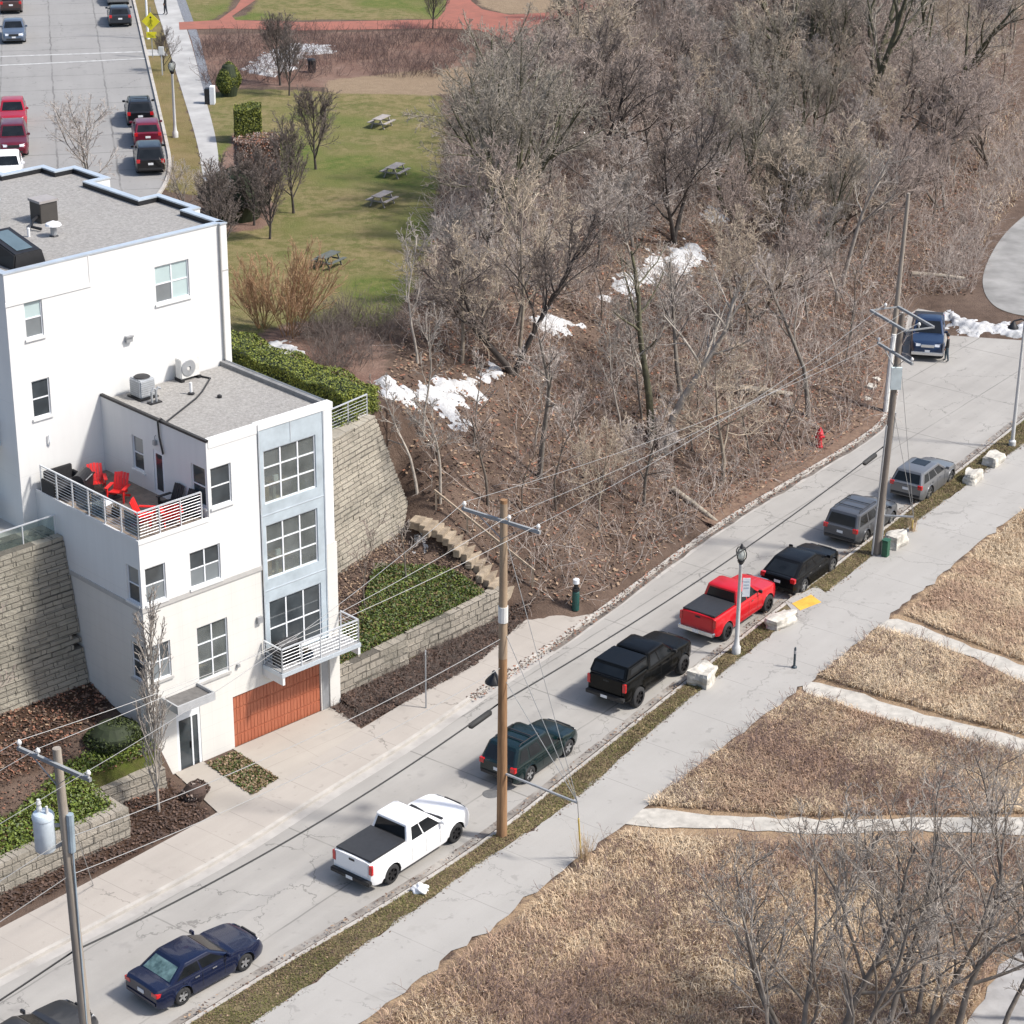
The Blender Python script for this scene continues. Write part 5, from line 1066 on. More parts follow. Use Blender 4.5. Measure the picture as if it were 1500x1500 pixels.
proto('front0', 'front', seed=81, H=10, form='vase', stems=2, nb=(8,6,6,4), r0=.15, gn=.13, first=.3, lr=(.5,.5,.5,.42), rmin=.0095); proto('front1', 'front', seed=84, H=10, form='round', stems=1, nb=(10,7,6,4), r0=.17, gn=.15, first=.3, rmin=.0095)
proto('street', 'grey', seed=85, H=7, form='round', nb=(13,7,5,4), r0=.085, gn=.09, first=.3, rmin=.009)
# --- trees one can tell apart
gb = lambda px, py: tuple(G(px, py))
plant('giant', gb(742,312), 'largest spreading bare tree with greenish limbs at the right edge of the lawn', s=1.0, rz=.4, cat='tree')
plant('tall', gb(1258,185), 'tallest thick trunked mossy tree at the top of the wood', s=1.0, rz=2.1); plant('tall', gb(1183,140), 'tall forked tree left of the tallest mossy trunk', s=.78, rz=4.4); plant('tall', gb(1375,150), 'dark leaning tall tree at the upper right of the wood', s=.8, rz=.3, tilt=.1)
LT = [((395,350),'slim lawn tree with fine upswept twigs, between the dark thicket and the picnic tables',.95),((430,312),'lawn tree with upswept crown beside the reddish hedge',1.05),((463,248),'lawn tree farthest from the building, upswept grey crown',1.1),((328,386),'dark lawn tree closest to the white building corner',1.15),((372,330),'lawn tree with crown merging into the dark clipped thicket',.9)]
for k, (p, lb, s) in enumerate(LT): plant(f'lawn{k%2}', gb(*p), lb, 'ornamental trees on the lawn', s)
plant('lawn0', gb(411,125), 'bare tree standing in front of the white snow patch beside the brick path', None, 1.15); plant('lawn1', gb(424,140), 'thin bare tree just right of the tree at the snow patch', None, .8); plant('lawn1', gb(634,42), 'small round bare tree beside the red brick junction', None, .8)
plant('street', tuple(W(128,305,ZP)), 'bare street tree rising behind the roof parapet on the upper street', s=1.2); plant('street', tuple(W(272,322,ZP)), 'bushy bare tree by the bend of the upper pavement', s=.62); plant('street', tuple(W(300,330,ZP)), 'bare tree with pale twigs overlapping the upper pavement end', s=.66); plant('lawn1', tuple(W(240,104,ZP)), 'thin young verge tree below the yellow diamond sign', s=.55)
c_ = W(233,1190,.2); plant('column', tuple(c_), 'pale columnar bare tree in front of the entrance corner', s=1.02)
plant('thin0', tuple(LW(-15.2,2.2,hz(*L2(-15.2,2.2)))), 'dark bare tree before the left stone retaining wall', s=.92); plant('thin0', tuple(LW(4.0,2.6,hz(*L2(4.0,2.6)))), 'slim bare tree before the right stone retaining wall', s=.68)
plant('thin1', tuple(LW(7.2,3.4,hz(*L2(7.2,3.4)))), 'thin sapling in the ivy bed near the timber steps', s=.6)
plant('willow', gb(425,492), 'orange tan willow shrub with upright stems behind the building', s=1.05, name='willow_shrub', cat='shrub'); plant('willow', gb(385,480), 'left orange willow clump beside the white building corner', s=.75, name='willow_shrub', cat='shrub')
FT = [((1215,1560),'front1','stout grey tree at the bottom centre of the dry meadow',1.05),((1290,1575),'front0','grey tree with tall straight limbs right of the stout bottom tree',1.1),((1150,1530),'front0','pale branching tree spreading left over the dry meadow',.85),((1385,1560),'front1','bare tree at the bottom right, left of the grey path',1.0),((1455,1545),'front0','bare tree beside the grey path in the bottom right corner',.95),((1540,1500),'front1','bare tree cut off by the right edge above the grey path',.9),((1120,1590),'thin2','low leaning bare tree with long limb at the lower left of the meadow trees',1.1),((1245,1520),'thin2','slender pale tree between the two straight limbed bottom trees',1.25),((1340,1500),'front0','pale slim forked tree in the middle of the bottom right trees',.8),((1470,1330),'front1','bare grey tree left of the grey path, above the bottom right corner',.72),((1180,1640),'front0','bare tree whose crown rises from below the bottom edge',1.1),((1530,1250),'front0','bare tree whose dark limb enters from the right edge above the middle path',.7)]
for p, k, lb, s in FT: plant(k, (*W2(*p),.1), lb, None, s)
# --- the wood
WOODP = [Wl([(650,300),(700,110),(830,75),(930,25),(1000,-60),(1200,-160),(1750,-160),(1640,20)], 5), ]
SNOWC = [(640,590,4.5),(570,565,3),(690,580,3),(815,478,3.6),(920,420,3),(960,395,3),(1010,380,3.4),(1050,315,2),(722,550,2),(398,520,3)]
SNW = [(G(a,b)[:2],c) for a,b,c in SNOWC]
def wood_fill():
    PX = [(580,550),(640,500),(690,445),(725,360),(735,230),(745,130),(800,90),(900,60),(960,0),(1000,-40),(1520,-40),(1500,190),(1455,290),(1400,370),(1320,420),(1290,560),(1180,640),(1060,720),(960,780),(860,830),(760,800),(660,700),(600,640)]
    r = np.random.default_rng(5); px = np.array(PX, float); pts = []; tries = 0
    while len(pts) < 215 and tries < 12000:
        tries += 1; q = np.array([r.uniform(540,1530), r.uniform(-40,840)])
        if not inpoly(q[None], px)[0]: continue
        p = G(*q); d = min((np.hypot(*(p-o)[:2]) for o, _ in pts), default=9)
        if d < 1.9: continue
        if any(abs(q[0]-sx) < 55 and 0 < q[1]-sy < 175 for sx, sy, _ in SNOWC) and r.uniform() < .9: continue
        if 590 < q[0] < 900 and 250 < q[1] < 470 and r.uniform() < .75: continue
        df = float(pl_dist(p[None,:2], FOOT)[0])
        if df < 1.2: continue
        low = q[1] > 560 or df < 7
        if low and r.uniform() < .66: continue
        pts.append((p, low))
    for p, low in pts:
        u = r.uniform()
        if low: key = f'thin{r.integers(0,3)}' if u < .7 else f'wood{r.integers(0,11)}'; s = r.uniform(.6,1.0)
        else: key = f'wood{r.integers(0,11)}' if u < .82 else f'thin{r.integers(0,3)}'; s = r.uniform(.62,1.08)
        plant(key, tuple(p), 'bare tree in the dense leafless wood above the street' if not low else 'thin bare tree on the leaf covered bank above the street', 'trees of the dense wood' if not low else 'thin trees on the bank', s, tilt=r.normal(0,.06))
wood_fill()
# named trunks near the bank
def trunk_tree(pts, rr, label, bk='pale', seed=0):
    """tree whose stem follows pixels traced up from its foot, at the foot's distance"""
    r = np.random.default_rng(seed); f = G(*pts[0]); D = f[1]; P = []
    for px, py in pts:
        d = ray(px, py); k = D/d[1]; P.append(np.array([0,0,CAMH])+k*d)
    P = np.array(P)-f; P[:,1] += np.linspace(0,1,len(P))**1.5*r.normal(0,1.0)
    s = np.r_[0,np.cumsum(np.linalg.norm(np.diff(P,axis=0),axis=1))]; u = np.linspace(0,s[-1],10); P = np.stack([np.interp(u,s,P[:,i]) for i in range(3)],1)[None]; P[0,0,2] -= .3
    R0 = (rr*np.linspace(1,.3,10))[None]; out = [tubes(P,R0,8)]
    P1,R1 = branch(r,P,R0,9,.45,1,.7,.2,.4,.13,.06,5,.6,.016); out.append(tubes(P1,R1,5)); cr = []
    P2,R2 = branch(r,P1,R1,6,.2,1,.7,.2,.5,.14,.06,4,.6,.012); cr.append(tubes(P2,R2,4)); P3,R3 = branch(r,P2,R2,6,.15,1,.7,.2,.5,.15,.06,3,.6,.010); cr.append(tubes(P3,R3,3)); P4,R4 = branch(r,P3,R3,3,.15,1,.7,.2,.45,.15,.06,2,.6,.009); cr.append(tubes(P4,R4,3))
    t = thing('bare_tree', label, 'tree', f)
    for nm, lst, mi in (('trunk',out,0),('crown',cr,1)):
        V=[];F=[];o=0
        for v,ff in lst: V.append(v);F.append(ff+o);o+=len(v)
        me = me_of(nm,np.concatenate(V),np.concatenate(F),BK[bk][mi]); ob = bpy.data.objects.new(nm,me); COL.objects.link(ob); ob.parent = t
trunk_tree([(972,660),(990,600),(1030,540),(1062,490),(1078,435)],.24,'pale curving trunk sweeping right up the middle of the bank','pale',1)
trunk_tree([(955,640),(950,570),(938,500),(935,420),(925,370)],.22,'mossy upright trunk just left of the pale curving trunk','moss',2)
trunk_tree([(1000,600),(992,540),(988,470),(985,400)],.15,'straight slim trunk behind the pale curving trunk','grey',3)
trunk_tree([(1232,420),(1245,370),(1262,310),(1300,230)],.17,'leaning pale trunk in the wood left of the bare utility pole','pale',4)
trunk_tree([(645,735),(645,680),(640,640),(620,590)],.08,'pale straight sapling right of the high retaining wall','pale',5)
trunk_tree([(612,720),(600,670),(578,630),(560,590)],.08,'crooked pale sapling nearest the high retaining wall','pale',6)
trunk_tree([(715,740),(712,700),(700,655),(690,610)],.08,'dark stemmed sapling above the crossarm of the brown pole','brown',7)
trunk_tree([(790,700),(795,640),(805,560),(790,480)],.15,'grey trunk left in the bank below the mid snow patch','grey',8)
trunk_tree([(1185,610),(1178,540),(1150,470),(1120,400)],.15,'grey trunk leaning left above the red hydrant','grey',9)
# --- undergrowth: uncountable brambles, twigs, leaves
def tw(n, poly_px, hmin, hmax, m, name, label_kind='stuff', seed=0, up=.5, seg=3, r_=.009, fan=3):
    r = np.random.default_rng(seed); px = np.array(poly_px, float); lo, hi = px.min(0), px.max(0); Q = r.uniform(lo,hi,(n*3,2)); Q = Q[inpoly(Q,px)][:n]
    return Q
def scatter_world(n, polyw, seed):
    r = np.random.default_rng(seed); p = np.array(polyw); lo, hi = p.min(0), p.max(0); Q = r.uniform(lo,hi,(n*4,2)); return Q[inpoly(Q,p)][:n], r
HILLW = [tuple(G(*q)[:2]) for q in [(560,560),(590,500),(600,450),(625,380),(645,300),(670,190),(720,100),(850,70),(960,0),(1480,0),(1490,200),(1440,300),(1415,380),(1330,435),(1305,540),(1280,612),(1170,690),(1050,757),(900,868),(845,890),(790,880),(740,850),(640,760),(590,690)]]
def undergrowth(name, n, poly, seed, hr, m, lean, r_=.009, clump=True, lab='stuff'):
    Q, r = scatter_world(n, poly, seed)
    if clump: d = np.sin(Q[:,0]*.6+seed)*np.sin(Q[:,1]*.5+2*seed)+.5*np.sin(Q[:,0]*1.7)*np.sin(Q[:,1]*1.9); Q = Q[d+r.uniform(-.6,.9,len(Q)) > -.1]
    for c_, r2 in SNW: Q = Q[np.hypot(*(Q-c_).T) > r2*r.uniform(.7,1.15,len(Q))]
    if poly is HILLW: df = pl_dist(Q, FOOT); Q = Q[r.uniform(0,1,len(Q)) < np.clip(.42+(df-7)*.045, .42, .95)]
    N = len(Q); p0 = np.c_[Q, hh(Q)-.05]; d0 = nrm(np.c_[r.normal(0,lean,(N,2)), np.ones(N)]); P = grow(r,p0,d0,r.uniform(*hr,N),4,.22,-.02); R0 = np.full((N,1),r_)*np.linspace(1.2,.6,5)[None]*r.uniform(.7,1.3,(N,1))
    P2,R2 = branch(r,P,R0,3,.25,1,.7,.3,.5,.2,.02,3,.8,r_*.6); V1,F1 = tubes(P,R0,3); V2,F2 = tubes(P2,R2,3)
    o = np_mesh(name, np.concatenate([V1,V2]), np.concatenate([F1,F2+len(V1)]), m); o['kind'] = 'stuff'; return o
undergrowth('undergrowth', 30000, HILLW, 3, (.6,2.4), BK['brown'][1], .6, .012); undergrowth('bramble_thicket', 26000, HILLW, 4, (.8,2.8), BK['grey'][1], .7, .012); undergrowth('bramble_thicket', 14000, HILLW, 14, (.6,2.0), bark('twig_red',(.25,.15,.115),(.14,.085,.065)), .65, .012)
ENDW = [W2(*q,.2) for q in [(1335,432),(1425,432),(1431,385),(1460,325),(1520,258),(1505,165),(1440,270),(1395,370)]]
undergrowth('undergrowth', 3000, ENDW, 31, (.4,1.8), BK['brown'][1], .6, .012); undergrowth('bramble_thicket', 2200, ENDW, 32, (.5,1.8), BK['grey'][1], .7, .012)
BEDW = [W2(*q,ZP) for q in [(290,70),(330,52),(640,47),(720,62),(640,115),(470,112),(440,125),(345,125),(300,128)]]
undergrowth('planting_bed', 4200, BEDW, 6, (.4,1.5), bark('twig_plum',(.17,.115,.10),(.09,.06,.055)), .45, .011); undergrowth('planting_bed', 2200, [W2(*q,ZP) for q in [(780,88),(900,30),(930,-20),(1010,-30),(1000,60),(880,90)]], 8, (.4,1.5), BK['brown'][1], .45, .011)
undergrowth('thicket', 3400, [tuple(G(*q)[:2]) for q in [(340,505),(440,495),(500,470),(590,480),(585,545),(530,560),(430,530)]], 9, (.6,2.2), BK['dark'][1], .4)
undergrowth('thicket', 1500, MULCH[1], 10, (.2,.7), BK['dark'][1], .6, .007)
def leaves(name, n, poly, seed, size, m, lift=.03, jit=.35, dens=None, direct=False):
    Q, r = scatter_world(n, poly, seed) if not direct else (poly, np.random.default_rng(seed))
    if dens is not None: Q = Q[dens(Q)+r.uniform(-.5,.5,len(Q)) > 0]
    N = len(Q); c = np.c_[Q, hh(Q)+lift+r.uniform(0,lift*2,N)] if not direct else np.c_[Q, np.full(N,lift)+r.uniform(0,.02,N)]; nn = nrm(np.c_[r.normal(0,jit,(N,2)), np.ones(N)]); t = nrm(np.cross(nn, nrm(r.normal(0,1,(N,3))))); b = np.cross(nn,t); s = r.uniform(.5,1.3,N)[:,None]*size
    V = np.stack([c-t*s-b*s*.6, c+t*s-b*s*.5, c+t*s*.9+b*s*.6, c-t*s*.8+b*s*.55],1).reshape(-1,3); F = np.arange(4*N).reshape(N,4); mi = r.integers(0,len(m),N)
    o = np_mesh(name, V, F, m, mi=mi); o['kind'] = 'stuff'; return o
LF = [mat('leaf_rust',(.26,.12,.075),.9,0,.3,2), mat('leaf_brown',(.12,.075,.055),.9,0,.3,2), mat('leaf_tan',(.30,.21,.14),.9,0,.3,2), mat('leaf_umber',(.07,.045,.035),.9,0,.3,2)]
leaves('leaf_litter', 95000, HILLW, 21, .08, [LF[0],LF[1],LF[2],LF[2],LF[3]])
leaves('leaf_litter', 9000, MULCH[0]+[], 22, .055, [LF[1],LF[3],LF[3]]); leaves('leaf_litter', 9000, MULCH[1], 23, .055, [LF[1],LF[3],LF[3]]); leaves('leaf_litter', 7000, MULCH[2], 24, .06, LF)
leaves('leaf_litter', 3500, ENDW, 33, .08, LF); leaves('garden_leaf_litter', 12000, [L2(-30,-2.6),L2(-12.6,-2.5),L2(-9.4,-.9),L2(-9.4,5),L2(-30,5)], 28, .05, [LF[1],LF[3],LF[3],LF[0]]); leaves('leaf_litter', 3500, ENDW, 33, .08, LF); leaves('garden_leaf_litter', 12000, [L2(.4,.7),L2(10.8,1.5),L2(9.6,6),L2(.4,4)], 29, .05, [LF[1],LF[3],LF[3],LF[2]])
IV = [mat('ivy_green',(.055,.085,.014),.6,0,.3,3), mat('ivy_bright',(.12,.16,.02),.6,0,.3,3), mat('ivy_brown',(.12,.085,.03),.7,0,.3,3), mat('ivy_dark',(.03,.045,.012),.6,0,.3,3)]
leaves('ivy_ground_cover', 26000, GREEN[0], 25, .05, [IV[1],IV[1],IV[0]], .08, .7); leaves('ivy_ground_cover', 42000, GREEN[1], 26, .05, [IV[0],IV[0],IV[3],IV[2],IV[1]], .10, .7)
leaves('ivy_ground_cover', 2600, GREEN[2], 27, .05, [IV[0],IV[2],LF[2]], .04, .6)
# --- dry meadow grass
def grass(name, n, polys, seed, hr, w, mats, lean=.45, dens=None, bias=0, direct=None):
    VV = []; FF = []; MI = []; o = 0
    for pi, poly in enumerate(polys):
        Q, r = scatter_world(n, poly, seed+pi) if direct is None else (poly, np.random.default_rng(seed))
        if dens is not None: Q = Q[dens(Q)+r.uniform(-.45,.45,len(Q)) > 0]
        if len(Q) == 0: continue
        N = len(Q); fl = np.sin(Q[:,0]*.35+1)*1.2+np.sin(Q[:,1]*.28)*1.4+np.sin(Q[:,0]*1.1+Q[:,1]*.9)*.9; an = fl+r.normal(0,1.7,N); ln = r.uniform(.3,1.15,N)*lean*1.9; h = r.uniform(*hr,N)*(.75+.25*np.sin(Q[:,0]*.9)*np.sin(Q[:,1]*.8+1))
        dr = np.c_[np.cos(an),np.sin(an)]; z = hh(Q) if direct is None else np.full(N, direct); s = np.c_[-np.sin(an+r.normal(0,.6,N)),np.cos(an)]*w*r.uniform(.6,1.4,N)[:,None]
        b0 = np.c_[Q-s,z]; b1 = np.c_[Q+s,z]; m_ = Q+dr*(h*ln*.45)[:,None]; m0 = np.c_[m_-s*.8,z+h*.62]; m1 = np.c_[m_+s*.8,z+h*.62]; tt = Q+dr*(h*ln*1.25)[:,None]; t0 = np.c_[tt-s*.15,z+h*(1-.35*ln)]; t1 = np.c_[tt+s*.15,z+h*(1-.35*ln)]
        V = np.stack([b0,b1,m0,m1,t0,t1],1).reshape(-1,3); k = np.arange(N)*6+o; F = np.concatenate([np.stack([k,k+1,k+3,k+2],1),np.stack([k+2,k+3,k+5,k+4],1)]); VV.append(V); FF.append(F); o += len(V)
        c = (np.sin(Q[:,0]*.30+.7+1.2*np.sin(Q[:,1]*.4))*np.sin(Q[:,1]*.26+.3+np.sin(Q[:,0]*.5))+.8*np.sin(Q[:,0]*.9+1.4*np.sin(Q[:,1]*.7))*np.sin(Q[:,1]*.85+2)+.5*np.sin(Q[:,0]*2.3+Q[:,1]*1.1)*np.sin(Q[:,1]*2.6))*.6; mi = np.clip(((c*1.15+bias+r.normal(0,.30,N)+1)*.5*len(mats)).astype(int),0,len(mats)-1); MI += [mi,mi]
    ob = np_mesh(name, np.concatenate(VV), np.concatenate(FF), mats, mi=np.concatenate(MI)); ob['kind'] = 'stuff'; return ob
GR = [mat('grass_russet',(.42,.285,.2),.9,0,.25,3), mat('grass_brown',(.44,.31,.215),.9,0,.25,3), mat('grass_straw',(.56,.425,.28),.9,0,.25,3), mat('grass_pale',(.66,.53,.37),.9,0,.25,3)]
Mp = [[(545,1510),(775,1338),(915,1226),(1060,1234),(1200,1240),(1350,1236),(1560,1238),(1560,1400),(1470,1400),(1420,1490),(1400,1560),(700,1700)], [(950,1183),(1060,1192),(1200,1200),(1350,1197),(1560,1196),(1560,1124),(1400,1086),(1280,1052),(1180,1020),(1070,1098)], [(1200,995),(1290,1024),(1400,1056),(1540,1090),(1560,1040),(1440,980),(1360,948),(1290,924),(1270,938)], [(1325,904),(1400,936),(1470,962),(1560,995),(1570,720),(1500,755)]]
Mw = [Wl(p) for p in Mp]
for k, n in enumerate((95000,60000,28000,46000)): grass('dry_meadow_grass', n, [Mw[k]], 40+k, (.14,.5), .0125, GR, bias=(.05,.1,.3,.3)[k])
grass('dry_meadow_grass', 2500, [Wl([(1430,200),(1470,180),(1560,190),(1500,290),(1462,330),(1440,370),(1425,330)])], 48, (.2,.6), .018, GR[1:])
VG = [mat('turf_olive',(.12,.115,.035),.9,0,.3,3), mat('turf_straw',(.25,.195,.10),.9,0,.3,3), mat('turf_brown',(.14,.095,.055),.9,0,.3,3)]
undergrowth('dry_bramble', 9000, Mw[0], 70, (.3,1.1), bark('twig_mauve',(.27,.19,.165),(.16,.11,.095)), .8, .009); undergrowth('dry_bramble', 5000, Mw[1], 71, (.3,1.0), bark('twig_mauve',(.27,.19,.165),(.16,.11,.095)), .8, .009); undergrowth('dry_bramble', 1500, Mw[2], 72, (.3,.9), bark('twig_mauve',(0,0,0),(0,0,0)), .8, .009)
def strip_pts(A, B, n, seed, a=0, b=1):
    r = np.random.default_rng(seed); u = lambda pl: np.r_[0,np.cumsum(np.hypot(*np.diff(pl,axis=0).T))]
    t = r.uniform(0,1,n); f = r.uniform(a,b,n)[:,None]; ua, ub = u(A), u(B); pa = np.stack([np.interp(t*ua[-1],ua,A[:,i]) for i in (0,1)],1); pb = np.stack([np.interp(t*ub[-1],ub,B[:,i]) for i in (0,1)],1); return pa*(1-f)+pb*f
VPTS = strip_pts(offs(krr,-.2),slr,60000,61,0,1.04); VPTS = VPTS[np.hypot(*(VPTS-np.array(W2(1182,884))).T) > 1.5]
grass('verge_grass', 0, [VPTS], 60, (.05,.14), .016, [VG[2],VG[0],VG[1],VG[2],VG[0]], .6, direct=.12)
leaves('verge_leaf_litter', 0, strip_pts(offs(krr,.35),offs(slr,-.25),4200,62), 63, .045, [LF[1],LF[3],LF[2]], .13, .4, direct=True)
leaves('gutter_leaf_litter', 0, strip_pts(offs(klr[len(klr)//3:],-.35),offs(klr[len(klr)//3:],.25),2200,64), 65, .05, [LF[1],LF[3],LF[0]], .14, .4, direct=True)
# --- clipped evergreens
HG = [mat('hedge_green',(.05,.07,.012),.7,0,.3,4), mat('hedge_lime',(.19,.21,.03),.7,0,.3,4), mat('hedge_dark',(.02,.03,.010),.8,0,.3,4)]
def shrub(shape, p, dims, label, rz=0, n=9000, mats=None, name='clipped_shrub', size=.04, cat='shrub', core=None):
    r = np.random.default_rng(int(abs(p[0])*10)+n); t = thing(name, label, cat, p, rz)
    u = r.uniform(-1,1,(n,3)); 
    if shape == 'egg': q = nrm(r.normal(0,1,(n,3))); z = (q[:,2]+1)/2; k = (.72+.28*np.sin(np.clip(z*1.25,0,1)*PI)); P = np.c_[q[:,:2]*k[:,None], z*2-1]; N_ = q
    else:
        f = r.integers(0,5,n); P = u.copy(); N_ = np.zeros((n,3))
        for a in range(n): 
            if f[a] == 0: P[a,2] = 1; N_[a,2] = 1
            else: ax = (f[a]-1)//2; sg = 1 if f[a] % 2 else -1; P[a,ax] = sg; N_[a,ax] = sg
    D = np.array(dims)/2; P = P*D*(1+r.normal(0,.025,(n,1)))+np.array([0,0,D[2]]); P += .05*np.sin(P*6+3)*np.array([1,1,.6])+.09*np.sin(P[:,[1,0,0]]*1.9+P[:,[0,1,1]]*1.3)
    nn = nrm(N_+r.normal(0,.6,(n,3))); tt = nrm(np.cross(nn,r.normal(0,1,(n,3)))); b = np.cross(nn,tt); s = size*r.uniform(.6,1.4,n)[:,None]
    V = np.stack([P-tt*s-b*s*.6,P+tt*s-b*s*.6,P+tt*s+b*s*.6,P-tt*s+b*s*.6],1).reshape(-1,3); mi = r.integers(0,len(mats or HG[:2]),n)
    np_mesh('foliage', V, np.arange(4*n).reshape(n,4), mats or HG[:2], t, mi=mi)
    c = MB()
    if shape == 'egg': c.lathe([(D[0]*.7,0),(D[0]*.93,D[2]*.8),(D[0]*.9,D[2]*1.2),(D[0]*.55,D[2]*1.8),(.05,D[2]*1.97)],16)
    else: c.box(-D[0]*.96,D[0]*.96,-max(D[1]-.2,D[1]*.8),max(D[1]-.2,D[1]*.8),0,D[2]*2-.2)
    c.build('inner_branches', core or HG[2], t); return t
shrub('egg', tuple(W(336,140,ZP)), (1.5,1.5,2.4), 'dark green egg shaped clipped evergreen beside the upper walk'); shrub('box', tuple(W(364,206,ZP)), (1.5,1.3,2.3), 'tall olive clipped evergreen block on the lawn corner', .2, mats=[HG[1],HG[0]])
shrub('box', tuple(W(378,262,ZP)), (2.6,1.6,2.6), 'reddish brown clipped hedge block behind the lawn trees', .3, 6000, [BK['brown'][1],LF[0],LF[1]], core=LF[3]); shrub('egg', tuple(W(345,318,ZP)), (4.0,3.6,2.9), 'broad dark evergreen thicket behind the building corner', 0, 9000, [mat('yew_dark',(.022,.028,.014),.8,0,.3,4),mat('yew_black',(.012,.014,.010),.9,0,.3,4),BK['dark'][1]], size=.07)
a_, b_ = LW(8.5,19.5,ZP), LW(8.35,7.9,ZP); d_ = b_-a_; shrub('box', tuple((a_+b_)/2), (float(np.hypot(*d_[:2])),1.9,1.2), 'long yellow green clipped hedge on the terrace right of the lower roof', math.atan2(d_[1],d_[0]), 30000, [HG[1],HG[1],HG[0],IV[1]], 'clipped_hedge', .036, 'hedge')
a_, b_ = LW(1.2,6.6,ZP), LW(7.6,7.6,ZP); d_ = b_-a_; shrub('box', tuple((a_+b_)/2-np.array([0,0,.3])), (float(np.hypot(*d_[:2])),.9,.75), 'low bright shrub row along the top of the high retaining wall', math.atan2(d_[1],d_[0]), 3500, [HG[1],IV[1],HG[0]], 'low_shrub_row', .04, 'hedge')
p_ = LW(-10.7,.7,hz(*L2(-10.7,.7))); shrub('egg', tuple(p_), (2.0,1.8,1.0), 'dark green rounded shrub against the shaded building side', 0, 2600, [HG[0],HG[2]], 'rounded_shrub')
p_ = LW(-8.95,-2.2,.2); shrub('egg', tuple(p_), (1.0,1.0,.7), 'small brown dried shrub beside the entrance walk', 0, 900, [LF[1],LF[3],BK['brown'][1]], 'dried_shrub', .05, core=LF[3])
def tuft(px, py, label, n=70, h=1.5):
    p = W(px,py,.12); r = np.random.default_rng(px); P = grow(r, np.c_[r.normal(0,.09,(n,2)),np.zeros(n)], nrm(np.c_[r.normal(0,.18,(n,2)),np.ones(n)]), r.uniform(.5,1,n)*h, 4, .05, -.02); V,F = tubes(P, np.full((n,1),.011)*np.linspace(1,.4,5)[None], 3)
    o = np_mesh('grass_tuft', V, F, GR[2]); o.location = p; tag(o, label, 'grass tuft')
tuft(856,1268, 'tall straw tuft at the pavement edge by the yellow guy guard'); tuft(1336,778, 'yellowish tuft on the verge below the far guy wire', 50, .8)
# ================================================================= POLES, LAMPS, SIGNS, PEOPLE
def wood(name, c1, c2):
    m, N, L, B = nodes(name); co = N.new('ShaderNodeTexCoord').outputs['Object']; mp = N.new('ShaderNodeMapping'); mp.inputs['Scale'].default_value = (7,7,.5); L.new(co, mp.inputs[0])
    n = noise(N, L, 1.5, 5, .65, mp.outputs[0]); r = ramp(N, [(.3,c2),(.7,c1)]); L.new(n.outputs['Fac'], r.inputs[0]); L.new(r.outputs[0], B.inputs['Base Color']); B.inputs['Roughness'].default_value = .9; return m
WG = wood('weathered_pole', (.34,.30,.25), (.20,.17,.14)); WBR = wood('brown_pole', (.33,.19,.095), (.16,.085,.04)); WDK = wood('grey_pole', (.22,.19,.16), (.12,.10,.085))
ARM = mat('crossarm_grey', (.25,.26,.265), .8, 0, .2, 3); INS = mat('insulator', (.62,.62,.6), .3, 0, .1, 5); WIREM = mat('wire_aluminium', (.30,.30,.295), .5, .3, .1, 5); CABM = mat('cable_black', (.02,.02,.02), .7)
def solve_h(base, top):
    lo, hi = 0, 30
    for _ in range(40):
        m_ = (lo+hi)/2; d = ray(*top); P = np.array([base[0],base[1],m_]);
        # pixel row of P compared with the wanted row
        v = P-np.array([0,0,CAMH]); c, s = math.cos(PITCH), math.sin(PITCH); z = v[1]*c-v[2]*s; y = -(v[1]*s+v[2]*c); py = 750+FPX*(v[0]*math.sin(ROLL)+y*math.cos(ROLL))/z
        if py > top[1]: lo = m_
        else: hi = m_
    return lo
def topxy(base, top, H):
    """leaning poles: plan position of the top at height H"""
    return W(top[0], top[1], H)[:2]
ACR = np.array([-SDIR[1], SDIR[0]])            # across the street
def pole(base, toppx, H, m, label, r0=.19, r1=.12, m2=None):
    t = thing('utility_pole', label, 'utility pole', (base[0],base[1],0), 0, 'utility poles along the street')
    d = ray(*toppx); k = (H-CAMH)/d[2]; T = np.array([0,0,CAMH])+k*d; T = T-np.array([base[0],base[1],0])
    if np.hypot(T[0],T[1]) > .6: T[:2] *= .6/np.hypot(T[0],T[1])
    b = MB(); b.tube([T*f for f in np.linspace(0,1,9)]+np.array([0,0,0]), [r0+(r1-r0)*f for f in np.linspace(0,1,9)], 12); b.v = [(x,y,z) for x,y,z in b.v]
    b.build('pole_shaft', m, t, smooth=True, sharp=60)
    return t, T
def crossarm(t, T, z, half, ang=None, mm=ARM, brace=True, pins=(-1,-.45,1), dbl=0):
    u = ACR if ang is None else np.array([math.cos(ang), math.sin(ang)]); c = T*z/T[2]; out = []
    fwd = np.array([-u[1], u[0]]); b = MB()
    for k in ((-1,1) if dbl else (1,)):
        o = np.r_[fwd*(.17 if not dbl else dbl*k), 0]; b.bar(c+o-np.r_[u*half,0], c+o+np.r_[u*half,0], .1, .12)
    if dbl:
        for s in (-1,1): b.bar(c+np.r_[u*half*s+fwd*dbl,0], c+np.r_[u*half*s-fwd*dbl,0], .06)
    if brace and not dbl:
        for s in (-1,1): b.bar(c+np.r_[fwd*.2+u*half*.55*s,-.06], c+np.r_[fwd*.12,-.75], .04,.02)
    o = b.build('crossarm', mm, t)
    for p in pins:
        q = c+np.r_[u*half*.95*p+fwd*(.17 if not dbl else 0), .06]; i = MB(); i.lathe([(.03,0),(.03,.08),(.07,.1),(.08,.16),(.05,.22),(.02,.25)], 10, 0, q); i.build('insulator', INS, o); out.append(np.array(t.location)+q+[0,0,.22])
    return out
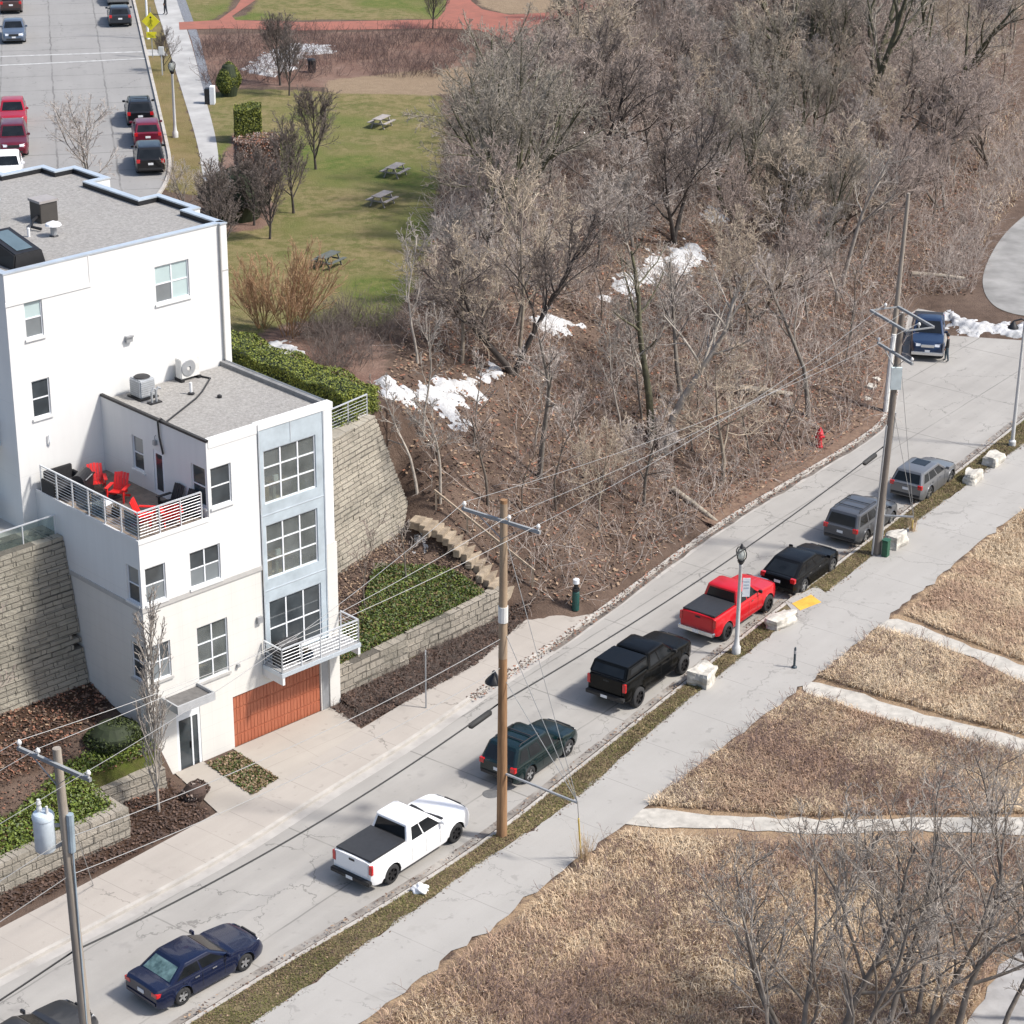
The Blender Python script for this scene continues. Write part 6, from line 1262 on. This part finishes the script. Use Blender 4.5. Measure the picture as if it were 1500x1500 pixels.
basM = W(735,1228); HM = solve_h(basM, (738,732)); basR = W(1283,815); HR = solve_h(basR, (1322,458)); basL = np.array([-13.1,58.2,0]); HL = 13.0; basF = W(1297,604); HF = solve_h(basF, (1331,283))
tM, TM = pole(basM, (738,732), HM, WBR, 'tall brown wooden utility pole with a street lamp arm between white and green vehicles', .21, .13)
tR, TR = pole(basR, (1322,458), HR, WDK, 'tall grey utility pole with several crossarms beside the grey minivan', .2, .13)
tL, TL = pole(basL, (83,1096), HL, WG, 'weathered grey utility pole carrying a transformer, lower left', .2, .13)
tF, TF = pole(basF, (1331,283), HF, WG, 'bare pale utility pole leaning before the wood behind the blue pickup', .18, .1)
b = MB(); b.tube([(0,0,7.5*1.0),(TM[0]*.62,TM[1]*.62,TM[2]*.62)], .0, 4) if False else None
b = MB(); b.tube([TM*.655,TM*.70], .19, 12); b.build('band', INS, tM)
b = MB(); b.tube([TM*.55,TM*.99], [.172,.137], 12); b.build('upper_shaft', wood('tan_pole', (.36,.27,.185), (.22,.155,.10)), tM, smooth=True)
pM = crossarm(tM, TM, HM-.75, 1.75, pins=(-1,-.22,1)); pL = crossarm(tL, TL, HL-.45, 1.55, pins=(1,.45,-1), ang=math.atan2(ACR[1],ACR[0])+.0)
pM = pM[::-1]
pR = crossarm(tR, TR, HR-.3, 1.6, dbl=.75, pins=(1,.0,-1), ang=math.atan2(ACR[1],ACR[0])-.55); crossarm(tR, TR, HR-2.0, 1.6, pins=(1,-1), ang=math.atan2(ACR[1],ACR[0])-.55)
b = MB(); q = TR*(HR-3.2)/HR; b.cbox(q+[-.0,-.2,0], (.5,.16,1.1)); b.build('notice_plate', mat('plate_pale',(.55,.62,.62),.5), tR)
b = MB(); b.tube([(.24,.05,0),(.22,.05,4),(TR[0]*.6+.2,TR[1]*.6+.05,HR*.6)], .055, 6); b.tube([(-.22,-.12,0),(TR[0]*.55-.18,TR[1]*.55-.1,HR*.55)], .05, 6); b.build('conduit', mat('conduit_grey',(.4,.4,.39),.6), tR)
b = MB(); b.tube([(-.05,-.22,.0),(TF[0]*.3-.05,TF[1]*.3-.2,HF*.3),(TF[0]*.36,TF[1]*.36-.15,HF*.37)], .14, 8); b.build('cable_guard', mat('guard_white',(.66,.66,.64),.5), tF)
# transformer can
b = MB(); q = TL*.775; c = q+np.r_[-.62,-.05,0]; b.lathe([(.28,-.55),(.32,-.5),(.32,.55),(.34,.56),(.34,.66),(.29,.74),(.1,.8)], 20, 0, c); tc = b.build('transformer', mat('transformer_paint',(.58,.66,.72),.4,.1), tL, smooth=True, sharp=40)
b = MB(); b.lathe([(.07,.78),(.09,.9),(.06,1.0),(.09,1.05),(.05,1.2)], 10, 0, c+np.r_[-.1,0,0]); b.lathe([(.06,.7),(.04,1.02)], 8, 0, c+np.r_[.15,-.1,0]); b.build('bushing', INS, tc); b = MB(); b.bar(c+[.2,0,.3],q+[0,0,.3],.09); b.bar(c+[.2,0,-.5],q+[0,0,-.3],.09); b.build('bracket', ARM, tc)
b = MB(); b.tube([q+[.16,-.05,-.6],q+[.18,-.05,.7]], .12, 10); b.tube([q+[.2,-.1,-8],q+[.2,-.1,-.6]], .035, 6); b.build('cutout_box', mat('box_steel',(.30,.37,.42),.5,.2), tL)
# street lamp arm on the brown pole
q = TM*(5.9/HM); b = MB(); d2 = np.r_[W(700,985,5.5)[:2]-np.array(tM.location)[:2], 0]; d2 = d2/np.hypot(*d2[:2]); b.tube([q, q+d2*.35+[0,0,.45], q+d2*.8+[0,0,.72], q+d2*1.15+[0,0,.72]], .06, 8); b.tube([q+[0,0,.0], q+d2*.5+[0,0,.3]], .03,6); la = b.build('lamp_arm', BLK, tM)
b = MB(); b.lathe([(.34,-.42),(.33,-.36),(.2,-.2),(.1,-.1),(.06,.05)], 16, 0, q+d2*1.15+[0,0,.68]); b.build('lamp_shade', BLK, la, smooth=True)
b = MB(); b.tube([q+d2*.3+[0,0,.55],q+d2*.3+[0,0,.8]],.07,8); b.build('photocell', INS, la)
def wire(p, q, sag, r_=.010, m=WIREM, label=None, name='power_line', n=18, grp='power lines between the poles'):
    p, q = np.array(p), np.array(q); b = MB(); b.tube([p+(q-p)*f-np.array([0,0,4*sag*f*(1-f)]) for f in np.linspace(0,1,n+1)], r_, 5)
    return tag(b.build(name, m), label, 'cable' if 'cable' in name else 'wire', grp)
nm = ['outermost', 'middle', 'street side']
for k in range(3):
    wire(pL[k], pM[::-1][k] if k != 1 else pM[1], .5, label=f'{["far side","middle","near side"][k]} thin wire from the transformer pole to the brown pole crossarm')
    wire(pM[::-1][k] if k != 1 else pM[1], pR[k], .6, label=f'{["far side","middle","near side"][k]} thin wire from the brown pole to the grey pole crossarm')
    e = np.array(pL[k])-np.r_[SDIR*30, 0]; wire(pL[k], e, .4, label=f'{["far side","middle","near side"][k]} thin wire leaving the picture left of the transformer pole')
lM, lR, lL = np.array(tM.location), np.array(tR.location), np.array(tL.location)
for k, (zm, zl) in enumerate(((8.6,9.9),(7.4,8.6))):
    wire(lL+TL*zl/HL, lM+TM*zm/HM, .45, .013, label=['upper','lower'][k]+' pale service wire from the transformer pole to the brown pole'); wire(lL+TL*zl/HL, lL+TL*zl/HL-np.r_[SDIR*30,0.6], .4, .013, label=['upper','lower'][k]+' pale service wire running left out of the picture')
# black communication cable with splice cases, pole to pole at 6 m
zc = 5.75
PM, PL, PR = lM+TM*zc/HM+np.r_[ACR*.22,0], lL+TL*zc/HL+np.r_[ACR*.22,0], lR+TR*zc/HR+np.r_[ACR*.22,0]
wire(PL, PM, .55, .032, CABM, 'thick black cable over the street from the transformer pole to the brown pole', 'black_cable', 24, 'black cables over the street'); wire(PM, PR, .5, .032, CABM, 'thick black cable over the street from the brown pole to the grey pole', 'black_cable', 24, 'black cables over the street')
wire(PL, PL-np.r_[SDIR*25,0], .3, .032, CABM, 'thick black cable leaving at the lower left', 'black_cable', 12, 'black cables over the street')
def splice(a, b_, sag, f, label):
    P = lambda t: a+(b_-a)*t-np.array([0,0,4*sag*t*(1-t)+.1]); o = MB(); L_ = np.linalg.norm(b_-a); h = .55/L_; o.tube([P(f-h*1.15),P(f-h),P(f+h),P(f+h*1.15)], [.05,.12,.12,.05], 10); tag(o.build('splice_case', CABM, smooth=True), label, 'splice case', 'cable splice cases')
splice(PM, PL, .55, .05, 'black splice case on the cable left of the brown pole'); splice(PR, PM, .5, .045, 'black splice case on the cable left of the grey pole')
# sidewalk guys: strut, strand and yellow guard
def guy(t, T, H, strut_px, zs, anc_px, label, zattach):
    base = np.array(t.location); anc = W(*anc_px, .14); u = thing('guy_wire', label, 'guy wire', (anc[0],anc[1],.14), 0, 'guy wires anchored by the pavement')
    e = W(*strut_px, zs); o = np.array(u.location); b = MB(); b.bar(base+T*zs/H-o, e-o, .07); b.build('strut', GM, u)
    b = MB()
    for z in zattach: b.tube([base+T*z/H-o, e-o+[0,0,.03], anc-o], .014, 5)
    b.build('strand', WIREM, u)
    b = MB(); b.tube([anc-o, (e-o)*.0+(anc-o)+(e-anc)*.72], .035, 6); b.build('guard', mat('guard_yellow',(.60,.44,.10),.6), u)
guy(tM, TM, HM, (846,1176), 2.9, (851,1256), 'guy wire with strut and yellow guard beside the pavement near the brown pole', (HM-1.2, 9.0, 7.0)); guy(tR, TR, HR, (1338,757), 2.2, (1336,775), 'guy wire with strut and yellow guard right of the grey pole', (HR-1.5, 8.0))
b = MB(); p = lL; b.tube([p+TL*.9, np.array(W(137,1298,0))], .014, 5); tag(b.build('guy_wire', WIREM), 'thin guy wire slanting down right of the transformer pole', 'guy wire')
# harp street lamps
LG = glass('lamp_glass', (.35,.36,.34), .35, .1); LP = mat('lamp_post_grey', (.48,.48,.47), .6, 0, .1, 3)
def harp(base, H, label, rz=0):
    t = thing('street_lamp', label, 'street lamp', base, rz, 'harp lantern street lamps')
    b = MB(); b.lathe([(.20,0),(.20,.35),(.14,.42),(.10,.8),(.075,H-.9),(.085,H-.88),(.085,H-.8)], 12); b.build('post', LP, t, smooth=True, sharp=50)
    b = MB(); b.lathe([(.06,H-.8),(.1,H-.75),(.17,H-.62),(.12,H-.58)], 12)
    for s in range(4):
        an = PI/4+s*PI/2; c, q = math.cos(an), math.sin(an); b.tube([(c*.12,q*.12,H-.62),(c*.27,q*.27,H-.4),(c*.29,q*.29,H-.2),(c*.2,q*.2,H-.03),(c*.02,q*.02,H+.04)], .024, 6)
    b.lathe([(.05,H-.04),(.1,H+.0),(.06,H+.12),(.02,H+.2)], 10); b.build('lantern_frame', BLK, t, smooth=True)
    b = MB(); b.lathe([(.1,H-.58),(.2,H-.42),(.22,H-.25),(.15,H-.08),(.06,H-.05)], 14); b.build('lantern_glass', LG, t, smooth=True)
    return t
bl = W(1078,961); hb = solve_h(bl, (1087,800)); harp((bl[0],bl[1],.12), hb-.2, 'grey street lamp with black harp lantern beside the red pickup')
bu = W(257,201,ZP); harp((bu[0],bu[1],ZP), 5.0, 'street lamp with harp lantern on the upper street verge')
bu = W(236,60,ZP)
t = thing('parking_sign', 'white sign board with grey lines fixed to the lamp post by the red pickup', 'sign', (bl[0],bl[1],0), 0); b = MB(); b.box(.12,.46,-.02,.0,2.95,3.85); b.build('sign_board', mat('sign_white',(.74,.76,.78),.5), t); b = MB(); b.bar((-.0,-.01,3.1),(.15,-.01,3.1),.03); b.bar((-.0,-.01,3.7),(.15,-.01,3.7),.03); b.build('bracket', GM, t)
b = MB(); 
for z in (3.65,3.5,3.35): b.box(.17,.41,-.024,-.0201,z,z+.045)
b.build('sign_lettering', mat('sign_bluegrey',(.35,.42,.5),.5), t)
bb = W(1482,656); hb2 = solve_h(bb, (1500,470))
t = thing('street_lamp', 'tall grey lamp post with black bell lamp on an arm at the right edge', 'street lamp', (bb[0],bb[1],.1)); b = MB(); b.lathe([(.2,0),(.2,.3),(.11,.4),(.07,hb2-.3),(.06,hb2)], 12); b.build('post', LP, t, smooth=True); b = MB(); b.tube([(0,0,hb2-.6),(.15,-.0,hb2-.15),(-.2,0,hb2-.0),(-.6,0,hb2-.12)], .05, 8); b.build('lamp_arm', BLK, t); b = MB(); b.lathe([(.3,-.4),(.29,-.34),(.16,-.18),(.06,-.0)], 14, 0, (-.6,0,hb2-.12)); b.build('lamp_shade', BLK, t, smooth=True)
# signs
ps = W(624,1041); hs = solve_h(ps,(625,958)); t = thing('sign_post', 'thin bare metal sign post at the pavement edge right of the garage', 'sign post', (ps[0],ps[1],.13)); b = MB(); b.bar((0,0,0),(0,0,hs),.06); b.build('post', GM, t); b = MB(); b.box(-.016,.016,-.24,.22,hs-.65,hs-.05); b.build('sign_board', mat('sign_back',(.4,.41,.41),.5,.4), t)
py_ = W(217,57,ZP); t = thing('flag_pole', 'tall white post beside the yellow diamond sign', 'post', (py_[0],py_[1],ZP)); b = MB(); b.lathe([(.14,0),(.09,.3),(.08,6.5)],10); b.build('post', FRM, t); b = MB(); b.lathe([(.1,6.5),(.12,6.6),(.02,6.7)],10); b.build('finial', FRM, t)
py_ = W(222,84,ZP); t = thing('crossing_sign', 'yellow diamond pedestrian crossing sign with arrow plaque above the upper street', 'sign', (py_[0],py_[1],ZP), 0); YEL = mat('sign_yellow',(.75,.66,.02),.45,0,.05,3)
ox = .1
b = MB(); s_ = .68; z = 2.75; b.add([(ox,-.12,z-s_),(ox+s_,-.12,z),(ox,-.12,z+s_),(ox-s_,-.12,z),(ox,-.09,z-s_),(ox+s_,-.09,z),(ox,-.09,z+s_),(ox-s_,-.09,z)], [(0,1,2,3),(7,6,5,4),(0,4,5,1),(1,5,6,2),(2,6,7,3),(3,7,4,0)]); b.build('diamond_board', YEL, t)
b = MB(); b.box(ox-.38,ox+.38,-.12,-.09,z-1.25,z-.8); b.build('plaque', YEL, t)
b = MB(); b.lathe([(.0,-.004),(.075,-.003),(.075,.0)],10); b.v = [(ox+x,-.122+zz,z+.3+y) for x,y,zz in b.v]; b.bar((ox,-.123,z+.2),(ox-.02,-.123,z-.08),.11,.004); b.bar((ox-.02,-.123,z-.08),(ox-.16,-.123,z-.34),.07,.004); b.bar((ox-.02,-.123,z-.08),(ox+.12,-.123,z-.34),.07,.004); b.bar((ox,-.123,z+.16),(ox+.16,-.123,z),.05,.004); b.bar((ox-.25,-.123,z-.9),(ox+.2,-.123,z-1.15),.06,.004); b.build('pictogram', BLK, t)
b = MB(); b.bar((ox,-.06,0),(ox,-.06,3.8),.06); b.build('post', GM, t)
pt = W(238,110,ZP); t = thing('verge_marker', 'small white verge marker post beside the upper street lamp', 'post', (pt[0],pt[1],ZP)); b = MB(); b.bar((0,0,0),(0,0,1.5),.08); b.build('post', LP, t); b = MB(); b.box(-.2,.2,-.08,.08,1.5,2.1); b.build('box', INS, t, bevel=.03)
# hydrant, pedestals, bollard, box, stones
t = G(1200,655); t = thing('fire_hydrant', 'red fire hydrant in the leaf litter by the left kerb', 'hydrant', t); HY = mat('hydrant_red',(.5,.02,.03),.45); b = MB(); b.lathe([(.2,0),(.2,.08),(.14,.1),(.14,.75),(.19,.77),(.19,.83),(.16,.86),(.13,1.0),(.05,1.1),(.04,1.16)],14); b.build('barrel', HY, t, smooth=True, sharp=40); b = MB(); b.tube([(-.26,0,.6),(.26,0,.6)],.075,10); b.tube([(0,0,.6),(0,-.28,.6)],.1,10); b.build('nozzle', HY, t)
t = G(843,893); t = thing('cable_pedestal', 'dark green cable pedestal with white top beside the left kerb', 'utility pedestal', t); b = MB(); b.lathe([(.17,0),(.17,.9),(.14,.95)],14); b.build('body', mat('pedestal_green',(.012,.07,.06),.5), t); b = MB(); b.lathe([(.17,.98),(.17,1.1)],14); b.lathe([(.09,1.1),(.09,1.35)],12); b.build('collar', BLK, t); b = MB(); b.lathe([(.15,1.35),(.15,1.55),(.06,1.6)],14); b.build('cap', FRM, t)
t = W(1163,982); t = thing('bollard', 'dark slim bollard standing in the middle of the wide pavement', 'bollard', (t[0],t[1],.14)); b = MB(); b.lathe([(.13,0),(.12,.06),(.055,.1),(.05,.95),(.03,1.0)],12); b.build('post', mat('bollard_dark',(.03,.045,.055),.5), t, smooth=True, sharp=50); b = MB(); b.lathe([(.058,.7),(.058,.85)],12); b.build('band', GM, t)
t = W(1289,818); t = thing('utility_box', 'green utility cabinet at the foot of the grey pole', 'utility box', (t[0]+.25,t[1],.12), SANG); b = MB(); b.box(-.17,.17,-.15,.15,0,.85); b.build('cabinet', mat('box_green',(.02,.09,.05),.5), t, bevel=.03); b = MB(); b.box(-.19,.19,-.17,.17,.85,.9); b.build('lid', MATS['box_green'], t)
LIME = mat('limestone_block',(.52,.49,.43),.9,0,.45,2.2,bump=.6,bscale=6)
def boulder(px, py, sx, sy, sz, label, m=LIME, seed=0, rz=SANG):
    r = np.random.default_rng(seed); p = W(px,py,.1); bm = bmesh.new(); bmesh.ops.create_cube(bm, size=1); bmesh.ops.subdivide_edges(bm, edges=bm.edges, cuts=4, use_grid_fill=True)
    ph = r.uniform(0,6,6)
    for v in bm.verts:
        c = v.co; k = .82+.18*(1-min(1,(abs(c.x)**4+abs(c.y)**4+abs(c.z)**4)*4)); n_ = .10*math.sin(c.x*5+ph[0]+c.z*3)+.09*math.sin(c.y*6+ph[1]+c.x*2)+.05*math.sin(c.z*9+ph[2]+c.y*4)
        v.co = Vector((c.x*sx,c.y*sy,c.z*sz))*(k+n_)*1.12
    me = bpy.data.meshes.new('boulder'); bm.to_mesh(me); bm.free(); me.materials.append(m)
    o = bpy.data.objects.new('boulder', me); COL.objects.link(o); o.location = (p[0],p[1],.1+sz*.42); o.rotation_euler = (0,0,rz+r.uniform(-.2,.2)); tag(o, label, 'boulder', 'stone blocks along the verge')
boulder(1030,1000,1.15,.8,.75,'pale stone block on the verge beside the black lifted pickup',seed=1); boulder(1143,916,1.6,.75,.6,'long pale stone block on the verge below the yellow ramp',seed=2); boulder(1311,800,1.2,.8,.8,'pale stone block right of the grey utility pole',seed=3); boulder(1423,706,1.05,.7,.65,'pale stone block beside the silver crossover',seed=4); boulder(1455,680,1.0,.7,.6,'pale stone block nearest the far lamp post',seed=5)
boulder(1275,573,.6,.5,.4,'pale rock in the bank above the left kerb, near the grey pole',seed=6); boulder(1268,590,.45,.4,.3,'smaller broken rock in the bank just above the left kerb',seed=7); boulder(1284,560,.4,.35,.3,'highest rock scrap in the bank near the pole',seed=8)
t = W(616,1306,.12); bm = bmesh.new(); bmesh.ops.create_icosphere(bm, subdivisions=4, radius=.5)
for v in bm.verts:
    c = v.co; k = 1+.16*math.sin(c.x*11+c.z*6)+.14*math.sin(c.y*13+1)+.1*math.sin(c.z*15+c.x*9); v.co = Vector((c.x*.95*k,c.y*.62*k,max(-.2,c.z*.62*k)))
me = bpy.data.meshes.new('plastic_bag'); bm.to_mesh(me); bm.free(); me.materials.append(mat('bag_white',(.78,.78,.78),.5,0,.05,3))
for f in me.polygons: f.use_smooth = True
o = bpy.data.objects.new('plastic_bag', me); COL.objects.link(o); o.location = (t[0],t[1],.22); o.scale = (.62,.7,.7); tag(o, 'crumpled white plastic bag on the verge beside the white pickup', 'bag')
# dropped kerb with yellow tactile plate
rp = [W2(*q) for q in ((1150,886),(1196,862),(1218,880),(1168,908))]; sheet('kerb_ramp', rp, .15, WALKM)
rp = [W(*q,.16) for q in ((1160,884),(1188,871),(1203,882),(1172,894))]; b = MB(); b.prism([tuple(q[:2]) for q in rp], .152, .165); o = b.build('tactile_plate', mat('tactile_yellow',(.62,.36,.05),.8,0,.25,3,bump=.5,bscale=20)); tag(o, 'worn yellow tactile plate on the kerb ramp by the black wagon', 'tactile plate')
b = MB(); c = W(719,1163); b.lathe([(.34,.006),(.32,.012),(.05,.012)],20,0,(c[0],c[1],0)); tag(b.build('manhole_cover', mat('iron_cover',(.13,.13,.13),.8,.2,.2,9)), 'round iron cover in the road left of the brown pole', 'manhole cover')
# cut logs
def log(p, q, r_, label):
    b = MB(); b.tube([p, (np.array(p)+q)/2+[0,0,.05], q], [r_,r_*.9,r_*.7], 10); tag(b.build('log', wood('log_wood',(.36,.32,.26),(.2,.17,.13)), smooth=True, sharp=50), label, 'log')
a_, b_ = G(1335,404), G(1412,411); log(a_+[0,0,.15], b_+[0,0,.15], .17, 'fallen pale log lying above the blue pickup'); a_, b_ = G(985,720), G(1050,768); log(a_+[0,0,.15], b_+[0,0,.12], .17, 'fallen log sloping down the bank behind the left kerb'); a_, b_ = G(1080,580), G(1160,582); log(a_+[0,0,.5], b_+[0,0,.2], .16, 'fallen bleached trunk among the brush left of the grey pole')
# picnic tables
PW = mat('picnic_wood',(.32,.29,.27),.85,0,.3,3); PD = mat('picnic_dark',(.10,.11,.10),.85,0,.3,3)
def picnic(px, py, rz, m, label):
    p = W(px,py,ZP); t = thing('picnic_table', label, 'picnic table', (p[0],p[1],ZP), rz, 'picnic tables on the lawn')
    t.scale = (.82,.82,.9); b = MB()
    for k in range(5): b.box(-.95,.95,-.38+.155*k,-.24+.155*k,.72,.76)
    b.build('tabletop', m, t)
    for s in (-1,1): b = MB(); b.box(-.95,.95,s*.72-.14,s*.72-.01,.43,.47); b.box(-.95,.95,s*.72+.01,s*.72+.14,.43,.47); b.build('seat', m, t)
    for x in (-.7,.7):
        b = MB(); b.box(x-.04,x+.04,-.8,.8,.35,.43)
        b.bar((x,-.25,.72),(x,-.6,0),.08); b.bar((x,.25,.72),(x,.6,0),.08); b.build('leg', m, t)
picnic(559,186,1.15,PW,'pale picnic table farthest up the lawn'); picnic(579,258,1.15,PW,'pale picnic table half hidden by low branches, second down the lawn'); picnic(560,300,1.1,PW,'pale picnic table third down the lawn beside a branch tip'); picnic(481,390,1.05,PD,'dark weathered picnic table closest to the white building')
p = W(307,152,ZP); t = thing('litter_bin', 'white and black litter bin where the upper walk meets the lawn', 'litter bin', (p[0],p[1],ZP)); b = MB(); b.box(-.3,.05,-.3,.3,0,1.1); b.build('body', BLK, t, bevel=.03); b = MB(); b.box(.055,.4,-.32,.32,0,1.25); b.build('panel', FRM, t, bevel=.02)
p = W(457,106,ZP); t = thing('litter_bin', 'small black bin in the brown bed below the snow', 'litter bin', (p[0],p[1],ZP)); b = MB(); b.lathe([(.28,0),(.32,.9)],14); b.build('body', BLK, t); b = MB(); b.lathe([(.34,.9),(.3,1.0),(.1,1.05)],14); b.build('lid', BLK, t)
# ---- people
SKIN = mat('skin',(.42,.24,.17),.6)
def person(loc, rz, top, legs, label, hat=None, pose=0):
    t = thing('person', label, 'person', loc, rz)
    J = {'pel':(0,0,.95),'sp':(0,.0,1.15),'ch':(0,-.01,1.38),'nk':(0,0,1.5),'hd':(0,.02,1.58),'hd2':(0,.03,1.68),'hd3':(0,.02,1.76)}
    Ra = {'pel':.155,'sp':.14,'ch':.16,'nk':.06,'hd':.085,'hd2':.10,'hd3':.07}
    E = [('pel','sp'),('sp','ch'),('ch','nk'),('nk','hd'),('hd','hd2'),('hd2','hd3')]
    for s, n_ in ((-1,'l'),(1,'r')):
        fx = .1*s; fy = .10*s*(1 if pose else .3)
        for k, p, r_ in (('hp',(.1*s,0,.9),.105),('kn',(.11*s,fy*.7+.02,.5),.075),('an',(.11*s,fy-.02,.1),.05),('to',(.12*s,fy+.14,.045),.042),('sh',(.19*s,-.01,1.42),.075),('el',(.26*s,-.03,1.15),.055),('wr',(.25*s,.1,.92),.038),('pm',(.245*s,.14,.85),.042)): J[k+n_] = p; Ra[k+n_] = r_
        E += [('pel','hp'+n_),('hp'+n_,'kn'+n_),('kn'+n_,'an'+n_),('an'+n_,'to'+n_),('ch','sh'+n_),('sh'+n_,'el'+n_),('el'+n_,'wr'+n_),('wr'+n_,'pm'+n_)]
        for q in range(4):
            o = -.027+.018*q; ln = (.07,.085,.08,.06)[q]; J[f'f{q}'+n_] = (.245*s+o*.3,.15+o,.85-ln*.55); J[f'g{q}'+n_] = (.235*s+o*.3,.145+o,.85-ln*1.05); Ra[f'f{q}'+n_] = .010; Ra[f'g{q}'+n_] = .008; E += [('pm'+n_,f'f{q}'+n_),(f'f{q}'+n_,f'g{q}'+n_)]
        J['th'+n_] = (.215*s,.19,.83); Ra['th'+n_] = .011; E.append(('pm'+n_,'th'+n_))
    ks = list(J); me = bpy.data.meshes.new('body'); me.from_pydata([J[k] for k in ks], [(ks.index(a),ks.index(b)) for a,b in E], []); me.update()
    o = bpy.data.objects.new('body', me); COL.objects.link(o)
    md = o.modifiers.new('skin','SKIN'); sub = o.modifiers.new('sub','SUBSURF'); sub.levels = 1; sub.render_levels = 1
    sk = me.skin_vertices[0].data
    for i, k in enumerate(ks): sk[i].radius = (Ra[k],Ra[k]*(.8 if k in ('sp','ch','pel') else 1)); sk[i].use_root = (k == 'pel')
    dg = bpy.context.evaluated_depsgraph_get(); m2 = bpy.data.meshes.new_from_object(o.evaluated_get(dg)); bpy.data.objects.remove(o)
    m2.name = 'body'; m2.materials.clear()
    for x in (top, legs, SKIN, BLK): m2.materials.append(x)
    for f in m2.polygons:
        c = f.center; f.use_smooth = True; f.material_index = 2 if c.z > 1.5 or (abs(c.x) > .19 and c.z < .93 and c.z > .7 and c.y > .07) else (0 if c.z > .9 else (3 if c.z < .09 else 1))
    o = bpy.data.objects.new('body', m2); COL.objects.link(o); o.parent = t
    b = MB(); b.lathe([(.106,1.66),(.112,1.72),(.085,1.79),(.03,1.83)],14); b.v = [(x,y+.005,z) for x,y,z in b.v]; b.build('hair' if not hat else 'hat', hat or BLK, t, smooth=True)
    b = MB(); b.add([(-.012,.12,1.66),(.012,.12,1.66),(0,.15,1.635),(0,.115,1.69)], [(0,1,2),(0,2,3),(1,3,2)]); b.build('nose', SKIN, t)
    b = MB(); b.box(-.045,-.02,.112,.118,1.675,1.687); b.box(.02,.045,.112,.118,1.675,1.687); b.box(-.025,.025,.11,.118,1.6,1.607); b.build('face', BLK, t)
    return t
p = W(1386,530); person((p[0],p[1],.01), R(75), mat('jacket_black',(.012,.012,.014),.8), mat('trousers_slate',(.06,.085,.10),.8), 'person in black jacket standing beside the dark blue pickup', pose=1)
p = W(243,22,ZP); person((p[0],p[1],ZP+.03), R(100), mat('coat_dark',(.02,.022,.025),.8), mat('trousers_dark',(.025,.03,.04),.8), 'person in dark clothes walking up the upper pavement', pose=1)
# ================================================================= CAMERA AND LIGHT
cam = bpy.data.cameras.new('camera'); co = bpy.data.objects.new('camera', cam); COL.objects.link(co); S.camera = co
cam.sensor_fit = 'HORIZONTAL'; cam.sensor_width = 36; cam.lens = FPX/1500*36; cam.clip_start = 1; cam.clip_end = 6000
co.matrix_world = Matrix.Translation((0,0,CAMH)) @ Matrix.Rotation(PI/2-PITCH,4,'X') @ Matrix.Rotation(ROLL,4,'Z')
SUN_EL, SUN_AZ = R(50), R(-12)
v = Vector((math.cos(SUN_AZ)*math.cos(SUN_EL), math.sin(SUN_AZ)*math.cos(SUN_EL), math.sin(SUN_EL)))
sd = bpy.data.lights.new('sun', 'SUN'); sd.energy = 3.7; sd.angle = R(5); sd.color = (1,.955,.89); so = bpy.data.objects.new('sun', sd); COL.objects.link(so); so.rotation_euler = v.to_track_quat('Z','Y').to_euler(); so.location = (60,0,90)
w = bpy.data.worlds.new('World'); S.world = w; w.use_nodes = True; N = w.node_tree.nodes; sk = N.new('ShaderNodeTexSky'); sk.sky_type = 'NISHITA'; sk.sun_disc = False; sk.sun_elevation = SUN_EL; sk.sun_rotation = PI/2-SUN_AZ
sk.air_density = 1.0; sk.dust_density = 2.5; w.node_tree.links.new(sk.outputs[0], N['Background'].inputs[0]); N['Background'].inputs[1].default_value = .15
S.view_settings.view_transform = 'Standard'; S.view_settings.look = 'None'; S.view_settings.exposure = .5; S.view_settings.gamma = 1
S.render.engine = 'CYCLES'
